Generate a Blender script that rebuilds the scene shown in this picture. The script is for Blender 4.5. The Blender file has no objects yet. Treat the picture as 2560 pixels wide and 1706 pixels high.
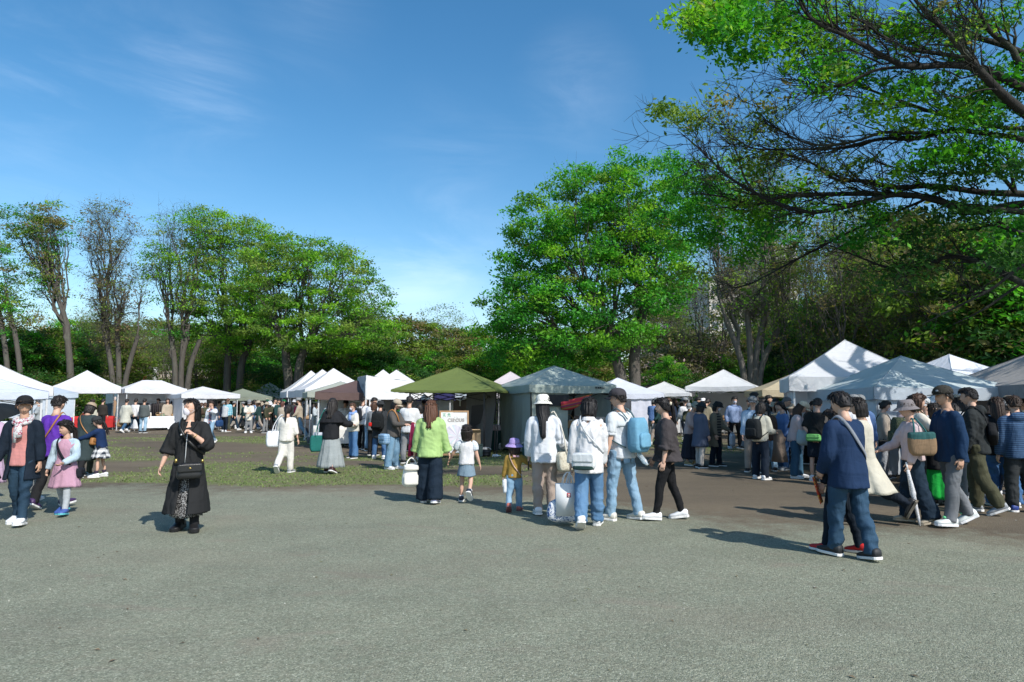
import bpy, math, random
import numpy as np
from mathutils import Vector, Matrix

# ------------------------------------------------------------------ camera, sky, sun, exposure
SC = bpy.context.scene
COL = SC.collection
F, CX, CY, EYE = 1707.0, 1280.0, 853.0, 1.6
TH = math.atan(150.0 / F)
cam_d = bpy.data.cameras.new('camera'); cam = bpy.data.objects.new('camera', cam_d); COL.objects.link(cam)
cam_d.sensor_width = 36.0; cam_d.lens = 36.0 * F / 2560.0
cam_d.clip_start = 0.1; cam_d.clip_end = 3000
cam.location = (0, 0, EYE); cam.rotation_euler = (math.radians(90) + TH, 0, 0)
SC.camera = cam
SC.view_settings.view_transform = 'Standard'; SC.view_settings.look = 'None'
SC.view_settings.gamma = 1.0; SC.view_settings.use_curve_mapping = False
SC.view_settings.exposure = 0.43
SUN_EL = math.radians(42.0)
SUN_H = Vector((0.62, -0.785, 0)).normalized()          # horizontal direction towards the sun
sun_dir = Vector((SUN_H.x * math.cos(SUN_EL), SUN_H.y * math.cos(SUN_EL), math.sin(SUN_EL)))
sd = bpy.data.lights.new('sun', 'SUN'); so = bpy.data.objects.new('sun', sd); COL.objects.link(so)
sd.energy = 3.85; sd.angle = math.radians(0.5); sd.color = (1.0, 0.955, 0.89)
so.rotation_euler = sun_dir.to_track_quat('Z', 'Y').to_euler(); so.location = sun_dir * 60

W = bpy.data.worlds.new('World'); SC.world = W; W.use_nodes = True
nt = W.node_tree; nt.nodes.clear()
def wn(t): return nt.nodes.new(t)
def wl(a, b): nt.links.new(a, b)
sky = wn('ShaderNodeTexSky'); sky.sky_type = 'NISHITA'; sky.sun_disc = False
sky.sun_elevation = SUN_EL; sky.sun_rotation = math.atan2(SUN_H.x, SUN_H.y)
sky.air_density = 1.0; sky.dust_density = 0.8; sky.ozone_density = 1.6; sky.altitude = 50
hsv = wn('ShaderNodeHueSaturation'); hsv.inputs['Saturation'].default_value = 1.32; hsv.inputs['Hue'].default_value = 0.493
hsv.inputs['Value'].default_value = 0.87
wl(sky.outputs[0], hsv.inputs['Color'])
tc = wn('ShaderNodeTexCoord')
# thin cirrus: direction projected on a flat layer high above, stretched noise, faded in a few soft areas
sep = wn('ShaderNodeSeparateXYZ'); wl(tc.outputs['Generated'], sep.inputs[0])
def wm(op, a, b=None, clamp=False):
    n = wn('ShaderNodeMath'); n.operation = op; n.use_clamp = clamp
    for i, v in enumerate((a, b)):
        if v is None: continue
        if isinstance(v, (int, float)): n.inputs[i].default_value = v
        else: wl(v, n.inputs[i])
    return n.outputs[0]
zc = wm('MAXIMUM', sep.outputs['Z'], 0.04)
u = wm('DIVIDE', sep.outputs['X'], zc); v = wm('DIVIDE', sep.outputs['Y'], zc)
comb = wn('ShaderNodeCombineXYZ'); wl(u, comb.inputs[0]); wl(v, comb.inputs[1])
mp = wn('ShaderNodeMapping'); mp.inputs['Rotation'].default_value = (0, 0, math.radians(35)); mp.inputs['Scale'].default_value = (0.75, 1.9, 1)
wl(comb.outputs[0], mp.inputs[0])
n1 = wn('ShaderNodeTexNoise'); n1.inputs['Scale'].default_value = 1.15; n1.inputs['Detail'].default_value = 9; n1.inputs['Roughness'].default_value = 0.56
n1.inputs['Distortion'].default_value = 1.1; wl(mp.outputs[0], n1.inputs['Vector'])
n2 = wn('ShaderNodeTexNoise'); n2.inputs['Scale'].default_value = 0.33; n2.inputs['Detail'].default_value = 2; wl(comb.outputs[0], n2.inputs['Vector'])
cl = wm('MULTIPLY', wm('MULTIPLY', wm('SUBTRACT', n1.outputs[0], 0.50), 3.2, True), wm('MULTIPLY', wm('SUBTRACT', n2.outputs[0], 0.44), 5.0, True), True)
# a pale veil low over the horizon
low = wm('POWER', wm('SUBTRACT', 1.0, wm('MULTIPLY', sep.outputs['Z'], 2.3), True), 3.0)
# the wisps the photograph shows stand in these directions
def _dir(px, py):
    x = (px - CX) / F; z = -(py - CY) / F; v_ = Vector((x, math.cos(TH) - z * math.sin(TH), math.sin(TH) + z * math.cos(TH))); return v_.normalized()
n3 = wn('ShaderNodeTexNoise'); n3.inputs['Scale'].default_value = 3.0; n3.inputs['Detail'].default_value = 10; n3.inputs['Roughness'].default_value = 0.6; n3.inputs['Distortion'].default_value = 0.8
mp3 = wn('ShaderNodeMapping'); mp3.inputs['Rotation'].default_value = (0, math.radians(25), 0); mp3.inputs['Scale'].default_value = (1.1, 1.0, 3.2); wl(tc.outputs['Generated'], mp3.inputs[0]); wl(mp3.outputs[0], n3.inputs['Vector'])
wisp = wm('POWER', wm('MULTIPLY', wm('SUBTRACT', n3.outputs[0], 0.36), 2.6, True), 1.6); spots = None
for px_, py_, rad_, k_ in ((470, 225, .12, .46), (350, 250, .2, .22), (80, 250, .14, .44), (60, 160, .14, .18), (1440, 215, .10, .16), (1120, 420, .14, .12), (1040, 690, .19, .34), (760, 60, .12, .10)):
    vd = wn('ShaderNodeVectorMath'); vd.operation = 'DISTANCE'; wl(tc.outputs['Generated'], vd.inputs[0]); vd.inputs[1].default_value = _dir(px_, py_)
    g = wm('MULTIPLY', wm('POWER', wm('SUBTRACT', 1.0, wm('DIVIDE', vd.outputs['Value'], rad_), True), 1.3), k_); spots = g if spots is None else wm('MAXIMUM', spots, g)
cl = wm('ADD', wm('ADD', wm('MULTIPLY', cl, 0.05), wm('MULTIPLY', wisp, spots)), wm('MULTIPLY', low, 0.13), True)
mixc = wn('ShaderNodeMix'); mixc.data_type = 'RGBA'
wl(cl, mixc.inputs['Factor']); wl(hsv.outputs[0], mixc.inputs['A']); mixc.inputs['B'].default_value = (6.6, 7.4, 8.4, 1)
bg = wn('ShaderNodeBackground'); bg.inputs['Strength'].default_value = 0.15
wl(mixc.outputs['Result'], bg.inputs['Color'])
wo = wn('ShaderNodeOutputWorld'); wl(bg.outputs[0], wo.inputs['Surface'])

# ------------------------------------------------------------------ pixel helpers (photograph is 2560 x 1706)
def ray(px, py):
    dx = (px - CX) / F; dz = -(py - CY) / F
    return dx, math.cos(TH) - dz * math.sin(TH), math.sin(TH) + dz * math.cos(TH)
def ground(px, py):
    x, y, z = ray(px, py); t = -EYE / z
    return x * t, y * t
def pt(px, py, Y):
    x, y, z = ray(px, py); t = Y / y
    return np.array((x * t, Y, EYE + z * t))

# ------------------------------------------------------------------ materials
MATS = {}
class NT:
    def __init__(s, name):
        s.m = bpy.data.materials.new(name); s.m.use_nodes = True; s.t = s.m.node_tree; s.t.nodes.clear()
        s.out = s.n('ShaderNodeOutputMaterial')
    def n(s, t, **kw):
        x = s.t.nodes.new(t)
        for k, v in kw.items(): setattr(x, k, v)
        return x
    def l(s, a, b): s.t.links.new(a, b)
    def math(s, op, a, b=None, clamp=False):
        n = s.n('ShaderNodeMath', operation=op, use_clamp=clamp)
        for i, v in enumerate((a, b)):
            if v is None: continue
            if isinstance(v, (int, float)): n.inputs[i].default_value = v
            else: s.l(v, n.inputs[i])
        return n.outputs[0]
    def mix(s, fac, a, b, mode='MIX'):
        n = s.n('ShaderNodeMix', data_type='RGBA', blend_type=mode)
        for key, v in (('Factor', fac), ('A', a), ('B', b)):
            if isinstance(v, (int, float)): n.inputs[key].default_value = v
            elif isinstance(v, tuple): n.inputs[key].default_value = v if len(v) == 4 else v + (1,)
            else: s.l(v, n.inputs[key])
        return n.outputs['Result']
    def noise(s, vec, scale, detail=3, rough=0.55, dist=0):
        n = s.n('ShaderNodeTexNoise'); n.inputs['Scale'].default_value = scale; n.inputs['Detail'].default_value = detail
        n.inputs['Roughness'].default_value = rough; n.inputs['Distortion'].default_value = dist
        if vec is not None: s.l(vec, n.inputs['Vector'])
        return n.outputs['Fac']
    def coord(s, kind='Object'): return s.n('ShaderNodeTexCoord').outputs[kind]
    def scaled(s, vec, sc, rot=(0, 0, 0)):
        n = s.n('ShaderNodeMapping'); n.inputs['Scale'].default_value = sc; n.inputs['Rotation'].default_value = rot; s.l(vec, n.inputs[0]); return n.outputs[0]
    def ramp(s, fac, stops, interp='LINEAR'):
        n = s.n('ShaderNodeValToRGB'); r = n.color_ramp; r.interpolation = interp
        while len(r.elements) < len(stops): r.elements.new(0.5)
        for e, (p, c) in zip(r.elements, stops):
            e.position = p; e.color = c if len(c) == 4 else tuple(c) + (1,)
        s.l(fac, n.inputs[0]); return n.outputs[0]
    def bump(s, h, strength=0.3, dist=0.01):
        n = s.n('ShaderNodeBump'); n.inputs['Strength'].default_value = strength; n.inputs['Distance'].default_value = dist; s.l(h, n.inputs['Height']); return n.outputs[0]
    def bsdf(s, col, rough=0.8, spec=0.3, normal=None, **kw):
        b = s.n('ShaderNodeBsdfPrincipled')
        for key, v in (('Base Color', col), ('Roughness', rough), ('Specular IOR Level', spec)):
            if isinstance(v, (int, float)): b.inputs[key].default_value = v
            elif isinstance(v, tuple): b.inputs[key].default_value = v if len(v) == 4 else v + (1,)
            else: s.l(v, b.inputs[key])
        for k, v in kw.items(): b.inputs[k].default_value = v
        if normal is not None: s.l(normal, b.inputs['Normal'])
        return b.outputs[0]
    def done(s, sh): s.l(sh, s.out.inputs[0]); return s.m

def srgb(r, g, b):
    f = lambda c: (c / 255 / 12.92) if c <= 10 else ((c / 255 + 0.055) / 1.055) ** 2.4
    return (f(r), f(g), f(b))
def mul(c, k): return tuple(min(0.9, x * k) for x in c[:3])

def fab(name, c, c2=None, kind='plain', scale=1.0, rough=0.85):
    """woven cloth: plain / stripes / plaid / speckle / denim / pattern"""
    key = ('fab', name, c, c2, kind, scale)
    if key in MATS: return MATS[key]
    n = NT(name); o = n.coord()
    big = n.noise(o, 5.0, 3); fine = n.noise(o, 260, 2)
    base = c
    if kind == 'stripes':
        sp = n.n('ShaderNodeSeparateXYZ'); n.l(o, sp.inputs[0])
        w = n.math('SINE', n.math('MULTIPLY', sp.outputs[2], 6.283 * 28 * scale))
        base = n.mix(n.math('GREATER_THAN', w, 0.15), c, c2)
    elif kind == 'plaid':
        sp = n.n('ShaderNodeSeparateXYZ'); n.l(o, sp.inputs[0])
        ang = n.math('ARCTAN2', sp.outputs[0], sp.outputs[1])
        a = n.math('GREATER_THAN', n.math('SINE', n.math('MULTIPLY', sp.outputs[2], 6.283 * 13 * scale)), 0.0)
        b = n.math('GREATER_THAN', n.math('SINE', n.math('MULTIPLY', n.math('ADD', sp.outputs[0], n.math('MULTIPLY', sp.outputs[1], 0.8)), 6.283 * 13 * scale)), 0.0)
        base = n.mix(n.math('MULTIPLY', n.math('ADD', a, b), 0.5), c, c2)
    elif kind == 'speckle':
        base = n.mix(n.math('GREATER_THAN', n.noise(o, 90 * scale, 2), 0.53), c, c2)
    elif kind == 'pattern':
        base = n.mix(n.math('GREATER_THAN', n.noise(o, 14 * scale, 2, 0.5, 1.5), 0.56), c, c2)
    elif kind == 'denim':
        base = n.mix(n.ramp(n.noise(n.scaled(o, (1, 1, .5)), 7, 4), [(0.3, (0, 0, 0)), (0.85, (1, 1, 1))]), c, c2 or mul(c, 1.6))
    elif kind == 'heather':
        base = n.mix(n.math('MULTIPLY', fine, 0.7), c, c2 or mul(c, 1.7))
    var = n.ramp(big, [(0.25, (0.84, 0.84, 0.84)), (0.75, (1.08, 1.08, 1.08))])
    col = n.mix(1.0, base, var, 'MULTIPLY')
    fold = n.noise(n.scaled(o, (9, 9, 2.6)), 1.0, 2, 0.5, 1.0); crease = n.noise(n.scaled(o, (4, 4, 9)), 1.0, 2, 0.5, 1.2)
    h = n.math('ADD', n.math('ADD', n.math('MULTIPLY', fold, 0.9), n.math('MULTIPLY', crease, 0.4)), n.math('MULTIPLY', fine, 0.06))
    b = n.bsdf(col, rough, 0.2, n.bump(h, 0.65, 0.035))
    MATS[key] = n.done(b); return MATS[key]

def plain(name, c, rough=0.5, spec=0.4, metal=0.0, bump=0.0, bscale=80, var=0.1):
    key = ('plain', name, c, rough, metal)
    if key in MATS: return MATS[key]
    n = NT(name); o = n.coord()
    nz = n.noise(o, 7, 4)
    col = n.mix(1.0, c, n.ramp(nz, [(0.25, (1 - var,) * 3), (0.75, (1 + var,) * 3)]), 'MULTIPLY')
    nb = n.bump(n.noise(o, bscale, 3), bump, 0.01) if bump else None
    MATS[key] = n.done(n.bsdf(col, rough, spec, nb, Metallic=metal)); return MATS[key]

def canopy_mat(name, c, trans=0.22, rough=0.7):
    """thin coated tent cloth that lets some light through"""
    key = ('can', name, c)
    if key in MATS: return MATS[key]
    n = NT(name); o = n.coord()
    var = n.ramp(n.noise(o, 1.3, 4), [(0.3, (0.92, 0.92, 0.92)), (0.7, (1.03, 1.03, 1.03))])
    col = n.mix(1.0, c, var, 'MULTIPLY')
    wr = n.math('ADD', n.noise(n.scaled(o, (1.2, 5, 1.2)), 1.6, 3, 0.5, 1.0), n.math('MULTIPLY', n.noise(o, 9, 2), 0.25))
    nb = n.bump(wr, 0.5, 0.06)
    p = n.bsdf(col, rough, 0.25, nb)
    t = n.n('ShaderNodeBsdfTranslucent'); n.l(col, t.inputs[0]); n.l(nb, t.inputs['Normal'])
    mx = n.n('ShaderNodeMixShader'); mx.inputs[0].default_value = trans; n.l(p, mx.inputs[1]); n.l(t.outputs[0], mx.inputs[2])
    MATS[key] = n.done(mx.outputs[0]); return MATS[key]

def skin_mat(name='skin', c=(0.56, 0.36, 0.265)):
    key = ('skin', c)
    if key in MATS: return MATS[key]
    n = NT(name); o = n.coord()
    col = n.mix(n.noise(o, 24, 3), mul(c, 0.92), mul((c[0] * 1.04, c[1] * 0.97, c[2] * 0.95), 1.08))
    MATS[key] = n.done(n.bsdf(col, 0.5, 0.35, n.bump(n.noise(o, 160, 2), 0.1, 0.004))); return MATS[key]

def hair_mat(name, c):
    key = ('hair', c)
    if key in MATS: return MATS[key]
    n = NT(name); o = n.coord()
    st = n.noise(n.scaled(o, (150, 150, 9)), 1.0, 3, 0.6)
    col = n.mix(st, mul(c, 0.55), mul(c, 1.5))
    MATS[key] = n.done(n.bsdf(col, 0.48, 0.28, n.bump(st, 0.5, 0.01))); return MATS[key]

# ------------------------------------------------------------------ mesh helpers
class MB:
    """collects pieces and links them as ONE mesh object"""
    def __init__(s): s.v = []; s.f = []; s.mi = []; s.n = 0
    def add(s, verts, faces, mi=0):
        verts = np.asarray(verts, float)
        s.v.append(verts); o = s.n
        for f in faces: s.f.append(tuple(int(i) + o for i in f)); s.mi.append(mi)
        s.n += len(verts)
    def merge(s, other, mi=None):
        if not other.v: return
        o = s.n; s.v += other.v
        s.f += [tuple(i + o for i in f) for f in other.f]
        s.mi += [mi] * len(other.f) if mi is not None else other.mi
        s.n += other.n
    def verts(s): return np.concatenate(s.v) if s.v else np.zeros((0, 3))
    def xf(s, fn): s.v = [fn(a) for a in s.v]; return s
    def loft(s, rings, mi=0, cap0=True, cap1=True, closed=True):
        rings = [np.asarray(r, float) for r in rings]; n = len(rings[0]); k = len(rings)
        faces = []
        m = n if closed else n - 1
        for i in range(k - 1):
            for j in range(m):
                a = i * n + j; b = i * n + (j + 1) % n
                faces.append((a, b, b + n, a + n))
        V = np.concatenate(rings)
        if cap0: faces.append(tuple(range(n - 1, -1, -1)))
        if cap1: faces.append(tuple(range((k - 1) * n, k * n)))
        s.add(V, faces, mi)
    def tube(s, pts, rad, n=8, mi=0, flat=1.0, ref=None):
        """round tube along pts with radius per point; flat squashes it across REF"""
        pts = np.asarray(pts, float); k = len(pts)
        rad = np.broadcast_to(np.asarray(rad, float), (k,))
        tg = np.gradient(pts, axis=0); tg /= np.linalg.norm(tg, axis=1)[:, None] + 1e-9
        up = np.array(ref if ref is not None else ((0, 0, 1) if abs(tg[0][2]) < 0.9 else (0, 1, 0)), float)
        rings = []; a = np.linspace(0, 2 * np.pi, n, endpoint=False)
        for i in range(k):
            t = tg[i]; u = up - t * (up @ t)
            if np.linalg.norm(u) < 1e-6: u = np.array((1, 0, 0.0)) - t * t[0]
            u /= np.linalg.norm(u); w = np.cross(t, u); up = u
            rings.append(pts[i] + rad[i] * (np.cos(a)[:, None] * w + np.sin(a)[:, None] * u * flat))
        s.loft(rings, mi)
    def box(s, c, size, mi=0, rot=None, taper=1.0):
        x, y, z = np.array(size) / 2
        V = np.array([(-x, -y, -z), (x, -y, -z), (x, y, -z), (-x, y, -z), (-x * taper, -y * taper, z), (x * taper, -y * taper, z), (x * taper, y * taper, z), (-x * taper, y * taper, z)])
        if rot is not None: V = V @ np.array(rot).T
        s.add(V + np.array(c), [(0, 3, 2, 1), (4, 5, 6, 7), (0, 1, 5, 4), (1, 2, 6, 5), (2, 3, 7, 6), (3, 0, 4, 7)], mi)
    def bar(s, a, b, w, mi=0, n=4): s.tube([a, b], [w, w], n, mi)
    def ellipsoid(s, c, r, mi=0, n=12, k=8, rot=None):
        rings = []
        a = np.linspace(0, 2 * np.pi, n, endpoint=False)
        for i in range(k + 1):
            p = np.pi * (0.02 + 0.96 * i / k)
            ring = np.stack([np.sin(p) * np.cos(a) * r[0], np.sin(p) * np.sin(a) * r[1], np.full(n, -np.cos(p) * r[2])], 1)
            if rot is not None: ring = ring @ np.array(rot).T
            rings.append(ring + np.array(c))
        s.loft(rings, mi)
    def rbox(s, c, size, mi=0, rot=None, bev=0.25, taper=1.0, bulge=0.0, n=16, k=7, e=0.45):
        """rounded box (superellipse section, rounded ends) for bags and cushions"""
        x, y, z = np.array(size) / 2; rings = []
        a = np.linspace(0, 2 * np.pi, n, endpoint=False)
        ca, sa = np.cos(a), np.sin(a)
        sx = np.sign(ca) * np.abs(ca) ** e; sy = np.sign(sa) * np.abs(sa) ** e
        for i in range(k + 1):
            t = i / k; w = 1 - (1 - taper) * t + bulge * math.sin(math.pi * t)
            q = min(t, 1 - t) * 2; sc = 1 - bev * (1 - min(1, q * 2.6)) ** 2
            rings.append(np.stack([sx * x * w * sc, sy * y * w * sc, np.full(n, -z + 2 * z * t)], 1))
        V = [r if rot is None else r @ np.array(rot).T for r in rings]
        s.loft([r + np.array(c) for r in V], mi)
    def mesh(s, name, smooth=True):
        me = bpy.data.meshes.new(name)
        me.from_pydata(s.verts().tolist(), [], s.f)
        me.polygons.foreach_set('material_index', np.array(s.mi, dtype=np.int32))
        me.polygons.foreach_set('use_smooth', np.full(len(s.f), smooth))
        me.update(); return me

def link(name, me, mats, parent=None):
    o = bpy.data.objects.new(name, me); COL.objects.link(o)
    for m in (mats if isinstance(mats, (list, tuple)) else [mats]): me.materials.append(m)
    if parent is not None: o.parent = parent
    return o
def part(name, mb, mats, parent=None, smooth=True, label=None):
    o = link(name, mb.mesh(name, smooth), mats, parent)
    if label: o['label'] = label
    return o
def np_mesh(name, V, Fq, smooth=True):
    """big mesh from arrays: V (n,3), Fq (m,k)"""
    me = bpy.data.meshes.new(name); m, k = Fq.shape
    me.vertices.add(len(V)); me.vertices.foreach_set('co', np.ascontiguousarray(V, dtype=np.float32).ravel())
    me.loops.add(m * k); me.loops.foreach_set('vertex_index', np.ascontiguousarray(Fq, dtype=np.int32).ravel())
    me.polygons.add(m); me.polygons.foreach_set('loop_start', np.arange(0, m * k, k, dtype=np.int32))
    me.polygons.foreach_set('loop_total', np.full(m, k, dtype=np.int32))
    me.polygons.foreach_set('use_smooth', np.full(m, smooth))
    me.update(calc_edges=True); return me
def thing(name, label, cat, loc=(0, 0, 0), rotz=0.0, group=None):
    o = bpy.data.objects.new(name, None); COL.objects.link(o); o.empty_display_size = 0.2
    o.location = loc; o.rotation_euler = (0, 0, rotz); o['label'] = label; o['category'] = cat
    if group: o['group'] = group
    return o
def tag(o, label, cat, group=None, kind=None):
    o['label'] = label; o['category'] = cat
    if group: o['group'] = group
    if kind: o['kind'] = kind
    return o
def catmull(P, n):
    P = np.asarray(P, float); k = len(P)
    Q = np.concatenate([[2 * P[0] - P[1]], P, [2 * P[-1] - P[-2]]])
    t = np.linspace(0, k - 1 - 1e-6, n); i = t.astype(int); f = (t - i)[:, None]
    a, b, c, d = Q[i], Q[i + 1], Q[i + 2], Q[i + 3]
    return 0.5 * (2 * b + (c - a) * f + (2 * a - 5 * b + 4 * c - d) * f ** 2 + (3 * b - 3 * c + d - a) * f ** 3)
def rz(a): c, s = math.cos(a), math.sin(a); return np.array(((c, -s, 0), (s, c, 0), (0, 0, 1)))
def rx(a): c, s = math.cos(a), math.sin(a); return np.array(((1, 0, 0), (0, c, -s), (0, s, c)))
def ry(a): c, s = math.cos(a), math.sin(a); return np.array(((c, 0, s), (0, 1, 0), (-s, 0, c)))
# ------------------------------------------------------------------ ground
rng = np.random.default_rng(11)
def vnoise(x, y, seed, n=64):
    g = np.random.default_rng(seed).random((n, n)); xi = np.floor(x).astype(int); yi = np.floor(y).astype(int)
    fx = x - xi; fy = y - yi; fx = fx * fx * (3 - 2 * fx); fy = fy * fy * (3 - 2 * fy)
    a = g[xi % n, yi % n]; b = g[(xi + 1) % n, yi % n]; c = g[xi % n, (yi + 1) % n]; d = g[(xi + 1) % n, (yi + 1) % n]
    return (a * (1 - fx) + b * fx) * (1 - fy) + (c * (1 - fx) + d * fx) * fy
def fbm(x, y, seed, o=4):
    s = 0; a = 0.5
    for i in range(o): s = s + a * vnoise(x * 2 ** i + 7.3 * i, y * 2 ** i + 3.1 * i, seed + i); a *= 0.5
    return s / (1 - 0.5 ** o)
def sstep(a, b, x): t = np.clip((x - a) / (b - a), 0, 1); return t * t * (3 - 2 * t)
def gravel_mask(X, Y):
    b = np.interp(X, [-40, -12, -4, 0, 1.5, 3.2, 6, 40], [13.6, 13.3, 12.6, 11.9, 10.6, 8.7, 8.3, 8.6])
    d = Y - b + (fbm(X * 0.5, Y * 0.5, 5) - 0.5) * 2.4
    return 1 - sstep(-1.9, 1.5, d)
def grass_mask(X, Y):
    reg = sstep(12.2, 13.6, Y + (fbm(X * .3, Y * .3, 21) - .5) * 2) * (1 - sstep(44, 52, Y))
    side = 1 - sstep(0.6, 2.2, X - (Y - 14) * 0.13)
    side = np.maximum(side, 0.75 * sstep(19, 24, Y) * (1 - sstep(6.5, 9.5, X)))
    p = fbm(X * 0.16 + 3, Y * 0.42 + 1, 31, 4)
    near = np.exp(-((Y - 14.2) / 1.5) ** 2) * sstep(-7, -4.5, X) * (1 - sstep(-0.5, 1.5, X))
    far = np.exp(-((Y - 26) / 4.5) ** 2) * 0.9
    v = p * 1.15 + near * 0.42 + far * 0.22
    return reg * side * sstep(0.50, 0.86, v)
def axis(lo, hi, st, out):
    a = list(np.arange(lo, hi + 1e-6, st)); e = []; d = st; x = hi
    while x < out: d *= 1.6; x += d; e.append(x)
    f = []; d = st; x = lo
    while x > -out: d *= 1.6; x -= d; f.append(x)
    return np.array(f[::-1] + a + e)
gx = axis(-26, 26, 0.36, 900); gy = axis(2, 50, 0.32, 900)
GX, GY = np.meshgrid(gx, gy); nx, ny = len(gx), len(gy)
idx = np.arange(nx * ny).reshape(ny, nx)
Fq = np.stack([idx[:-1, :-1], idx[:-1, 1:], idx[1:, 1:], idx[1:, :-1]], -1).reshape(-1, 4)
gme = np_mesh('ground', np.stack([GX.ravel(), GY.ravel(), np.zeros(nx * ny)], 1), Fq)
for nm, fn in (('gravel', gravel_mask), ('turf', grass_mask)):
    at = gme.attributes.new(nm, 'FLOAT', 'POINT'); at.data.foreach_set('value', fn(GX.ravel(), GY.ravel()).astype(np.float32))
def ground_material():
    n = NT('park_ground'); o = n.coord()
    ag = n.n('ShaderNodeAttribute', attribute_name='gravel').outputs['Fac']; at = n.n('ShaderNodeAttribute', attribute_name='turf').outputs['Fac']
    f1 = n.noise(o, 1.6, 5); f2 = n.noise(o, 9, 5, 0.65); f3 = n.noise(o, 70, 3, 0.7); f4 = n.noise(n.scaled(o, (0.35, 1, 1)), 0.55, 4)
    vo = n.n('ShaderNodeTexVoronoi'); vo.inputs['Scale'].default_value = 110; n.l(o, vo.inputs['Vector'])
    vo2 = n.n('ShaderNodeTexVoronoi'); vo2.inputs['Scale'].default_value = 50; n.l(o, vo2.inputs['Vector'])
    peb = n.n('ShaderNodeSeparateColor'); n.l(vo.outputs['Color'], peb.inputs[0])
    grav = n.ramp(peb.outputs[0], [(0.0, (0.132, 0.142, 0.105)), (0.3, (0.186, 0.200, 0.150)), (0.72, (0.232, 0.246, 0.186)), (1.0, (0.36, 0.37, 0.295))])
    grav = n.mix(n.math('MULTIPLY', n.ramp(f2, [(0.45, (0, 0, 0)), (0.7, (1, 1, 1))]), 0.45), grav, (0.205, 0.192, 0.145))
    grav = n.mix(1.0, grav, n.ramp(n.noise(o, 22, 4, 0.75), [(0.3, (0.80, 0.80, 0.80)), (0.7, (1.18, 1.18, 1.17))]), 'MULTIPLY')
    grav = n.mix(1.0, grav, n.ramp(f1, [(0.25, (0.9, 0.9, 0.9)), (0.75, (1.12, 1.12, 1.12))]), 'MULTIPLY')
    f5 = n.noise(n.scaled(o, (0.5, 1.0, 1)), 0.42, 4, 0.6, 0.8); grav = n.mix(1.0, grav, n.ramp(f5, [(0.3, (0.95, 0.96, 0.95)), (0.7, (1.10, 1.09, 1.06))]), 'MULTIPLY')
    f6 = n.noise(n.scaled(o, (0.7, 1.6, 1)), 1.3, 3, 0.5, 0.5); grav = n.mix(n.ramp(f6, [(0.60, (0, 0, 0)), (0.70, (0.38, 0.38, 0.38))]), grav, (0.235, 0.195, 0.155))
    tr = n.math('SINE', n.math('ADD', n.math('MULTIPLY', n.noise(n.scaled(o, (0.06, 0.25, 1)), 1.0, 2), 60), 0)); grav = n.mix(n.math('MULTIPLY', n.ramp(tr, [(0.75, (0, 0, 0)), (1, (1, 1, 1))]), 0.10), grav, (0.16, 0.165, 0.135))
    grav = n.mix(n.math('MULTIPLY', n.ramp(f4, [(0.5, (0, 0, 0)), (0.62, (1, 1, 1))]), 0.22), grav, (0.225, 0.19, 0.145))
    dirt = n.mix(f2, (0.098, 0.080, 0.056), (0.185, 0.152, 0.106))
    dirt = n.mix(n.math('MULTIPLY', f3, 0.5), dirt, (0.15, 0.13, 0.105))
    dirt = n.mix(1.0, dirt, n.ramp(f4, [(0.3, (0.72, 0.72, 0.74)), (0.7, (1.2, 1.18, 1.15))]), 'MULTIPLY')
    turf = n.mix(f3, (0.095, 0.14, 0.042), (0.19, 0.23, 0.085))
    turf = n.mix(n.ramp(n.noise(o, 2.2, 6, 0.7), [(0.38, (0, 0, 0)), (0.62, (0.85, 0.85, 0.85))]), turf, (0.165, 0.145, 0.085))
    def edge(a, w):
        return n.ramp(n.math('ADD', a, n.math('MULTIPLY', n.math('SUBTRACT', f2, 0.5), w)), [(0.36, (0, 0, 0)), (0.64, (1, 1, 1))])
    c = n.mix(n.math('MULTIPLY', n.ramp(n.math('ADD', at, n.math('MULTIPLY', n.math('SUBTRACT', n.noise(n.scaled(o, (0.6, 1.2, 1)), 3.0, 6, 0.7), 0.5), 1.6)), [(0.2, (0, 0, 0)), (0.75, (1, 1, 1))]), 0.9), dirt, turf)
    c = n.mix(n.ramp(n.math('ADD', ag, n.math('MULTIPLY', n.math('SUBTRACT', n.noise(o, 3.5, 6, 0.7), 0.5), 1.3)), [(0.2, (0, 0, 0)), (0.8, (1, 1, 1))]), c, grav)
    h = n.math('ADD', n.math('MULTIPLY', vo.outputs['Distance'], -0.5), n.math('ADD', n.math('MULTIPLY', vo2.outputs['Distance'], -0.4), n.math('MULTIPLY', f2, 0.8)))
    return n.done(n.bsdf(c, 0.92, 0.15, n.bump(h, 0.7, 0.016)))
gr = link('ground', gme, ground_material()); gr['kind'] = 'structure'; gr['label'] = 'grey gravel yard running into brown trodden earth and thin grass'

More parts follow.
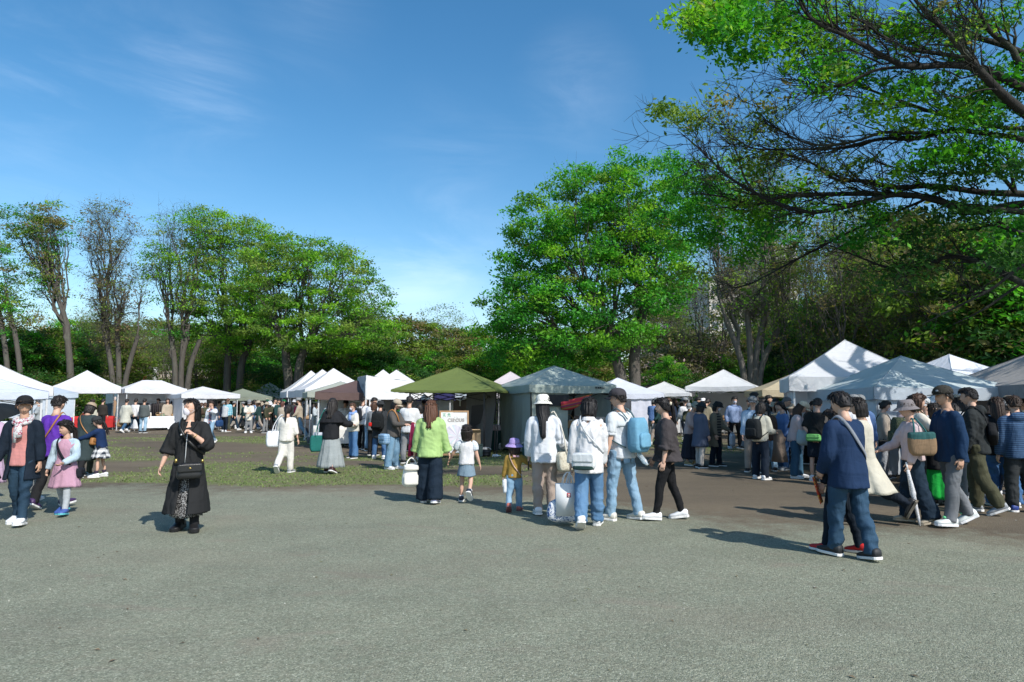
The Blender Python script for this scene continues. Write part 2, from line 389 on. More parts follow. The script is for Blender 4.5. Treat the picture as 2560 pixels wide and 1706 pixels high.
def grass_stuff():
    """short blades where the turf is, thinning with distance"""
    n = 95000
    Y = 12 + 26 * rng.random(n) ** 1.7; X = (rng.random(n) * 2 - 1) * (2 + Y * 0.75) - 1.0
    k = grass_mask(X, Y) * rng.random(n) * (.4 + 1.2 * fbm(X * 2.2, Y * 2.2, 91)) > 0.25; X, Y = X[k], Y[k]; n = len(X)
    ang = rng.random(n) * 6.283; h = (0.012 + 0.02 * rng.random(n)) * (0.8 + Y / 40); w = 0.009 * (0.7 + Y / 16)
    ln = (rng.random(n) - .5) * 0.05; lb = (rng.random(n) - .5) * 0.05
    A = np.stack([X - np.cos(ang) * w, Y - np.sin(ang) * w, np.zeros(n)], 1); B = np.stack([X + np.cos(ang) * w, Y + np.sin(ang) * w, np.zeros(n)], 1)
    T = np.stack([X + ln, Y + lb, h], 1)
    V = np.stack([A, B, T], 1).reshape(-1, 3); Fc = np.arange(3 * n).reshape(n, 3)
    m = NT('grass_blades'); r = m.n('ShaderNodeNewGeometry').outputs['Random Per Island']
    col = m.ramp(r, [(0, (0.085, 0.145, 0.036)), (0.5, (0.14, 0.205, 0.058)), (0.85, (0.18, 0.22, 0.08)), (1, (0.21, 0.20, 0.11))])
    o = link('grass', np_mesh('grass', V, Fc, False), m.done(m.bsdf(col, 0.7, 0.2))); tag(o, 'thin worn grass growing in patches on the earth', 'grass', kind='stuff')
grass_stuff()
def gravel_stuff():
    """loose grit lying on the near yard: small squashed octahedra"""
    n = 8000
    Y = 3.4 + 7.5 * rng.random(n) ** 1.6; X = (rng.random(n) * 2 - 1) * (0.6 + Y * 0.78)
    k = gravel_mask(X, Y) > 0.5; X, Y = X[k], Y[k]; n = len(X)
    r = 0.003 + 0.0055 * rng.random(n) ** 3; a = rng.random(n) * 6.283
    base = np.array([(1, 0, 0), (0, 1, 0), (-1, 0, 0), (0, -1, 0), (0, 0, .8), (0, 0, -.4)])
    V = np.repeat(base[None], n, 0) * r[:, None, None] * (0.7 + 0.6 * rng.random((n, 6, 1)))
    c, s = np.cos(a)[:, None], np.sin(a)[:, None]; x = V[..., 0] * c - V[..., 1] * s; y = V[..., 0] * s + V[..., 1] * c
    V = np.stack([x + X[:, None], y + Y[:, None], V[..., 2] + 0.002], -1).reshape(-1, 3)
    f = np.array([(0, 1, 4), (1, 2, 4), (2, 3, 4), (3, 0, 4), (1, 0, 5), (2, 1, 5), (3, 2, 5), (0, 3, 5)])
    Fc = (f[None] + 6 * np.arange(n)[:, None, None]).reshape(-1, 3)
    m = NT('loose_gravel'); rr = m.n('ShaderNodeNewGeometry').outputs['Random Per Island']
    col = m.ramp(rr, [(0, (0.15, 0.158, 0.122)), (0.5, (0.205, 0.216, 0.168)), (0.9, (0.28, 0.29, 0.235)), (1, (0.42, 0.42, 0.36))])
    o = link('gravel', np_mesh('gravel', V, Fc, False), m.done(m.bsdf(col, 0.85, 0.25))); tag(o, 'loose grey grit scattered over the near gravel yard', 'gravel', kind='stuff')
gravel_stuff()

# ------------------------------------------------------------------ trees
def bark_mat(name, c):
    if name in MATS: return MATS[name]
    n = NT(name); o = n.coord()
    st = n.noise(n.scaled(o, (5, 5, 0.9)), 2.2, 5, 0.65); pt_ = n.noise(o, 1.4, 4)
    col = n.mix(st, mul(c, 0.45), mul(c, 1.5)); col = n.mix(n.ramp(pt_, [(0.5, (0, 0, 0)), (0.66, (0.4, 0.4, 0.4))]), col, (0.12, 0.135, 0.10))
    MATS[name] = n.done(n.bsdf(col, 0.9, 0.15, n.bump(st, 0.8, 0.05))); return MATS[name]
MIDBARK = bark_mat('mid_bark', (0.13, 0.118, 0.102)); PALEBARK = bark_mat('pale_bark', (0.17, 0.155, 0.135)); BARK = bark_mat('grey_bark', (0.095, 0.086, 0.075)); BARK2 = bark_mat('dark_bark', (0.034, 0.032, 0.030))
def leaf_mat():
    n = NT('young_leaves'); a = n.n('ShaderNodeAttribute', attribute_name='tint').outputs['Color']
    r = n.n('ShaderNodeNewGeometry').outputs['Random Per Island']
    col = n.mix(1.0, a, n.ramp(r, [(0, (0.6, 0.66, 0.6)), (1, (1.3, 1.25, 1.2))]), 'MULTIPLY')
    d = n.bsdf(col, 0.55, 0.3); t = n.n('ShaderNodeBsdfTranslucent'); n.l(n.mix(1.0, col, (1.1, 1.25, 0.5), 'MULTIPLY'), t.inputs[0])
    mx = n.n('ShaderNodeMixShader'); mx.inputs[0].default_value = 0.5; n.l(d, mx.inputs[1]); n.l(t.outputs[0], mx.inputs[2])
    return n.done(mx.outputs[0])
LEAF = leaf_mat()
PAL = {  # leaf colours (dark, mid, light, odd)
    'emerald': ((0.03, 0.165, 0.024), (0.065, 0.31, 0.03), (0.14, 0.43, 0.032), (0.19, 0.33, 0.045)),
    'lime': ((0.075, 0.22, 0.024), (0.155, 0.39, 0.028), (0.27, 0.52, 0.034), (0.25, 0.33, 0.06)),
    'olive': ((0.095, 0.18, 0.034), (0.18, 0.29, 0.045), (0.26, 0.38, 0.06), (0.26, 0.22, 0.085)),
    'brown': ((0.11, 0.12, 0.05), (0.17, 0.175, 0.07), (0.20, 0.21, 0.08), (0.24, 0.165, 0.10)),
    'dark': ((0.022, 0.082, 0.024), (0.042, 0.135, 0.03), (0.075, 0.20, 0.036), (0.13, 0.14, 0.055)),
    'blossom': ((0.33, 0.26, 0.26), (0.42, 0.33, 0.33), (0.52, 0.44, 0.44), (0.16, 0.16, 0.07)),
}
def kmeans(P, k, rg, it=8):
    k = min(k, len(P)); C = P[rg.choice(len(P), k, replace=False)].copy()
    for _ in range(it):
        a = ((P[:, None] - C[None]) ** 2).sum(-1).argmin(1)
        for j in range(k):
            if (a == j).any(): C[j] = P[a == j].mean(0)
    return a, C
class Branches:
    def __init__(s): s.V = []; s.Q = []; s.n = 0
    def tube(s, P, R, n=5):
        P = np.asarray(P, float); k = len(P); R = np.broadcast_to(np.asarray(R, float), (k,))
        t = np.gradient(P, axis=0); t /= np.linalg.norm(t, axis=1)[:, None] + 1e-9
        ref = np.array((0.31, 0.95, 0.05)) if abs(t[:, 1]).max() < 0.93 else np.array((0.95, 0.05, 0.3))
        u = np.cross(t, ref); u /= np.linalg.norm(u, axis=1)[:, None] + 1e-9; w = np.cross(t, u)
        a = np.linspace(0, 2 * np.pi, n, endpoint=False)
        V = P[:, None] + R[:, None, None] * (np.cos(a)[None, :, None] * u[:, None] + np.sin(a)[None, :, None] * w[:, None])
        s.V.append(V.reshape(-1, 3)); i = np.arange(k - 1)[:, None] * n + np.arange(n)[None]; j = np.arange(k - 1)[:, None] * n + (np.arange(n)[None] + 1) % n
        s.Q.append(np.stack([i, j, j + n, i + n], -1).reshape(-1, 4) + s.n); s.n += k * n
    def mesh(s, name): return np_mesh(name, np.concatenate(s.V), np.concatenate(s.Q))
def curve(p0, d0, p1, rg, n=8, wig=0.06, up=0.25):
    p0, p1 = np.array(p0, float), np.array(p1, float); L = np.linalg.norm(p1 - p0); d0 = np.array(d0, float); d0 /= np.linalg.norm(d0) + 1e-9
    e = (p1 - p0) / (L + 1e-9); e = e + np.array((0, 0, -up)); a = p0 + d0 * L * 0.38; b = p1 - e / np.linalg.norm(e) * L * 0.3
    t = np.linspace(0, 1, n)[:, None]; P = (1 - t) ** 3 * p0 + 3 * (1 - t) ** 2 * t * a + 3 * (1 - t) * t * t * b + t ** 3 * p1
    w = rg.normal(size=(n, 3)) * wig * L / math.sqrt(n); w[0] = 0; w[-1] = 0
    return P + w
def leaf_cloud(C, rad, per, size, pal, rg, oddf=0.12, flat=0.5, tone=None):
    """C clump centres, rad clump radius per clump: many small leaf blades spread through each flattened clump"""
    n = len(C) * per; k = np.repeat(np.arange(len(C)), per)
    d = rg.normal(size=(n, 3)); d /= np.linalg.norm(d, axis=1)[:, None]
    r = rg.random(n) ** 0.45; r = r * (0.75 + 0.5 * rg.random(n))
    off = d * r[:, None] * rad[k][:, None]; off[:, 2] *= flat
    P = C[k] + off
    nrm = rg.normal(size=(n, 3)) * 0.72 + np.array((0.2, -0.35, 0.75)); nrm /= np.linalg.norm(nrm, axis=1)[:, None]
    a = rg.normal(size=(n, 3)); u = np.cross(nrm, a); u /= np.linalg.norm(u, axis=1)[:, None] + 1e-9; w = np.cross(nrm, u)
    s = size * (0.4 + 1.25 * rg.random(n) ** 1.4)[:, None]
    V = np.stack([P - u * s, P + w * s * 0.48 - u * s * .1, P + u * s - nrm * s * 0.25, P - w * s * 0.48 - u * s * .1], 1).reshape(-1, 3)
    tone = tone if tone is not None else rg.random(len(C))
    pl = np.array(PAL[pal]); q = np.clip(tone[k] + rg.normal(size=n) * 0.16, 0, 1) * 2
    lo = np.floor(np.minimum(q, 1.999)).astype(int); f = (q - lo)[:, None]
    colr = pl[lo] * (1 - f) + pl[np.minimum(lo + 1, 2)] * f
    od = rg.random(len(C)) < oddf; m = od[k]; colr[m] = pl[3] * (0.75 + 0.5 * rg.random((m.sum(), 1)))
    return V, np.repeat(np.concatenate([colr, np.ones((n, 1))], 1), 4, 0)
def crown_obj(Vs, Cs, parent):
    V = np.concatenate(Vs); C = np.concatenate(Cs)
    me = np_mesh('crown', V, np.arange(len(V)).reshape(-1, 4), False)
    at = me.attributes.new('tint', 'FLOAT_COLOR', 'POINT'); at.data.foreach_set('color', C.astype(np.float32).ravel())
    return link('crown', me, LEAF, parent)
def tree_build(prof, trunks, tr, n1, n2, ncl, per, lsize, pal, csize, seed, odd=0.12, flat=0.5, wide=0.8, shell=0.45, twigs=5, pal2=None, frac2=0, low=0.7, bare=0.0):
    """prof rows (z, xl, xr) round y=0; trunks = polylines from the ground to the fork. Returns branch mesh data and leaf arrays (local coords)"""
    rg = np.random.default_rng(seed); prof = np.array(sorted(prof)); zz = np.linspace(prof[0, 0], prof[-1, 0], 200)
    xl = np.interp(zz, prof[:, 0], prof[:, 1]); xr = np.interp(zz, prof[:, 0], prof[:, 2]); wz = (xr - xl) + 0.2
    i = rg.choice(200, ncl, p=wz / wz.sum()); cx = (xl + xr)[i] / 2; hw = (xr - xl)[i] / 2
    a = rg.random(ncl) * 6.283; r = rg.random(ncl) ** shell
    P = np.stack([cx + np.cos(a) * r * hw, np.sin(a) * r * hw * wide, zz[i] + rg.normal(size=ncl) * 0.15], 1)
    B = Branches(); ends = []
    for T in trunks:
        T = catmull(T, 9); R = tr * np.linspace(1.0, 0.72, 9); R[0] *= 1.5; R[1] *= 1.12
        B.tube(T, R, 9); ends.append(T)
    own, C1 = kmeans(P, n1, rg)
    for c in range(len(C1)):
        S = np.where(own == c)[0]
        if len(S) == 0: continue
        T = min(ends, key=lambda T: np.linalg.norm((T[-1] - C1[c])[:2]))
        j = rg.integers(5, 9); p0 = T[j]; d0 = T[j] - T[j - 1]; d0 = d0 / np.linalg.norm(d0) + (C1[c] - p0) / np.linalg.norm(C1[c] - p0) * 0.45
        q1 = p0 + (C1[c] - p0) * low; L1 = curve(p0, d0, q1, rg, 10, 0.05, -0.1)
        r1 = tr * 0.62 * max(0.4, math.sqrt(len(S) / (ncl / n1)) * 0.8); R1 = np.linspace(r1, r1 * 0.45, 10); B.tube(L1, R1, 7)
        own2, C2 = kmeans(P[S], n2, rg)
        for c2 in range(len(C2)):
            S2 = S[own2 == c2]
            if len(S2) == 0: continue
            j2 = int(rg.integers(4, 10)); p = L1[j2]; d = L1[j2] - L1[j2 - 1]; q2 = p + (C2[c2] - p) * 0.85
            L2 = curve(p, d, q2, rg, 7, 0.07, 0.0); r2 = R1[j2] * 0.62; R2 = np.linspace(r2, r2 * 0.4, 7); B.tube(L2, R2, 5)
            for s_ in S2:
                j3 = int(rg.integers(2, 7)); p3 = L2[j3]; L3 = curve(p3, L2[j3] - L2[j3 - 1], P[s_], rg, 5, 0.08, 0.1); r3 = max(0.008, R2[j3] * 0.5)
                B.tube(L3, np.linspace(r3, r3 * 0.35, 5), 3)
                for _ in range(twigs):
                    j4 = int(rg.integers(2, 5)); dd = rg.normal(size=3) + np.array((0, 0, 0.35)); dd[2] *= 0.7
                    e = L3[j4] + dd / np.linalg.norm(dd) * csize * (0.7 + 0.8 * rg.random()); mid = (L3[j4] + e) / 2 + rg.normal(size=3) * csize * 0.12
                    B.tube([L3[j4], mid, e], [r3 * 0.42, r3 * 0.3, r3 * 0.12], 3)
    leafy = rg.random(ncl) >= bare; Q = P[leafy]; rad = csize * (0.65 + 0.7 * rg.random(len(Q)))
    if pal2 and frac2:
        m = rg.random(len(Q)) < frac2
        la = leaf_cloud(Q[~m], rad[~m], per, lsize, pal, rg, odd, flat); lb = leaf_cloud(Q[m], rad[m], per, lsize, pal2, rg, odd, flat)
        return B, [la[0], lb[0]], [la[1], lb[1]]
    la = leaf_cloud(Q, rad, per, lsize, pal, rg, odd, flat); return B, [la[0]], [la[1]]
def tree_px(name, label, Y, base, rows, trunks_px, cat='tree', group=None, bark=None, **kw):
    """a tree standing at depth Y; its outline rows and trunk lines are read off the photograph and turned into metres there"""
    b = pt(base, 1003, Y); loc = np.array((b[0], Y, 0.0))
    prof = [((pt(0, r[0], Y))[2], pt(r[1], r[0], Y)[0] - loc[0], pt(r[2], r[0], Y)[0] - loc[0]) for r in rows]
    trunks = []
    for t in trunks_px:
        Pz = [pt(x, y, Y) - loc for x, y in t]; g = Pz[0].copy(); g[2] = -0.1; trunks.append([g] + Pz)
    B, V, C = tree_build(prof, trunks, **kw)
    root = thing(name, label, cat, tuple(loc), 0, group)
    link('trunk', B.mesh('trunk'), bark or BARK, root); crown_obj(V, C, root); return root

tree_px('zelkova_tree', 'large bright emerald tree with twin trunks behind the grey green tent', 33, 1575,
    [(392, 1545, 1590), (420, 1480, 1670), (460, 1410, 1730), (500, 1290, 1750), (540, 1268, 1755), (600, 1268, 1750), (640, 1245, 1735), (690, 1240, 1720), (725, 1198, 1715), (780, 1192, 1700), (830, 1182, 1680), (880, 1195, 1620), (910, 1230, 1480)],
    [[(1556, 960), (1535, 885), (1522, 850)], [(1588, 960), (1586, 890), (1600, 810), (1612, 765)]],
    tr=0.30, n1=13, n2=6, ncl=520, per=185, lsize=0.082, pal='emerald', csize=0.72, seed=3, odd=0.05, shell=0.45, pal2='lime', frac2=0.38, low=0.6)
tree_px('zelkova_tree', 'broad domed olive and lime tree behind the row of white peaked tents', 46, 725,
    [(598, 690, 770), (620, 640, 890), (660, 590, 930), (700, 575, 955), (760, 565, 990), (800, 565, 1010), (845, 585, 1015), (880, 640, 960)],
    [[(722, 960), (715, 900), (720, 850)], [(745, 960), (752, 900), (775, 855)]],
    tr=0.34, n1=12, n2=6, ncl=440, per=125, lsize=0.086, pal='olive', csize=0.80, seed=5, odd=0.04, shell=0.5, flat=0.40, pal2='lime', frac2=0.6, low=0.6)
tree_px('zelkova_tree', 'tall lime green tree left of the broad domed tree', 50, 575,
    [(535, 500, 620), (560, 485, 690), (600, 475, 715), (700, 450, 720), (800, 440, 700), (880, 480, 690)],
    [[(568, 962), (570, 900), (575, 850)], [(600, 962), (606, 905), (625, 860)]],
    tr=0.30, n1=11, n2=5, ncl=300, per=120, lsize=0.086, pal='lime', csize=0.84, seed=6, odd=0.05, shell=0.5, flat=0.45, pal2='olive', frac2=0.3, low=0.6)
tree_px('zelkova_tree', 'many stemmed upright tree with green tips behind the second and third white tents', 48, 445,
    [(512, 395, 480), (540, 378, 530), (600, 368, 545), (680, 360, 550), (760, 380, 520), (830, 400, 500)],
    [[(438, 975), (436, 900), (425, 830)], [(452, 975), (455, 900), (470, 830)], [(468, 975), (478, 910), (500, 850)]],
    tr=0.22, n1=10, n2=5, ncl=165, per=110, lsize=0.072, pal='lime', csize=0.9, seed=7, odd=0.2, shell=0.5, flat=0.4, pal2='emerald', frac2=0.3, low=0.72, twigs=14, bare=0.3)
tree_px('zelkova_tree', 'nearly bare brown twigged tree with several stems behind the banner', 47, 305,
    [(503, 275, 310), (525, 190, 335), (600, 195, 365), (700, 205, 375), (800, 225, 365), (860, 250, 345)],
    [[(283, 975), (275, 900), (262, 830)], [(297, 975), (296, 890), (292, 800)], [(310, 975), (325, 905), (345, 840)]],
    tr=0.2, n1=11, n2=5, ncl=200, per=40, lsize=0.068, pal='brown', csize=0.85, seed=8, odd=0.3, shell=0.5, flat=0.4, pal2='olive', frac2=0.35, low=0.75, twigs=20)
tree_px('zelkova_tree', 'single trunked tree with flat green crown behind the leftmost peaked tent', 44, 172,
    [(508, 80, 130), (530, 5, 180), (575, 12, 182), (620, 50, 165), (680, 70, 170), (740, 90, 160)],
    [[(176, 950), (172, 880), (166, 815)]],
    tr=0.24, n1=8, n2=4, ncl=125, per=110, lsize=0.072, pal='olive', csize=0.78, seed=9, odd=0.25, shell=0.6, flat=0.36, pal2='emerald', frac2=0.3, low=0.75, twigs=9, bare=0.15)
tree_px('zelkova_tree', 'leaning thin tree at the left edge of the wood', 42, 30,
    [(575, -90, 35), (640, -80, 30), (700, -70, 50), (780, -70, 80), (840, -60, 110)],
    [[(52, 960), (40, 850), (20, 760)], [(20, 960), (10, 850), (-10, 740)]],
    tr=0.17, n1=7, n2=4, ncl=105, per=100, lsize=0.072, pal='olive', csize=0.75, seed=10, odd=0.25, flat=0.36, pal2='emerald', frac2=0.3, low=0.7, twigs=7)
tree_px('zelkova_tree', 'tall vase shaped tree with bare grey stems behind the right hand white peaked tent', 37, 1880,
    [(410, 1790, 1960), (470, 1735, 2010), (560, 1725, 2020), (640, 1745, 2005), (720, 1770, 1985), (800, 1800, 1960)],
    [[(1862, 965), (1850, 890), (1815, 800)], [(1876, 965), (1876, 880), (1868, 780)], [(1888, 965), (1892, 880), (1912, 790)], [(1898, 965), (1910, 900), (1945, 830)]],
    bark=PALEBARK, tr=0.2, n1=13, n2=6, ncl=300, per=22, lsize=0.08, pal='olive', csize=0.75, seed=12, odd=0.2, shell=0.5, pal2='lime', frac2=0.3, low=0.8, twigs=20)

# templates for the wood behind: built once, copied with shared meshes
def template(rows, trunks, **kw): return tree_build(rows, trunks, **kw)
def tmpl_meshes(rows, trunks, **kw):
    B, V, C = tree_build(rows, trunks, **kw); t = B.mesh('trunk'); o = crown_obj(V, C, None); me = o.data; bpy.data.objects.remove(o); t.materials.append(MIDBARK if kw.get('twigs', 5) > 12 else BARK2); return t, me
Tm = {
 'round': tmpl_meshes([(2.2, -2.5, 2.5), (4, -4, 4), (7, -4.2, 4.3), (9, -3, 3.2), (10.4, -1, 1)], [[(0, 0, -.1), (.1, 0, 1.5), (.2, .1, 3)]], tr=.2, n1=8, n2=5, ncl=210, per=72, lsize=.135, pal='olive', csize=.95, seed=40, odd=.2, pal2='brown', frac2=.3),
 'dark': tmpl_meshes([(0.6, -2.6, 2.6), (3, -3.6, 3.4), (6, -3.8, 3.7), (9, -2.8, 2.8), (11, -1, 1)], [[(0, 0, -.1), (0, 0, 1.5), (.1, .1, 4)]], tr=.2, n1=8, n2=5, ncl=220, per=76, lsize=.135, pal='dark', csize=.95, seed=41, odd=.08, pal2='emerald', frac2=.3),
 'bare': tmpl_meshes([(3, -1.6, 1.6), (6, -2.8, 2.8), (9, -3.2, 3.2), (11.5, -2.6, 2.4), (13, -1, 1)], [[(0, 0, -.1), (-.1, 0, 1.5), (-.3, .1, 3)], [(.4, .1, -.1), (.6, 0, 1.6), (1, .1, 3.4)]], tr=.15, n1=9, n2=5, ncl=160, per=34, lsize=.085, pal='olive', csize=.9, seed=42, odd=.25, low=.75, twigs=18),
 'shrub': tmpl_meshes([(0.1, -2.2, 2.2), (1.2, -2.6, 2.6), (2.6, -2.1, 2.1), (3.6, -.8, .8)], [[(0, 0, -.1), (0, 0, .3), (.05, 0, .8)], [(.5, .2, -.1), (.6, .2, .4), (.9, .3, .9)]], tr=.07, n1=8, n2=4, ncl=140, per=120, lsize=.062, pal='dark', csize=.6, seed=43, odd=.15, pal2='olive', frac2=.4, flat=.6),
 'cherry': tmpl_meshes([(1.5, -2.5, 2.5), (3, -3.6, 3.6), (5, -3.4, 3.4), (6.6, -1.6, 1.6)], [[(0, 0, -.1), (.1, 0, 1), (.2, 0, 1.9)]], tr=.16, n1=8, n2=5, ncl=180, per=48, lsize=.095, pal='blossom', csize=.8, seed=44, odd=.45, twigs=8),
 'lime': tmpl_meshes([(2.5, -2.6, 2.6), (5, -4, 4), (8, -4, 4), (10.5, -2.4, 2.4), (11.6, -1, 1)], [[(0, 0, -.1), (.1, 0, 1.6), (0, .1, 3.4)]], tr=.2, n1=8, n2=5, ncl=200, per=70, lsize=.13, pal='emerald', csize=.95, seed=45, odd=.15, pal2='lime', frac2=.4),
}
LANDMARKS = [(-60, 'the left edge'), (60, 'the big edge tent'), (130, 'the low grey blue tent'), (215, 'the white tent by the banner'), (290, 'the banner'), (378, 'the short ridged tent'), (506, 'the low white tent'), (606, 'the olive grey tent'), (672, 'the silvery tent'), (790, 'the row of white peaks'), (890, 'the brown tent'), (965, 'the boxy booth'), (1040, 'the left slope of the green tent'), (1110, 'the green tent peak'), (1190, 'the right end of the green tent'), (1276, 'the pinkish tent'), (1375, 'the grey green tent'), (1470, 'the hammock'), (1545, 'the white walled tent'), (1662, 'the low pointed tent'), (1724, 'the small white tent'), (1811, 'the white tent by the vase tree'), (1940, 'the beige tent'), (2040, 'the left slope of the big white tent'), (2118, 'the big white tent peak'), (2200, 'the right slope of the big white tent'), (2260, 'the pale greenish tent'), (2363, 'the blue shaded tent top'), (2450, 'the beige grey tent'), (2540, 'the right edge'), (2660, 'the far right corner')]
USED = {}
def distinct(label, px, Y):
    lm = min(LANDMARKS, key=lambda q: abs(q[0] - px))[1]
    for form in ('%s behind %s', '%s farther back behind %s', '%s deep behind %s'):
        t = form % (label, lm)
        if t not in USED: USED[t] = 1; return t
    return t
def copy_tree(kind, px, Y, h, label, group, rot=0.0, name=None, sx=1.0, cat='tree'):
    base = {'round': 10.6, 'dark': 11.2, 'bare': 13.2, 'shrub': 3.8, 'cherry': 6.9, 'lime': 11.8}[kind]
    x = pt(px, 1003, Y)[0]; k = h / base
    r = thing(name or {'shrub': 'shrub', 'cherry': 'cherry_tree'}.get(kind, 'woodland_tree'), label, cat, (x, Y, 0), rot, group); r.scale = (k * sx, k * sx, k)
    for nm, me in zip(('trunk', 'crown'), Tm[kind]):
        o = bpy.data.objects.new(nm, me); COL.objects.link(o); o.parent = r
    return r
wr = random.Random(4)
def woods(specs, label, group, kinds=None):
    for kind, px, Y, h, sx in specs: copy_tree(kind, px, Y, h, distinct(label[kind], px, Y), group, wr.random() * 6.28, sx=sx, cat='shrub' if kind == 'shrub' else 'tree')
# centre: low olive wood between the two big trees
LC = {'round': 'olive tree of the low central wood', 'bare': 'bare twigged tree topping the low central wood', 'dark': 'dark evergreen of the central wood', 'lime': 'fresh green tree of the low central wood', 'shrub': 'dense dark shrub', 'cherry': 'pale blossoming tree'}
woods([('round', 905, 62, 9.6, 1.2), ('round', 960, 58, 8.6, 1.1), ('bare', 1095, 70, 11.8, 1.2), ('bare', 1160, 72, 11.0, 1.0), ('round', 1020, 60, 9.0, 1.25), ('lime', 1085, 64, 8.6, 1.1), ('round', 1150, 62, 8.2, 1.2),
       ('dark', 940, 50, 6.2, 1.3), ('dark', 1010, 52, 5.0, 1.3), ('dark', 1090, 52, 5.4, 1.3), ('round', 1200, 46, 6.2, 1.2), ('lime', 1235, 44, 5.6, 1.2), ('dark', 1300, 48, 6.4, 1.3), ('round', 860, 52, 6.6, 1.3),
       ('shrub', 880, 47, 3.6, 1.3), ('shrub', 1060, 46, 3.6, 1.4), ('shrub', 1160, 44, 3.6, 1.3), ('dark', 1380, 50, 6.6, 1.3), ('round', 1460, 52, 6.8, 1.3), ('lime', 1350, 60, 8.5, 1.2), ('dark', 790, 54, 6.6, 1.2)], LC, 'low wood between the big trees')
# left: dark undergrowth and slender trees behind the tents
LL = {'round': 'brownish olive tree of the left wood', 'bare': 'thin leafless tree of the left wood', 'dark': 'dark bushy tree of the left wood', 'lime': 'fresh green tree', 'shrub': 'dark low shrub'}
woods([('dark', 60, 47, 6.4, 1.3), ('round', 110, 50, 7.0, 1.3), ('dark', 190, 50, 5.6, 1.2), ('round', 10, 52, 7.4, 1.4), ('dark', -60, 46, 7.0, 1.4), ('shrub', 120, 42, 3.3, 1.3), ('shrub', 40, 41, 3.4, 1.4), ('shrub', 225, 45, 3.2, 1.2),
       ('bare', 370, 74, 11.0, 1.1), ('bare', 250, 76, 12.0, 1.1), ('bare', 130, 70, 12.0, 1.2), ('dark', 640, 56, 5.6, 1.3), ('dark', 700, 58, 6.6, 1.2), ('round', 660, 66, 8.0, 1.3), ('shrub', 668, 51, 4.2, 1.3), ('bare', 520, 78, 11.0, 1.2), ('dark', 760, 60, 6.6, 1.2), ('bare', 210, 54, 9.0, 1.2), ('round', 270, 58, 7.5, 1.3), ('bare', 330, 60, 9.0, 1.2), ('bare', 420, 64, 9.5, 1.2), ('bare', 480, 60, 8.5, 1.2), ('round', 540, 66, 8.0, 1.2), ('round', 400, 96, 13.0, 1.3), ('round', 320, 98, 12.5, 1.3), ('lime', 480, 96, 12.5, 1.3), ('round', 240, 97, 13.0, 1.3), ('lime', 150, 62, 9.0, 1.2), ('dark', 560, 95, 12.5, 1.3), ('round', 600, 60, 8.0, 1.1)], LL, 'wood behind the left tents')
# right: deep dark wood, blossom, bare stems
LR = {'round': 'reddish olive tree of the right wood', 'bare': 'slim bare grey stemmed tree', 'dark': 'dense dark green tree', 'lime': 'bright green tree of the right wood', 'shrub': 'dark green shrub', 'cherry': 'pale pink blossoming cherry'}
woods([('cherry', 1705, 52, 7.0, 1.2), ('cherry', 1775, 58, 7.8, 1.1), ('round', 1660, 56, 7.4, 1.1), ('lime', 1668, 46, 4.6, 1.1), ('shrub', 1740, 45, 3.4, 1.3), ('dark', 1800, 50, 5.0, 1.2), ('round', 1720, 62, 8.2, 1.1),
       ('dark', 1960, 40, 6.0, 1.1), ('dark', 2040, 42, 8.0, 1.1), ('bare', 2010, 36, 11.5, 0.9), ('bare', 2095, 34, 12.5, 0.9), ('bare', 2150, 38, 13.0, 0.9), ('lime', 2130, 46, 9.0, 1.1), ('dark', 2210, 40, 9.5, 1.2), ('bare', 2235, 33, 11.0, 1.0),
       ('round', 2320, 36, 11.5, 1.1), ('bare', 2290, 31, 9.5, 1.0), ('lime', 2420, 38, 11.5, 1.2), ('round', 2420, 28, 9.0, 1.0), ('bare', 2400, 30, 9.0, 1.1), ('round', 2500, 30, 7.0, 1.2), ('lime', 2540, 30, 9.5, 1.1), ('lime', 2470, 34, 8.0, 1.1), ('lime', 2350, 40, 9.0, 1.1), ('lime', 2060, 40, 7.5, 1.1), ('lime', 2270, 44, 10.0, 1.1), ('dark', 2600, 26, 9.0, 1.2), ('dark', 2130, 34, 4.6, 1.2), ('shrub', 2010, 38, 3.0, 1.2), ('shrub', 2060, 35, 3.0, 1.2),
       ('shrub', 2330, 30, 3.6, 1.1), ('shrub', 2460, 29, 3.4, 1.1), ('shrub', 2200, 31, 3.3, 1.1), ('dark', 2700, 30, 10, 1.2), ('bare', 1765, 50, 13.5, 1.0), ('bare', 1925, 48, 14.5, 1.0), ('bare', 1960, 58, 16.0, 1.1), ('bare', 1890, 62, 16.5, 1.1), ('lime', 1950, 60, 10.5, 1.1), ('round', 1905, 54, 7.5, 1.2), ('bare', 2200, 46, 15.0, 1.1), ('bare', 2260, 52, 16.0, 1.1), ('lime', 2190, 50, 11.0, 1.1), ('bare', 1680, 60, 12.5, 1.0), ('round', 1640, 68, 11, 1.1)], LR, 'deep wood behind the right tents')
# far backstop all round so that no bare horizon shows
for k in range(26):
    px = -420 + k * 140
    copy_tree(wr.choice(['round', 'dark', 'round', 'lime']) if px > 700 or px < 200 else 'round', px + wr.uniform(-40, 40), wr.uniform(92, 112), wr.uniform(8, 10.5) if 850 < px < 1250 else wr.uniform(9, 12), 'distant tree in the furthest row along the park edge', 'furthest tree row', wr.random() * 6, sx=1.35)

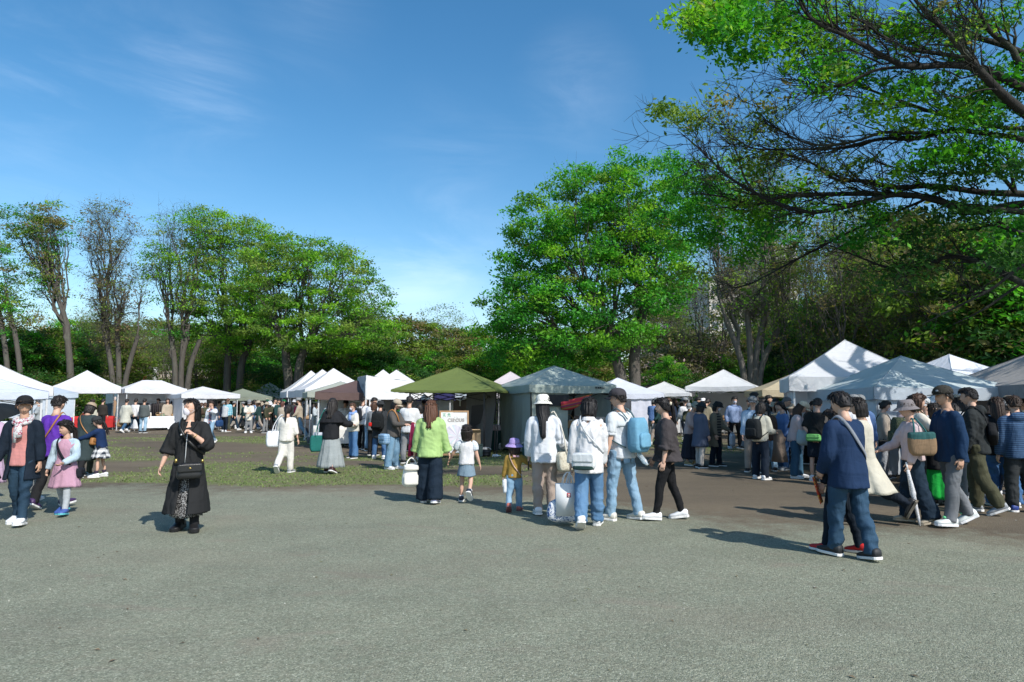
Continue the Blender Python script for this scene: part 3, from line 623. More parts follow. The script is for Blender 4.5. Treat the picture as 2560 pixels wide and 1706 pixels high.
# ------------------------------------------------------------------ the overhanging tree whose trunk stands beyond the right edge
def over_px(pts, Y0, Y1):
    n = len(pts); return np.array([pt(x, y, Y0 + (Y1 - Y0) * (i / (n - 1)) ** 0.9) for i, (x, y) in enumerate(pts)])
def c4(l): return [(1600 + x / 2.45, y / 2.45) for x, y in l]
def c5(l): return [(1640 + x / 2.557, 440 + y / 2.557) for x, y in l]
def overhang():
    rg = np.random.default_rng(77); TY = 12.0; base = np.array((11.2, TY, 0.0))
    root = thing('zelkova_tree', 'near overhanging tree with long arching dark branches reaching in from the right', 'tree', tuple(base))
    B = Branches(); tw = []
    fork = np.array((11.0, TY, 3.2)); B.tube(catmull([base + (0.1, 0, -.1), base + (0, 0, 1.5), fork, (11.4, 12.4, 6.0), (12.2, 13.0, 9.5), (12.4, 13.4, 13.0)], 14), np.linspace(.42, .10, 14), 10)
    TR = [  # traced branch lines, thickness in source pixels at the thick end, depth at the trunk side and at the tip
     (c4([(2600, 960), (2352, 860), (2200, 830), (1900, 800), (1700, 850), (1500, 850), (1350, 880), (1200, 910), (950, 915), (700, 910), (560, 830)]), 19, 12, 14.5),
     (c4([(1900, 805), (1700, 815), (1500, 812), (1300, 870), (1100, 890), (950, 850), (800, 760), (740, 700)]), 10, 12.4, 13.5),
     (c4([(2640, 640), (2352, 540), (2100, 430), (1900, 400), (1650, 410), (1500, 350), (1280, 230), (1100, 150), (1000, 60), (960, -60)]), 27, 11.5, 10.5),
     (c4([(2600, 420), (2352, 330), (2200, 270), (2000, 220), (1800, 195), (1550, 160), (1250, 190), (1000, 160), (680, 145)]), 22, 11.8, 12.5),
     (c4([(1650, 410), (1450, 430), (1250, 520), (1130, 530), (950, 490), (850, 480)]), 9, 11.3, 12.6),
     (c4([(2640, 1230), (2352, 1190), (2100, 1180), (1800, 1140), (1550, 1150), (1400, 1110), (1200, 1100), (1050, 1000), (850, 940)]), 24, 13, 15),
     (c4([(2640, 1280), (2352, 1250), (2000, 1300), (1800, 1215), (1500, 1190), (1200, 1190), (900, 1200), (700, 1250), (500, 1205), (300, 1180)]), 28, 12.5, 16),
     (c4([(2640, 1330), (2352, 1300), (1900, 1250), (1600, 1190), (1300, 1260), (1050, 1300), (850, 1250), (700, 1180), (550, 1090), (430, 980), (350, 900), (230, 800)]), 20, 12.2, 15.5),
     (c4([(700, 1180), (640, 1090), (600, 960), (560, 850), (500, 740)]), 7, 15, 16),
     (c4([(2640, 900), (2352, 690), (2200, 560), (2050, 400), (1900, 220), (1750, 80), (1650, -40)]), 34, 11.2, 9.8),
     (c4([(2640, 560), (2352, 420), (2270, 290), (2150, 200), (2080, 80), (2000, -40)]), 26, 11.6, 11),
     (c4([(2352, 690), (2250, 640), (2150, 560), (2080, 460), (1980, 380), (1850, 340), (1700, 320), (1540, 300)]), 15, 12, 13),
     (c4([(2640, 1500), (2352, 1430), (2150, 1380), (2050, 1410), (1800, 1415)]), 12, 12, 13.5),
     (c4([(2600, 800), (2352, 790), (2200, 780), (2000, 740), (1800, 690), (1600, 620), (1430, 560), (1300, 500), (1180, 420), (1120, 330)]), 14, 12.6, 13.5),
     (c4([(1800, 690), (1650, 650), (1500, 640), (1350, 600), (1200, 580), (1050, 600)]), 6, 13, 14),
     (c4([(2100, 430), (2000, 360), (1850, 330), (1650, 300), (1500, 230), (1350, 130), (1200, 60), (1100, -40)]), 12, 11.5, 12),
     (c4([(2300, 1180), (2200, 1070), (2050, 960), (1900, 830)]), 12, 13, 13), (c4([(2300, 1180), (2260, 1000), (2240, 860)]), 10, 13, 12.8),
     (c4([(1400, 1110), (1230, 1090), (1100, 1020), (950, 960), (820, 930)]), 7, 14, 15), (c4([(2200, 1050), (1950, 1060), (1700, 1060), (1450, 990), (1300, 900)]), 8, 13.4, 14.6),
     (c5([(2640, 800), (2353, 690), (2150, 590), (2000, 530), (1850, 520), (1700, 590), (1500, 590), (1300, 520), (1100, 440)]), 22, 12, 14.5),
     (c5([(2640, 480), (2353, 570), (2150, 720), (1900, 850), (1700, 950)]), 12, 11.8, 13), (c5([(2640, 560), (2353, 680), (2100, 850), (1900, 950)]), 10, 12.2, 13),
     (c5([(1450, 280), (1300, 330), (1100, 430), (850, 560), (600, 690), (480, 720)]), 9, 14, 16),
     (c5([(1900, 60), (1700, 160), (1500, 250), (1300, 380), (1150, 470)]), 10, 13.5, 15),
    ]
    # limbs above the frame that fill out the crown and cast the dappled shade
    def limb(p0, p1, r): TR3.append((curve(p0, (p1 - p0) * (0.3, 0.3, 1) + (0, 0, .5), p1, rg, 11, .05, .1), r))
    TR3 = []
    for a in np.arange(0, 360, 24):
        ra = math.radians(a + rg.uniform(-8, 8)); rad = rg.uniform(5.0, 8.5); z = rg.uniform(7.5, 12.5)
        e = np.array((12.0 + math.cos(ra) * rad, 12.0 + math.sin(ra) * rad, z))
        if e[1] > 3 and e[0] / max(e[1], .1) < 0.72 and (z - 1.6) / e[1] < 0.66: continue
        limb(np.array((11.8, 12.6, rg.uniform(4, 8))), e, rg.uniform(.07, .12))
    segs = []
    for line, th, y0, y1 in TR:
        P = catmull(over_px(line, y0, y1), 4 * len(line)); r0 = th * .38 * y0 / F; n = len(P); tt = np.linspace(0, 1, n)
        R = np.maximum(0.008, r0 * (1 - tt) ** 0.8 + 0.008); B.tube(P, R, 7); segs.append((P, R, True))
    for P, r in TR3:
        R = np.linspace(r, 0.015, len(P)); B.tube(P, R, 6); segs.append((P, R, False))
    for P, R, vis in segs:      # side shoots and fine twigs
        L = np.linalg.norm(np.diff(P, axis=0), axis=1).sum(); k = int(L * (5.2 if vis else 1.6))
        for _ in range(k):
            i = int(rg.integers(len(P) // 4, len(P) - 1)); d = P[i] - P[i - 1]; d /= np.linalg.norm(d) + 1e-9
            e = d * 0.8 + rg.normal(size=3) * 0.42 + np.array((0, 0, 0.12)); ln = rg.uniform(0.5, 1.5) * (1.0 if vis else 1.3); q = P[i] + e / np.linalg.norm(e) * ln
            if q[2] < 3.4: continue
            r = min(R[i] * .55, 0.022); S = curve(P[i], d + e * .5, q, rg, 6, .10, .15); B.tube(S, np.linspace(r, .005, 6), 3); tw.append((S, vis))
            for _ in range(7):
                j = int(rg.integers(1, 6)); dd = (S[j] - S[j - 1]); dd /= np.linalg.norm(dd) + 1e-9; e2 = dd + rg.normal(size=3) * .55 + (0, 0, .1); q2 = S[j] + e2 / np.linalg.norm(e2) * rg.uniform(.25, .7)
                m = (S[j] + q2) / 2 + rg.normal(size=3) * .04; B.tube([S[j], m, q2], [.0065, .0048, .0026], 3)
                if rg.random() < .8:
                    e3 = e2 + rg.normal(size=3) * .8; B.tube([m, m + e3 / np.linalg.norm(e3) * rg.uniform(.15, .4)], [.004, .002], 3)
    Vb = [v - base for v in B.V]; B.V = Vb
    link('trunk', B.mesh('trunk'), BARK2, root)
    Vs, Cs = [], []
    # leaf clumps: (x, y, depth, spread px, clumps, palette) read off the photograph, the rest sparse on the twigs
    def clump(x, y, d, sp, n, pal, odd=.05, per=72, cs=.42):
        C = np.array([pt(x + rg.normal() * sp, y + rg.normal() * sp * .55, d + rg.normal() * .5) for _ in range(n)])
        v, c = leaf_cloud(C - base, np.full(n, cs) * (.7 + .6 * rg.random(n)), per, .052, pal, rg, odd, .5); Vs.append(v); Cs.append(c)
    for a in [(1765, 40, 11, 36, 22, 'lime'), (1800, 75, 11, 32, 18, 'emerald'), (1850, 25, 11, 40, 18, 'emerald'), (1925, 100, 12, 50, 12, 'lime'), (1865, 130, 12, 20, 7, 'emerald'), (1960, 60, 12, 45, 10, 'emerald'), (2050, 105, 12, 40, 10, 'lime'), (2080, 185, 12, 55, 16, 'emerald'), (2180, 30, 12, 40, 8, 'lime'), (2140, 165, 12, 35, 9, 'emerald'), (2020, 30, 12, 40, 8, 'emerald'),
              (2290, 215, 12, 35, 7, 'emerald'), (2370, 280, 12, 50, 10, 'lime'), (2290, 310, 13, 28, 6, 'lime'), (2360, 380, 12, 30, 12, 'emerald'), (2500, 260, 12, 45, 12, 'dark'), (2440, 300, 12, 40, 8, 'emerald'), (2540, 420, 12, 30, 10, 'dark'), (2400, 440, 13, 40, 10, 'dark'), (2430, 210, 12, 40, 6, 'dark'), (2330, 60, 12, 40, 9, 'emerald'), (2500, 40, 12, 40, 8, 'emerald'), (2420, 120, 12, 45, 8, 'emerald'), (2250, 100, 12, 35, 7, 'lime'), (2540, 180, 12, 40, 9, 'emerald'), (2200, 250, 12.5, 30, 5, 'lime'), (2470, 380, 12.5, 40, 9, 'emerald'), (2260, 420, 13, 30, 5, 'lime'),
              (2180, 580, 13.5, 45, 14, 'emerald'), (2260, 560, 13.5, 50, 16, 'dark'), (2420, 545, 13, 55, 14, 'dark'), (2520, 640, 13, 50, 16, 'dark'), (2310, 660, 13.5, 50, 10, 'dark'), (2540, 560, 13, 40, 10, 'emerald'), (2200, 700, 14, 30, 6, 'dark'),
              (1960, 485, 16, 35, 14, 'lime'), (1900, 520, 16, 45, 24, 'lime'), (1930, 560, 16, 50, 18, 'emerald'), (1830, 545, 17, 45, 18, 'emerald'), (1770, 490, 17, 50, 24, 'emerald'), (1720, 430, 18, 45, 30, 'emerald'), (1700, 560, 18, 45, 22, 'emerald'), (1780, 600, 17, 50, 18, 'emerald'),
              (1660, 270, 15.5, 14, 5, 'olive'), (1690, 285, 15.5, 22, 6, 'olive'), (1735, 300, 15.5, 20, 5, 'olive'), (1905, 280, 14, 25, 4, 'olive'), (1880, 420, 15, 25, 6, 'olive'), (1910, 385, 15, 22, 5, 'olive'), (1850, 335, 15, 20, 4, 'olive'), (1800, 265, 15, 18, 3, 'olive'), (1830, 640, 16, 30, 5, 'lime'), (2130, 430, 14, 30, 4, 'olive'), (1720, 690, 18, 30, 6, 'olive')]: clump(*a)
    tips = [S[-1] for S, vis in tw if vis and rg.random() < .22]; C = np.array(tips); v, c = leaf_cloud(C - base, np.full(len(C), .2), 16, .05, 'olive', rg, .2, .5); Vs.append(v); Cs.append(c)
    tips = [S[-1] for S, vis in tw if not vis and rg.random() < .5]; C = np.array(tips); v, c = leaf_cloud(C - base, np.full(len(C), .48), 95, .085, 'emerald', rg, .2, .5); Vs.append(v); Cs.append(c)
    crown_obj(Vs, Cs, root)
overhang()

def fallen_leaves():
    """a few dry leaves and bits of litter blown over the yard and the turf"""
    n = 170; Y = 4 + 16 * rng.random(n) ** 1.2; X = (rng.random(n) * 2 - 1) * (.6 + Y * .78); a = rng.random(n) * 6.283; r = .012 + .016 * rng.random(n); b = np.array([(-1, 0, .1), (0, -.45, .35), (1, 0, .15), (0, .45, .3)]); V = np.repeat(b[None], n, 0) * r[:, None, None]
    c, q = np.cos(a)[:, None], np.sin(a)[:, None]; V = np.stack([V[..., 0] * c - V[..., 1] * q + X[:, None], V[..., 0] * q + V[..., 1] * c + Y[:, None], V[..., 2] + .003], -1).reshape(-1, 3)
    m = NT('dry_leaf'); rr = m.n('ShaderNodeNewGeometry').outputs['Random Per Island']; col = m.ramp(rr, [(0, (.12, .09, .06)), (.5, (.19, .14, .085)), (.85, (.15, .17, .08)), (1, (.45, .43, .39))])
    o = link('leaves', np_mesh('leaves', V, np.arange(4 * n).reshape(n, 4), False), m.done(m.bsdf(col, .8, .2))); tag(o, 'dry leaves and scraps scattered over the ground', 'leaves', kind='stuff')
fallen_leaves()
# ------------------------------------------------------------------ far bank, path, houses
def far_setting():
    V = []; Y0, Y1, Y2, Y3 = 56, 62, 63.0, 75; xs = np.linspace(-75, -6, 40); n = len(xs)
    bump = lambda k: 0.25 * np.sin(xs * .35 + k) * (1 - sstep(-14, -6, xs)); fall = 1 - sstep(-15, -7, xs)
    rows = [(Y0, 0.004), (58, 0.7), (60.5, 1.35), (Y1, 1.5), (Y3 - 6, 3.1), (Y3, 4.2), (88, 4.4), (91, 0.0)]
    for i, (y, z) in enumerate(rows): V.append(np.stack([xs, np.full(n, y), z * fall + (bump(i) * .4 if 0 < z < 4.4 and z > .1 else 0) + 0.004], 1))
    idx = np.arange(n * len(rows)).reshape(len(rows), n); Fq = np.stack([idx[:-1, :-1], idx[:-1, 1:], idx[1:, 1:], idx[1:, :-1]], -1).reshape(-1, 4)
    m = NT('bank_grass'); o = m.coord(); c = m.mix(m.noise(o, .9, 5), (0.07, 0.13, 0.03), (0.15, 0.20, 0.06)); c = m.mix(m.ramp(m.noise(m.scaled(o, (.2, 1, 1)), .7, 3), [(.5, (0, 0, 0)), (.62, (1, 1, 1))]), c, (0.22, 0.18, 0.12))
    b = link('grass_bank', np_mesh('grass_bank', np.concatenate(V), Fq), m.done(m.bsdf(c, .9, .1))); b['kind'] = 'structure'; b['label'] = 'low grassy bank rising beyond the left trees'
    w = MB(); w.box((-36, 61.0, .95), (60, .35, 1.2)); w.box((-36, 61.0, 1.6), (60.3, .45, .12))
    o = part('retaining_wall', w, plain('pale_concrete', (0.42, 0.36, 0.29), .9, .1, bump=.3, bscale=12), None, False); tag(o, 'long low beige retaining wall at the foot of the grassy bank', 'wall')
    w = MB(); w.box((-40, 74.5, 4.35), (66, .3, 1.0)); o = part('parapet_wall', w, plain('parapet', (0.5, 0.42, 0.36), .9, .1, bump=.3, bscale=12), None, False); tag(o, 'pale pinkish wall along the top of the bank', 'wall')
    f = thing('rail_fence', 'thin pale rail fence above the bank wall', 'fence', (-40, 73.6, 4.2)); wm_ = plain('weathered_rail', (.34, .33, .30), .7)
    pm = None
    for k in range(34):
        if pm is None: mb = MB(); mb.box((0, 0, .7), (.07, .07, 1.4)); pm = mb.mesh('post', False); pm.materials.append(wm_)
        p = bpy.data.objects.new('post', pm); COL.objects.link(p); p.parent = f; p.location = (-33 + 2 * k, 0, 0)
    for z in (.7, 1.3): mb = MB(); mb.box((0, -.08, z), (66, .04, .06)); part('rail', mb, wm_, f, False)
    for px, lab, c, h in ((362, 'small red post box shape by the bank fence', (.40, .05, .04), .8), (388, 'white painted post standing tall on the bank', (.6, .6, .6), 1.7)):
        q = pt(px, 930, 70); mb = MB(); mb.rbox((0, 0, h / 2), (.34 if h < 2 else .2, .3, h), bev=.1); mb.rbox((0, 0, h + .05), (.38 if h < 2 else .24, .34, .10), bev=.2)
        o = part('marker_post', mb, plain(lab, c), None); o.location = (q[0], 70, 3.2); tag(o, lab, 'post')
far_setting()

def apartment(px0, px1, pytop, pybot, Y, label, wallc, floors, bays, rot=0.0, roof_box=True, depth=12):
    a = pt(px0, pytop, Y); b = pt(px1, pytop, Y); Wd = b[0] - a[0]; H = a[2]
    root = thing('apartment_building', label, 'building', ((a[0] + b[0]) / 2, Y + depth / 2, 0), rot)
    wall = plain('render_' + label, wallc, .85, .2, bump=.1, bscale=3, var=.05); glass = plain('dark_glass', (.05, .07, .09), .15, .6); fr = plain('window_frame', (.6, .6, .6), .5)
    mb = MB(); mb.box((0, 0, H / 2), (Wd, depth, H)); part('wall', mb, wall, root, False)
    mb = MB(); mb.box((0, 0, H + .2), (Wd + .5, depth + .5, .4)); rf = part('roof', mb, plain('roof_slab', (.45, .45, .44), .9), root, False)
    if roof_box: mb = MB(); mb.box((Wd * .2, 1, H + 1.3), (Wd * .25, 4, 1.8)); part('lift_house', mb, wall, rf, False)
    fh = H / floors; bw = Wd / bays
    wmb = MB(); wmb.box((0, -.04, 0), (bw * .62, .1, fh * .5)); wme = wmb.mesh('window', False); wme.materials.append(fr)
    gmb = MB(); gmb.box((-bw * .145, -.1, 0), (bw * .25, .05, fh * .42)); gmb.box((bw * .145, -.1, 0), (bw * .25, .05, fh * .42)); gme_ = gmb.mesh('pane', False); gme_.materials.append(glass)
    bmb = MB(); bmb.box((0, -.62, -fh * .3), (bw * .9, .08, fh * .36)); bmb.box((0, -.32, -fh * .47), (bw * .9, .64, .12)); bme = bmb.mesh('balcony', False); bme.materials.append(wall)
    for f in range(floors):
        for k in range(bays):
            if floors > 2 and f == 0: continue
            w = bpy.data.objects.new('window', wme); COL.objects.link(w); w.parent = root; w.location = (-Wd / 2 + bw * (k + .5), -depth / 2, fh * (f + .55))
            g = bpy.data.objects.new('pane', gme_); COL.objects.link(g); g.parent = w
            if f % 2 == 1: bb = bpy.data.objects.new('balcony', bme); COL.objects.link(bb); bb.parent = root; bb.location = (-Wd / 2 + bw * (k + .5), -depth / 2, fh * (f + .55))
    return root
apartment(1740, 1862, 706, 800, 118, 'cream apartment block with stepped balconies behind the vase shaped tree', (.62, .59, .53), 7, 4, .3)
apartment(1600, 1738, 722, 800, 125, 'grey apartment block left of the cream block behind the emerald tree', (.32, .34, .36), 6, 5, -.1)
apartment(1905, 1985, 618, 780, 130, 'tall white apartment tower right of the vase shaped tree', (.7, .69, .66), 10, 3, .1)
apartment(2150, 2262, 604, 760, 120, 'broad white apartment block half hidden behind the right wood', (.7, .69, .66), 9, 4, .15)
apartment(2262, 2330, 690, 760, 128, 'lower white building beside the broad white block', (.66, .65, .62), 7, 3, .15)

# ------------------------------------------------------------------ market tents
WHITE = (.74, .75, .77)
steel = plain('white_steel', (.62, .63, .64), .4, .5, .3); dsteel = plain('black_steel', (.02, .02, .022), .4, .5); gsteel = plain('grey_steel', (.3, .31, .32), .4, .5, .3)
TENTS = {}
def tent(key, label, centre, rot, w, d, eave, val, apex, color, ridge=0.0, leg=steel, walls=(), over=0.06, inset=0.06, sag=1.15, valc=None, name='market_tent', group='market tents', trans=.2, bottom=0.03, low=0.0):
    """a pop-up canopy: four roof slopes, a valance on each side, four legs with feet, scissor truss, optional side walls.
    walls: (side, z0, z1, u0, u1, colour) side 0 front(-y) 1 right 2 back 3 left"""
    root = thing(name, label, 'tent', (centre[0], centre[1], 0), rot, group); TENTS[key] = root; root['w'] = w
    cm = canopy_mat('cloth_' + key, color, trans); vm = canopy_mat('valance_' + key, valc or color, trans)
    hw, hd = w / 2 + over, d / 2 + over; rl = ridge / 2
    co = [(-hw, -hd), (hw, -hd), (hw, hd), (-hw, hd)]; top = [(-rl, 0), (rl, 0), (rl, 0), (-rl, 0)]
    R = np.random.default_rng(abs(hash(key)) % 9999 if False else sum(map(ord, key)))
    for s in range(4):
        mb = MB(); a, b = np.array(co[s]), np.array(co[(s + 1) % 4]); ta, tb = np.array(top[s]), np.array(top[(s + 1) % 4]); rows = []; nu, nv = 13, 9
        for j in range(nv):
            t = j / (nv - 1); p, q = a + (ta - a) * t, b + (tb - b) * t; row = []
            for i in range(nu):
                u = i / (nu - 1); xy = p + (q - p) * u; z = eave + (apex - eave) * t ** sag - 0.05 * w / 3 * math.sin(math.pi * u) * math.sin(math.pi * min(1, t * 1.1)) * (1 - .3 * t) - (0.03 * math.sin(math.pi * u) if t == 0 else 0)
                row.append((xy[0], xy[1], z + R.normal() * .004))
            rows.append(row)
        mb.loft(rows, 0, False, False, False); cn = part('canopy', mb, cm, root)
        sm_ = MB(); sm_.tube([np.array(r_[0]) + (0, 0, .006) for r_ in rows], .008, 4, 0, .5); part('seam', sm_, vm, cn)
        if val > 0:
            mb = MB(); rows = []; nm = np.array(((b - a)[1], -(b - a)[0])); nm = nm / np.linalg.norm(nm); o1 = a + nm * .004; o2 = b + nm * .004
            for j in range(3):
                t = j / 2; row = []
                for i in range(nu):
                    u = i / (nu - 1); xy = o1 + (o2 - o1) * u + nm * (0.012 * math.sin(u * 23 + s) * t); z = eave - val * t - 0.03 * math.sin(math.pi * u) - (.0 if t < 1 else .012 * abs(math.sin(u * 19)))
                    row.append((xy[0], xy[1], z))
                rows.append(row)
            mb.loft(rows, 0, False, False, False); part('valance', mb, vm, root)
    lx, ly = w / 2 - inset, d / 2 - inset; ez = eave - .02
    legs = [(-lx, -ly), (lx, -ly), (lx, ly), (-lx, ly)]
    for x, y in legs:
        mb = MB(); mb.box((x, y, ez / 2 + .02), (.042, .042, ez - .04)); mb.box((x, y, .012), (.11, .11, .02)); mb.box((x, y, ez * .52), (.058, .058, .10)); lg_ = part('leg', mb, leg, root, False)
        if R.random() < .6: wb_ = MB(); wb_.rbox((x, y + .03, .13), (.17, .17, .24), bev=.3, bulge=.08, n=10, k=4); part('weight', wb_, plain('sand_weight_%d' % (ord(key[0]) % 3), [(.03, .03, .032), (.55, .55, .54), (.10, .11, .12)][ord(key[0]) % 3], .7), lg_)
    for s in range(4):
        a, b = legs[s], legs[(s + 1) % 4]; mb = MB(); k = 2
        for i in range(k):
            f = lambda u, z: (a[0] + (b[0] - a[0]) * u, a[1] + (b[1] - a[1]) * u, z)
            u0, u1 = i / k, (i + 1) / k; mb.bar(f(u0, ez - .06), f(u1, ez - .3), .013); mb.bar(f(u0, ez - .3), f(u1, ez - .06), .013)
        part('truss', mb, leg, root, False)
    mb = MB(); mb.bar((0, 0, apex - .75), (0, 0, apex - .03), .022, 0, 8); part('centre_pole', mb, leg, root)
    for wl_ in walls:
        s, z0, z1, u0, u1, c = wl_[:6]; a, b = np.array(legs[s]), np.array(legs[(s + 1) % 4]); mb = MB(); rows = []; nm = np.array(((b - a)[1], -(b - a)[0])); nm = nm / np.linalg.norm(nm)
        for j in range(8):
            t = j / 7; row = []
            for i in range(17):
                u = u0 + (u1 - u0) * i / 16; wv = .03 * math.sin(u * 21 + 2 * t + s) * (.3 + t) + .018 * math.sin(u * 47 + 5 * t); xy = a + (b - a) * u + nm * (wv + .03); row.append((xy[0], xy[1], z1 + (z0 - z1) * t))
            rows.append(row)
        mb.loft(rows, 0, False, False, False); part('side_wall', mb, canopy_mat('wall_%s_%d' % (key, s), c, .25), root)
    return root
def tpx(px, Y): return (pt(px, 1003, Y)[0], Y)
GREYG = (.41, .47, .42)
# left cluster
tent('a1', 'big white tent cut by the left edge of the photo', tpx(-85, 18.5), .72, 3.4, 3.0, 1.98, .24, 2.98, WHITE)
tent('a0', 'pale blue shaded awning tent with a green garland at the left edge', tpx(-97, 16.4), .74, 3.0, 2.4, 1.82, .16, 2.4, (.62, .68, .80))  # the blue shade on this awning is mixed into its cloth colour
tent('a2', 'low grey blue tent just right of the big edge tent', tpx(84, 30), .62, 3.0, 3.0, 1.95, .2, 2.45, (.50, .58, .66), walls=[(0, .9, 1.8, .0, 1, (.55, .62, .70))])
tent('b', 'white peaked tent beside the tall dark banner', tpx(214, 38), .60, 3.0, 3.0, 2.38, .34, 3.3, WHITE)
tent('b2', 'small blue violet tent seen under the white peaked tent beside the banner', tpx(218, 52), .6, 3.0, 3.0, 1.95, .25, 2.6, (.55, .58, .75))
tent('c', 'white tent with a short flat ridge right of the banner', tpx(378, 39), .68, 3.0, 2.4, 2.28, .24, 2.78, WHITE, ridge=.95, walls=[(2, .9, 2.1, 0, 1, (.7, .72, .74)), (1, .3, 2.0, .0, .35, WHITE)])
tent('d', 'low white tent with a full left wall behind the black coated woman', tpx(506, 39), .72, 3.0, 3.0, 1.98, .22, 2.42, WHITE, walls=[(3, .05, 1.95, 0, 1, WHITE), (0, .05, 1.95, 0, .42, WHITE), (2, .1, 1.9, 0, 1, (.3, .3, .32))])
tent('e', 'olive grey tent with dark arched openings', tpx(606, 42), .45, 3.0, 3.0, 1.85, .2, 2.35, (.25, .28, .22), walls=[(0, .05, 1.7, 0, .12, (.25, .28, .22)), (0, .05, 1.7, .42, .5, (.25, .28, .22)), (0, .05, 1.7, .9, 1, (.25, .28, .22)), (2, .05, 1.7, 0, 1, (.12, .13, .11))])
tent('f', 'silvery translucent tent behind the olive grey tent', tpx(672, 50), .5, 3.0, 3.0, 2.05, .25, 2.95, (.50, .57, .60), trans=.3, walls=[(0, .1, 1.9, 0, 1, (.6, .64, .66))])
# the row of three going away
tent('g1', 'farthest of the three white peaked tents in a receding row', tpx(776, 41), .44, 3.0, 3.0, 2.15, .34, 3.42, WHITE)
tent('g2', 'middle one of the three white peaked tents in a receding row', tpx(804, 37.2), .44, 3.0, 3.0, 2.15, .34, 3.32, WHITE)
tent('g3', 'nearest of the three white peaked tents in a receding row', tpx(832, 33.5), .44, 3.0, 3.0, 2.15, .34, 3.2, WHITE)
tent('h', 'pale olive tent in front of the three white peaked tents', tpx(850, 27.5), .36, 2.6, 2.6, 1.95, .2, 2.38, (.40, .43, .37))
tent('i', 'brown tent with white back walls', tpx(890, 24.5), .28, 2.7, 2.6, 1.9, .24, 2.33, (.125, .082, .075), walls=[(2, .05, 1.75, 0, 1, (.75, .74, .70)), (1, .05, 1.75, 0, 1, (.75, .74, .70))], trans=.12)
tent('k1', 'white peaked tent left of the nearer peak behind the boxy white booth', tpx(957, 37), .2, 3.0, 3.0, 2.15, .3, 3.3, WHITE)
tent('k2', 'white peaked tent just behind the boxy white booth and left of the green tent', tpx(990, 34), .2, 3.0, 3.0, 2.15, .3, 3.15, WHITE)
def booth():
    c = tpx(986, 24.2); root = thing('market_booth', 'boxy white booth with a shade-grey lettered side panel left of the green tent', 'booth', (c[0], c[1], 0), .36, 'market tents'); w, d, h = 2.3, 2.0, 2.46
    wm2 = canopy_mat('booth_white', (.84, .85, .86), .15); gm = canopy_mat('booth_shade_grey', (.40, .46, .50), .15); cm2 = canopy_mat('booth_clear', (.5, .55, .52), .45)  # side panel: white sheet greyed, its shade is put into the colour
    def sheet(nm, P0, P1, z0a, z0b, z1a, z1b, m):
        mb = MB(); rows = []
        for j in range(6):
            t = j / 5; rows.append([(P0[0] + (P1[0] - P0[0]) * u, P0[1] + (P1[1] - P0[1]) * u + .012 * math.sin(u * 17 + 3 * t), (z1a + (z1b - z1a) * u) * (1 - t) + (z0a + (z0b - z0a) * u) * t) for u in np.linspace(0, 1, 10)])
        mb.loft(rows, 0, False, False, False); return part(nm, mb, m, root)
    sheet('front_panel', (-w / 2, -d / 2), (w / 2, -d / 2), 1.65, 1.65, h, h - .28, wm2); pn = sheet('side_panel', (-w / 2 - .01, d / 2), (-w / 2 - .01, -d / 2), 1.66, 1.66, h - .02, h, gm)
    sheet('lower_panel', (-w / 2 - .012, d / 2), (-w / 2 - .012, -d / 2), .6, .6, 1.66, 1.66, cm2); sheet('back_panel', (w / 2, d / 2), (-w / 2, d / 2), .1, .1, h - .3, h, wm2); sheet('roof_sheet', (-w / 2, -d / 2), (w / 2, -d / 2), h, h - .28, h + .002, h - .278, wm2)
    mb = MB(); mb.add([(-w / 2, -d / 2, h + .002), (w / 2, -d / 2, h - .278), (w / 2, d / 2, h - .278), (-w / 2, d / 2, h + .002)], [(0, 1, 2, 3)]); part('roof_sheet', mb, wm2, root)
    sheet('drape', (-w / 2 + .12, -d / 2 + .02), (-w / 2 + .5, -d / 2 + .02), .3, .3, 1.66, 1.66, wm2)
    for x, y in ((-w / 2, -d / 2), (w / 2, -d / 2), (w / 2, d / 2), (-w / 2, d / 2)): mb = MB(); mb.box((x, y, h / 2 - .05), (.045, .045, h - .3)); part('leg', mb, steel, root, False)
    mb = MB(); r_ = np.random.default_rng(2)       # faint printed lines, too blurred in the photograph to read
    for z, y0, y1, hh in ((2.12, -.55, -.2, .17), (1.86, -.6, .05, .06), (1.95, .15, .2, .25)):
        y = y0
        while y < y1: wdt = r_.uniform(.025, .06); mb.box((-w / 2 - .03, y, z), (.004, wdt, hh * r_.uniform(.6, 1))); y += wdt + .018
    part('lettering', mb, plain('booth_print', (.24, .29, .32), .8), pn, False)
booth()
tent('n', 'navy blue tent seen under the green tent', tpx(1040, 25.5), .05, 2.75, 2.6, 1.92, .27, 2.2, (.045, .045, .15), walls=[(2, .05, 1.65, 0, 1, (.78, .79, .80))], trans=.3)
tent('n2', 'pale grey awning between the navy tent and the grey mesh wall', tpx(1150, 27), .05, 1.7, 2.0, 1.95, .18, 2.15, (.55, .62, .68), walls=[(2, .05, 1.8, 0, 1, (.12, .09, .07))])
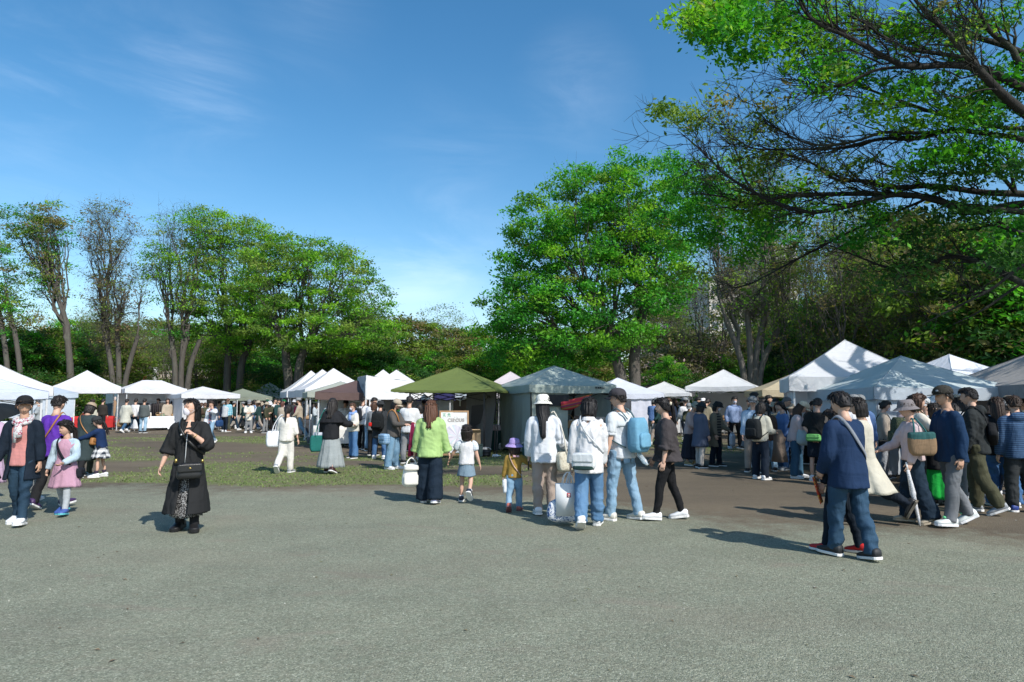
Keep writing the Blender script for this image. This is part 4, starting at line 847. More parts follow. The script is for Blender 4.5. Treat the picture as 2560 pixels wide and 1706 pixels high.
# the green tent: wide roof overhanging inset legs
tent('green', 'moss green tent with wide overhanging roof and black legs', (-1.72, 21.6), -.20, 2.95, 2.95, 1.93, 0.05, 2.66, (.155, .20, .058), leg=dsteel, inset=.32, over=.12, sag=1.0, trans=.18)
GT = TENTS['green']
tent('pink', 'pinkish white tent between the green tent and the grey green tent', tpx(1276, 29), .05, 3.0, 3.0, 1.95, .2, 2.85, (.62, .56, .58))
tent('pink2', 'white tent top peeping between the green roof and the pinkish tent', tpx(1192, 33), .0, 2.2, 2.2, 1.95, .2, 2.75, WHITE)
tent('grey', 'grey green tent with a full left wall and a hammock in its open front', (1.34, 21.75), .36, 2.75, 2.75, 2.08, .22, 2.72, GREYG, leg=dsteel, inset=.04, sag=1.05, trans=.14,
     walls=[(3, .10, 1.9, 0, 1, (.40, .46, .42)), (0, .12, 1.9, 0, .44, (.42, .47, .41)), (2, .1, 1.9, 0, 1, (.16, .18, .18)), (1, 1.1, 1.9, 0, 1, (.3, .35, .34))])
def grey_bits():
    r = TENTS['grey']; dk = plain('mesh_window', (.012, .014, .018), .6)
    mb = MB(); mb.box((-.66, -1.36 - .075, 1.62), (.98, .012, .34)); part('window', mb, dk, r, False)
    mb = MB()
    for i, x in enumerate((.72, .80, .87, .93, .99)): mb.box((x, -1.475, 2.0 - .01 * (i > 2)), (.05, .006, .05 if i < 3 else .03))
    part('emblem', mb, dk, r, False)
grey_bits()
def hammock():
    a = pt(1402, 1000, 20.3); b = pt(1482, 984, 20.75); ax = (b - a); L = np.linalg.norm(ax); mb = MB(); rows = []
    for i in range(15):
        t = i / 14; c = a + ax * t; w = .16 * math.sin(math.pi * min(1, .28 + t * .75)) ** .8 + .012; sag = -.20 * math.sin(math.pi * min(1, .3 + t * .7)); th = np.linspace(0, 2 * np.pi, 14, endpoint=False)
        rows.append(np.stack([c[0] + 0 * th, c[1] + .10 * np.cos(th) * w / .16, c[2] + sag + w * np.sin(th) * .9], 1))
    mb.loft(rows); mb.bar(b, pt(1500, 978, 20.9), .012); mb.bar(a, pt(1385, 985, 20.3), .012)
    n = NT('hammock_cloth'); sp = n.n('ShaderNodeSeparateXYZ'); n.l(n.coord(), sp.inputs[0]); col = n.ramp(n.math('FRACT', n.math('ADD', n.math('MULTIPLY', sp.outputs[2], 4.2), n.math('MULTIPLY', sp.outputs[0], -.9))), [(0, (.45, .03, .05)), (.3, (.5, .05, .06)), (.36, (.5, .22, .05)), (.46, (.05, .12, .06)), (.56, (.4, .02, .04)), (.74, (.05, .04, .12)), (.82, (.55, .12, .04)), (1, (.4, .02, .05))])
    o = part('hammock', mb, n.done(n.bsdf(col, .85))); tag(o, 'red striped hammock slung across the grey green tent front', 'hammock')
hammock()
# right of the grey tent
tent('r1', 'white walled tent just right of the grey green tent', tpx(1545, 30), .15, 3.0, 2.8, 1.92, .2, 2.62, (.66, .69, .78), walls=[(3, .1, 1.8, 0, 1, (.66, .7, .8)), (0, .1, 1.8, .55, 1, (.7, .72, .82)), (2, .1, 1.8, 0, 1, (.6, .62, .7))])  # white cloth and walls tinted: bluish shade painted into their colours
tent('r0', 'white tent top over the right corner of the grey green tent', tpx(1486, 33), .1, 2.6, 2.6, 2.0, .2, 2.7, (.66, .70, .78))
tent('r2', 'low white tent with a pointed top right of the capped backpacker', tpx(1662, 33), -.36, 2.5, 2.5, 1.98, .14, 2.53, WHITE)
tent('r2b', 'dark brown tent behind the low white pointed tent', tpx(1640, 46), .1, 3.2, 3.0, 2.3, .2, 3.0, (.06, .045, .045))
tent('r3', 'small white tent left of the masked man in a blue sweater', tpx(1724, 46), .2, 2.4, 2.4, 2.1, .3, 3.1, (.66, .70, .76), walls=[(0, .1, 1.8, 0, 1, (.7, .72, .76))])
tent('r4', 'white peaked tent in front of the vase shaped tree', tpx(1811, 33), -.42, 3.0, 3.0, 2.28, .2, 3.12, WHITE, walls=[(2, .05, 2.0, 0, 1, (.45, .46, .45))])
tent('r5', 'beige tent left of the big white right hand tent', tpx(1975, 29), -.1, 2.9, 2.9, 2.05, .26, 2.7, (.52, .44, .30))
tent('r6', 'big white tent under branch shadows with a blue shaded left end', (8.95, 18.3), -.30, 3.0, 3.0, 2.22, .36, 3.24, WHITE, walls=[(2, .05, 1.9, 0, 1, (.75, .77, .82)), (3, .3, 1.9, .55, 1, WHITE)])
tent('r7', 'pale greenish white tent with a shade-grey end valance on the right', (9.2, 16.1), .02, 3.0, 3.0, 1.9, .26, 2.66, (.58, .66, .66), valc=(.50, .56, .62), walls=[(3, .05, 1.66, 0, 1, (.72, .76, .80)), (2, .05, 1.66, 0, 1, (.7, .74, .78)), (0, .05, 1.66, .0, .5, (.6, .66, .72))])  # grey valance colour paints in the shade on the left end
tent('r8', 'white tent top between the pale greenish tent and the beige grey tent', (13.6, 21.2), .25, 3.0, 3.0, 2.2, .3, 3.05, (.74, .77, .82))
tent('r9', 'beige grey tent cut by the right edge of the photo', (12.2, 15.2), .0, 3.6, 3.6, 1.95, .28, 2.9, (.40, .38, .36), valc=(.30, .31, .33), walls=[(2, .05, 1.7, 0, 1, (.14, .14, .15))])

# ------------------------------------------------------------------ sign, banner, crates, bin, weights
wood = plain('pale_wood', (.42, .26, .14), .6, .3, bump=.2, bscale=60)
def textmesh(txt, size, font_bold=False, spacing=1.0):
    cu = bpy.data.curves.new('t', 'FONT'); cu.body = txt; cu.size = size; cu.extrude = .002; cu.align_x = 'CENTER'; cu.space_character = spacing; cu.offset = .006 * size / .1 if font_bold else 0
    o = bpy.data.objects.new('t', cu); COL.objects.link(o); bpy.context.view_layer.update(); me = bpy.data.meshes.new_from_object(o.evaluated_get(bpy.context.evaluated_depsgraph_get())); bpy.data.objects.remove(o); bpy.data.curves.remove(cu); return me
def put_text(txt, size, x, z, y, mat, parent, name='lettering', bold=False, sp=1.0):
    me = textmesh(txt, size, bold, sp); me.materials.clear(); me.materials.append(mat); o = bpy.data.objects.new(name, me); COL.objects.link(o); o.parent = parent; o.location = (x, y, z); o.rotation_euler = (math.radians(90), 0, 0); return o
def signboard():
    Y = 19.4; a = pt(1099, 1030, Y); b = pt(1172, 1030, Y); w = b[0] - a[0]; h = 1.33
    root = thing('signboard', 'wood framed white sign reading ILL CIRCUS with a striped disc', 'sign', ((a[0] + b[0]) / 2, Y, 0), .03)
    f = .045
    for nm, c, s in (('frame_rail', (0, 0, h - f / 2), (w, .04, f)), ('frame_rail', (0, 0, .10), (w, .04, f)), ('frame_stile', (-w / 2 + f / 2, 0, h / 2 + .04), (f, .042, h - .09)), ('frame_stile', (w / 2 - f / 2, 0, h / 2 + .04), (f, .042, h - .09))):
        mb = MB(); mb.box(c, s); part(nm, mb, wood, root, False)
    for s in (-1, 1): mb = MB(); mb.bar((s * (w / 2 - .03), .02, h * .8), (s * (w / 2 - .03), .42, .01), .014); part('leg', mb, wood, root, False)
    for s in (-1, 1): mb = MB(); mb.box((s * (w / 2 - .025), 0, .04), (.04, .04, .08)); part('foot', mb, wood, root, False)
    mb = MB(); mb.box((0, -.004, h / 2 + .05), (w - 2 * f, .012, h - .2)); pn = part('poster', mb, plain('poster_paper', (.80, .80, .78), .7), root, False)
    grey = plain('poster_grey', (.50, .50, .48), .8); gold = plain('poster_taupe', (.42, .39, .36), .8)
    put_text('ILL', .085, .02, h - .20, -.014, grey, pn, sp=1.9); put_text('CIRCUS', .125, .05, h - .31, -.014, gold, pn, bold=True, sp=1.12)
    put_text('SOUVENIR', .075, .02, .26, -.014, grey, pn) if False else put_text('our', .075, -.02, .32, -.014, gold, pn)
    # green sticker note in the corner with the two characters for "sold out"
    mb = MB(); mb.box((-w / 2 + .20, -.014, h - .10), (.36, .006, .20)); nt_ = part('note', mb, plain('note_paper', (.83, .84, .80), .7), root, False); g = plain('note_green', (.20, .44, .30), .8); mb = MB()
    def stroke(x0, z0, x1, z1, t=.011):
        P = np.array((x0, 0, z0)); Q = np.array((x1, 0, z1)); d = (Q - P) / np.linalg.norm(Q - P); k = np.array((-d[2], 0, d[0])) * t / 2; o = np.array((0, -.021, 0)); mb.add([P - k + o, Q - k + o, Q + k + o, P + k + o], [(0, 1, 2, 3)])
    bx, bz = -w / 2 + .08, h - .175; S = .105
    for q in ([(.5, 1, .5, .88)], [(.1, .86, .9, .86), (.1, .86, .1, .72), (.9, .86, .9, .72)], [(.28, .64, .72, .64), (.08, .46, .92, .46)], [(.40, .46, .36, .2), (.36, .2, .1, .04)], [(.62, .46, .62, .1), (.62, .1, .94, .1), (.94, .1, .94, .22)]):
        for s in q: stroke(bx + s[0] * S, bz + s[1] * S, bx + s[2] * S, bz + s[3] * S)
    bx += .135
    for q in ([(.15, .86, .85, .86), (.5, 1, .5, .7), (.25, .7, .75, .7)], [(.08, .56, .92, .56), (.08, .56, .08, .42), (.92, .56, .92, .42)], [(.40, .46, .36, .2), (.36, .2, .1, .04)], [(.62, .46, .62, .1), (.62, .1, .94, .1), (.94, .1, .94, .22)]):
        for s in q: stroke(bx + s[0] * S, bz + s[1] * S, bx + s[2] * S, bz + s[3] * S)
    part('lettering', mb, g, nt_, False)
    # striped disc: wedge panels fanned from a low point
    cols = [plain('disc_a', (.72, .68, .74), .8), plain('disc_b', (.58, .56, .64), .8), plain('disc_c', (.80, .77, .80), .8), plain('disc_d', (.62, .70, .74), .8)]
    c = np.array((-.0, -.015, .66)); r = .27; ap = c + np.array((.10, 0, -.05)); ang = np.linspace(0, 2 * np.pi, 25)
    for i in range(24):
        mb = MB(); P = [ap] + [c + r * np.array((math.cos(a_), 0, math.sin(a_))) for a_ in np.linspace(ang[i], ang[i + 1], 4)]; mb.add(np.array(P) + (0, -.001 * (i % 2), 0), [(0, 1, 2, 3, 4)]); part('disc_panel', mb, cols[(i * 3 + i // 5) % 4], pn, False)
signboard()
def banner():
    Y = 41; a = pt(268, 985, Y); b = pt(307, 985, Y); w = b[0] - a[0]; h = 2.12; root = thing('roll_up_banner', 'tall slate banner with a tan figure and a red line beside the white peaked tent', 'banner', ((a[0] + b[0]) / 2, Y, 0), .5)
    mb = MB(); mb.rbox((0, .03, .05), (w + .06, .16, .10), bev=.1); part('base', mb, steel, root); mb = MB(); mb.box((0, .0, h + .015), (w + .04, .03, .03)); part('top_rail', mb, steel, root, False)
    mb = MB(); mb.box((0, 0, h / 2 + .05), (w, .006, h - .1)); sh = part('sheet', mb, plain('banner_slate', (.055, .10, .13), .7), root, False)
    mb = MB(); tan = plain('banner_tan', (.33, .21, .13), .8); y = -.006
    prof = [(.62, .03), (.85, .05), (1.05, .09), (1.25, .075), (1.42, .12), (1.55, .10), (1.66, .05)]
    V = [(.02 - q * 1.0, y, z) for z, q in prof] + [(.02 + q * .8, y, z) for z, q in reversed(prof)]; mb.add(V, [tuple(range(len(V)))]); mb.add([(-.22, y, .60), (.2, y, .60), (.24, y, .66), (-.2, y, .64)], [(0, 1, 2, 3)]); part('printed_figure', mb, tan, sh, False)
    mb = MB(); mb.add([(.03 + .055 * math.cos(t), y, 1.78 + .085 * math.sin(t)) for t in np.linspace(0, 6.28, 12, endpoint=False)], [tuple(range(12))]); mb.add([(-.02, y, 1.62), (.07, y, 1.62), (.06, y, 1.73), (-.01, y, 1.73)], [(0, 1, 2, 3)]); part('printed_head', mb, plain('banner_pale', (.6, .5, .46), .8), sh, False)
    mb = MB(); red = plain('banner_red', (.42, .04, .06), .8); mb.box((-.03, -.006, .36), (w * .86, .004, .045)); x = -.36
    for k in range(6): mb.box((x, -.006, .455), (.075, .004, .06)); x += .125
    part('printed_red_line', mb, red, sh, False); mb = MB()
    for k in range(6): mb.box((w / 2 - .1, -.006, 1.85 - k * .12), (.06, .004, .07))
    part('printed_letters', mb, plain('banner_white', (.62, .66, .68), .8), sh, False)
banner()
def grey_mesh_wall():
    """the dark grey side wall with a mesh window that hangs at the right rear of the green tent"""
    root = GT; M = Matrix.Rotation(.20, 4, 'Z'); mb = MB(); rows = []
    P0 = np.array(pt(1166, 1003, 22.6)); P1 = np.array(pt(1242, 1003, 20.6))
    def loc(p): v = M @ (Vector(p) - Vector((GT.location.x, GT.location.y, 0))); return (v.x, v.y, v.z)
    for j in range(8):
        t = j / 7; rows.append([loc((P0[0] + (P1[0] - P0[0]) * u * (1 - .18 * t) , P0[1] + (P1[1] - P0[1]) * u + .05 * math.sin(u * 14 + 3 * t), 1.9 - 1.85 * t)) for u in np.linspace(0, 1, 15)])
    mb.loft(rows, 0, False, False, False); w = part('side_wall', mb, canopy_mat('wall_mesh_grey', (.15, .145, .15), .2), root)
    mb = MB(); q = [loc((P0[0] + (P1[0] - P0[0]) * u, P0[1] + (P1[1] - P0[1]) * u - .10, z)) for u, z in ((.2, 1.45), (.62, 1.5), (.52, .92), (.33, .82), (.42, .62), (.12, .62))]; mb.add(q, [(0, 1, 2, 3, 4, 5)]); part('mesh_window', mb, plain('mesh_window', (.012, .014, .018), .6), w, False)
    mb = MB()
    for u in (.93, 1.0): mb.bar(loc(P0 + (P1 - P0) * u + (0, -.08, -1.58)), loc(P0 + (P1 - P0) * u + (.05, -.08, .25)), .018)
    part('strap', mb, plain('mesh_window', (.012, .014, .018), .6), w, False)
grey_mesh_wall()
def loose_items():
    card = plain('cardboard', (.42, .30, .18), .8, .2, bump=.1); gc = plain('crate_green', (.10, .14, .12), .5)
    def at(px, Y, z=0): p = pt(px, 1003, Y); return (p[0], Y, z)
    # lidded crate with a cardboard box on top
    r = thing('storage_crate', 'grey green lidded crate under the cardboard box beside the sign', 'crate', at(1188, 20.0), .1); mb = MB(); mb.box((0, 0, .16), (.42, .34, .30), taper=1.06); part('body', mb, gc, r, False); mb = MB(); mb.rbox((0, 0, .335), (.46, .38, .05), bev=.1); part('lid', mb, gc, r)
    for s in (-1, 1): mb = MB(); mb.box((s * .14, -.185, .17), (.03, .02, .27)); part('rib', mb, gc, r, False)
    r = thing('cardboard_box', 'plain cardboard box standing on the grey green crate', 'box', at(1184, 20.0, .362), .1); mb = MB(); mb.box((0, 0, .18), (.40, .32, .36)); part('body', mb, card, r, False); mb = MB(); mb.box((.06, -.162, .18), (.05, .004, .36)); part('tape', mb, plain('tape', (.22, .15, .09), .3), r, False)
    mb = MB(); mb.box((0, -.2, .37), (.4, .12, .006), rot=rx(-.7)); mb.box((0, .2, .37), (.4, .12, .006), rot=rx(.7)); part('flap', mb, card, r, False)
    # weights and buckets on tent legs
    for px, Y, c, h, rr, lab in ((1215, 20.0, (.012, .012, .014), .19, .15, 'black round weight round the right front leg of the green tent'), (1316, 20.3, (.03, .10, .10), .34, .13, 'teal bucket at the corner leg of the grey green tent')):
        r = thing('leg_weight' if h < .3 else 'bucket', lab, 'weight' if h < .3 else 'bucket', at(px, Y)); mb = MB(); a = np.linspace(0, 2 * np.pi, 20, endpoint=False)
        mb.loft([np.stack([np.cos(a) * rr * k, np.sin(a) * rr * k, np.full(20, z)], 1) for z, k in ((0, .9), (h * .45, 1), (h * .48, .95), (h * .52, 1), (h, 1.02), (h, .8))]); part('body', mb, plain(lab, c, .5), r)
        mb = MB(); t = np.linspace(0, np.pi, 10); mb.tube(np.stack([np.cos(t) * rr * 1.04, np.full(10, -.02), h + np.sin(t) * .07], 1), .008, 5); part('handle', mb, plain('handle_w', (.7, .7, .7), .4), r)
    r = thing('plastic_bottle', 'clear plastic bottle lying on the grass between the two tents', 'bottle', at(1240, 19.7)); mb = MB(); mb.tube([(-.10, 0, .045), (-.08, 0, .045), (.05, 0, .045), (.09, 0, .045), (.12, 0, .045)], [.03, .045, .045, .02, .016], 10)
    n = NT('clear_plastic'); g = n.n('ShaderNodeBsdfPrincipled'); g.inputs['Base Color'].default_value = (.75, .85, .9, 1); g.inputs['Roughness'].default_value = .12; g.inputs['Transmission Weight'].default_value = .65; MATS['clear'] = n.done(g.outputs[0]); part('body', mb, MATS['clear'], r); mb = MB(); mb.tube([(.12, 0, .045), (.145, 0, .045)], [.018, .018], 10); part('cap', mb, plain('cap_white', (.75, .78, .8)), r)
    # dark green cover and pink cloth between the tents
    r = thing('stall_table', 'table with dark green cover and pink cloth between the green and the grey green tents', 'table', at(1240, 22.8)); mb = MB(); mb.box((0, 0, .78), (.95, .6, .04)); part('tabletop', mb, wood, r, False); mb = MB(); mb.box((0, -.02, .38), (.97, .62, .74), taper=.98); part('cover', mb, fab('dark_green_cover', (.012, .055, .05)), r, False); mb = MB(); mb.rbox((.1, -.03, .72), (.55, .66, .18), bev=.1); part('cloth', mb, fab('pink_cloth', (.55, .42, .45), (.75, .7, .68), 'pattern', 1.5), r)
loose_items()

GC = [(.30, .19, .10), (.55, .5, .42), (.10, .13, .16), (.42, .10, .08), (.62, .62, .6), (.16, .22, .14), (.35, .30, .12), (.12, .08, .06), (.2, .3, .4)]
def goods(px, Y, w, d, rot, where, seed, n=11, cloth=(.72, .72, .70), h=.74, covered=True, tall=1.0):
    """a stall table with loose goods on it; the goods are things of their own"""
    rg = random.Random(seed); p = pt(px, 1003, Y); M = Matrix.Translation((p[0], Y, 0)) @ Matrix.Rotation(rot, 4, 'Z')
    r = thing('stall_table', 'stall table with goods ' + where, 'table', (p[0], Y, 0), rot, 'stall tables')
    mb = MB(); mb.box((0, 0, h), (w, d, .04)); part('tabletop', mb, wood, r, False)
    for sx in (-1, 1):
        for sy in (-1, 1): mb = MB(); mb.box((sx * (w / 2 - .06), sy * (d / 2 - .06), (h - .02) / 2), (.035, .035, h - .02)); part('leg', mb, gsteel, r, False)
    if covered:
        mb = MB(); rows = []; a = np.linspace(0, 1, 41)
        per = [(-w / 2, -d / 2), (w / 2, -d / 2), (w / 2, d / 2), (-w / 2, d / 2), (-w / 2, -d / 2)]; P = []
        for i in range(4): P += [np.array(per[i]) * 1.01 + (np.array(per[i + 1]) - np.array(per[i])) * 1.01 * t for t in np.linspace(0, 1, 10, endpoint=False)]
        P = np.array(P); nn = P / np.linalg.norm(P, axis=1)[:, None]; k = np.arange(len(P))
        for t in np.linspace(0, 1, 5): rows.append(np.column_stack([P + nn * (.03 * np.sin(k * 1.1) * t + .02 * t)[:, None], np.full(len(P), h + .024 - (h - .12) * t)]))
        mb.loft(rows, 0, True, False); part('cloth', mb, fab('table_cloth', cloth), r)
    for i in range(n):
        kind = rg.choice(['box', 'jar', 'basket', 'pouch', 'card']); x, y = rg.uniform(-w / 2 + .12, w / 2 - .12), rg.uniform(-d / 2 + .1, d / 2 - .1); q = M @ Vector((x, y, h + .026)); c = rg.choice(GC); mb = MB()
        nmz = {'box': 'display_box', 'jar': 'jar', 'basket': 'basket', 'pouch': 'cloth_pouch', 'card': 'price_card'}[kind]; sz = rg.uniform(.8, 1.4) * tall
        o = thing(nmz, {'box': 'display box on the table ', 'jar': 'lidded jar on the table ', 'basket': 'woven basket on the table ', 'pouch': 'cloth pouch on the table ', 'card': 'small blank card standing on the table '}[kind] + where, {'box': 'box', 'jar': 'jar', 'basket': 'basket', 'pouch': 'pouch', 'card': 'card'}[kind], tuple(q), rot + rg.uniform(-.4, .4), 'goods ' + where)
        m = plain('goods_%d' % GC.index(c), c, .6)
        if kind == 'box': mb.box((0, 0, .09 * sz), (.22 * sz, .15 * sz, .18 * sz)); part('body', mb, m, o, False); mb = MB(); mb.box((0, 0, .185 * sz), (.23 * sz, .16 * sz, .02)); part('lid', mb, m, o, False)
        elif kind == 'card': mb.box((0, 0, .09 * sz), (.14 * sz, .006, .17 * sz), rot=rx(-.25)); part('sheet', mb, plain('card_paper', (.66, .65, .60), .7), o, False); mb = MB(); mb.box((0, .04, .01), (.12 * sz, .07, .014)); part('stand', mb, wood, o, False)
        elif kind == 'jar': mb.tube([(0, 0, 0), (0, 0, .02), (0, 0, .13 * sz), (0, 0, .16 * sz)], [.05 * sz, .06 * sz, .06 * sz, .045 * sz], 10); part('body', mb, m, o); mb = MB(); mb.tube([(0, 0, .16 * sz), (0, 0, .19 * sz)], [.05 * sz, .05 * sz], 10); part('lid', mb, steel, o)
        elif kind == 'basket': mb.tube([(0, 0, 0), (0, 0, .01), (0, 0, .07 * sz), (0, 0, .14 * sz), (0, 0, .145 * sz)], [.10 * sz, .11 * sz, .13 * sz, .14 * sz, .12 * sz], 14); part('body', mb, plain('wicker', (.34, .22, .11), .8, bump=.8, bscale=140), o); mb = MB(); t = np.linspace(0, np.pi, 9); mb.tube(np.stack([np.cos(t) * .13 * sz, 0 * t, .14 * sz + np.sin(t) * .12 * sz], 1), .01, 5); part('handle', mb, plain('wicker', (.34, .22, .11), .8, bump=.8, bscale=140), o)
        else: mb.rbox((0, 0, .07 * sz), (.2 * sz, .12 * sz, .14 * sz), bev=.5, taper=.7, bulge=.2); part('body', mb, m, o); mb = MB(); mb.tube([(0, 0, .13 * sz), (0, 0, .17 * sz)], [.02, .045], 8); part('neck', mb, m, o)
goods(1452, 21.4, 1.3, .6, .36, 'inside the grey green tent', 1, 12, (.10, .10, .09), tall=1.3)
goods(1490, 20.3, .7, .5, .4, 'at the right corner of the grey green tent', 2, 6, (.55, .55, .56))
goods(1860, 33.2, 2.0, .6, -.4, 'under the white tent by the vase shaped tree', 3, 8, (.74, .73, .70), covered=False)
goods(1790, 32.4, 1.6, .6, -.4, 'left of the counter by the vase shaped tree', 12, 7, (.2, .15, .1), covered=False)
goods(860, 24.0, 2.0, .7, .28, 'under the brown tent', 4, 10, (.7, .69, .64))
goods(765, 31.0, 2.4, .7, .4, 'under the nearest of the three white peaks', 5, 8, (.05, .05, .055))
goods(1075, 24.0, 2.2, .6, .05, 'under the navy tent', 6, 10, (.55, .58, .62))
goods(390, 37.6, 2.2, .7, .68, 'under the short ridged white tent', 7, 9, (.70, .72, .74))
goods(225, 38.0, 2.4, .7, .6, 'under the white peaked tent by the banner', 8, 8, (.45, .03, .03))
goods(515, 38.0, 1.4, .6, .72, 'under the low white tent', 9, 5, (.4, .4, .4))
goods(615, 40.5, 1.8, .6, .45, 'under the olive grey tent', 10, 6, (.3, .28, .25))
goods(1655, 32.0, 1.8, .6, .1, 'under the low white pointed tent', 11, 6, (.5, .5, .5))
goods(1940, 25.5, 2.0, .6, .2, 'under the beige tent', 13, 6, (.3, .25, .2))
goods(80, 29.0, 2.0, .6, .6, 'under the low grey blue tent', 14, 6, (.6, .62, .66))
def rack(px, Y, w, where, seed, cols):
    rg = random.Random(seed); p = pt(px, 1003, Y); r = thing('clothes_rack', 'clothes rail hung with garments ' + where, 'clothes rack', (p[0], Y, 0), 0.0, 'clothes rails'); mb = MB()
    for s in (-1, 1): mb.bar((s * w / 2, 0, .05), (s * w / 2, 0, 1.55), .016); mb.bar((s * w / 2, -.25, .03), (s * w / 2, .25, .03), .016)
    mb.bar((-w / 2, 0, 1.55), (w / 2, 0, 1.55), .016); part('rail', mb, gsteel, r)
    n = int(w / .11)
    for i in range(n):
        x = -w / 2 + (i + .6) * w / n; c = rg.choice(cols); L = rg.uniform(.55, .9); o = thing('hanging_garment', 'garment hanging on the clothes rail ' + where, 'garment', (p[0] + x, Y, 1.5), rg.uniform(-.15, .15), 'garments ' + where); mb = MB(); a = np.linspace(0, 2 * np.pi, 12, endpoint=False)
        mb.loft([np.stack([np.cos(a) * .035 * k + .01 * np.sin(3 * a), np.sin(a) * b_, np.full(12, -z)], 1) for z, k, b_ in ((.02, .4, .04), (.08, .9, .2), (.3, 1, .2), (L, 1.3, .24))]); part('cloth', mb, fab('garment%d' % cols.index(c), c), o); mb = MB(); mb.tube([(0, 0, -.02), (0, 0, .03), (0, .015, .06)], .006, 5); part('hanger', mb, gsteel, o)
rack(385, 38.6, 2.0, 'under the short ridged white tent', 1, [(.03, .03, .035), (.05, .045, .05), (.5, .5, .5), (.09, .08, .07)])
rack(800, 32.0, 1.6, 'under the nearest of the three white peaks', 2, [(.04, .05, .06), (.12, .14, .17), (.45, .44, .42), (.10, .08, .07)])
# ------------------------------------------------------------------ people
BAKE = []          # (object, fold amplitude, seed, extra MB appended after the surface is grown)
SKIN = skin_mat(); SKIN2 = skin_mat('skin_tan', (0.47, 0.29, 0.20))
EYEW = plain('eye_white', (.62, .60, .58), .3); EYED = plain('eye_dark', (.012, .009, .008), .2); LIP = plain('lips', (.40, .17, .15), .5); BROW = plain('brow', (.03, .022, .018), .8)
SOLE = plain('white_sole', (.72, .72, .70), .6)
def R3(yaw, pitch, roll=0.0):           # yaw to the person's left, pitch down, roll to the left shoulder
    return rz(yaw) @ rx(pitch) @ ry(roll)
def unit(v): v = np.array(v, float); return v / (np.linalg.norm(v) + 1e-9)
def ring(cx, cy, z, w, d, n=20, e=.85, tilt=None):
    a = np.linspace(0, 2 * np.pi, n, endpoint=False); ca, sa = np.cos(a), np.sin(a)
    return np.stack([cx + w * np.sign(ca) * np.abs(ca) ** e, cy + d * np.sign(sa) * np.abs(sa) ** e, np.full(n, z)], 1)

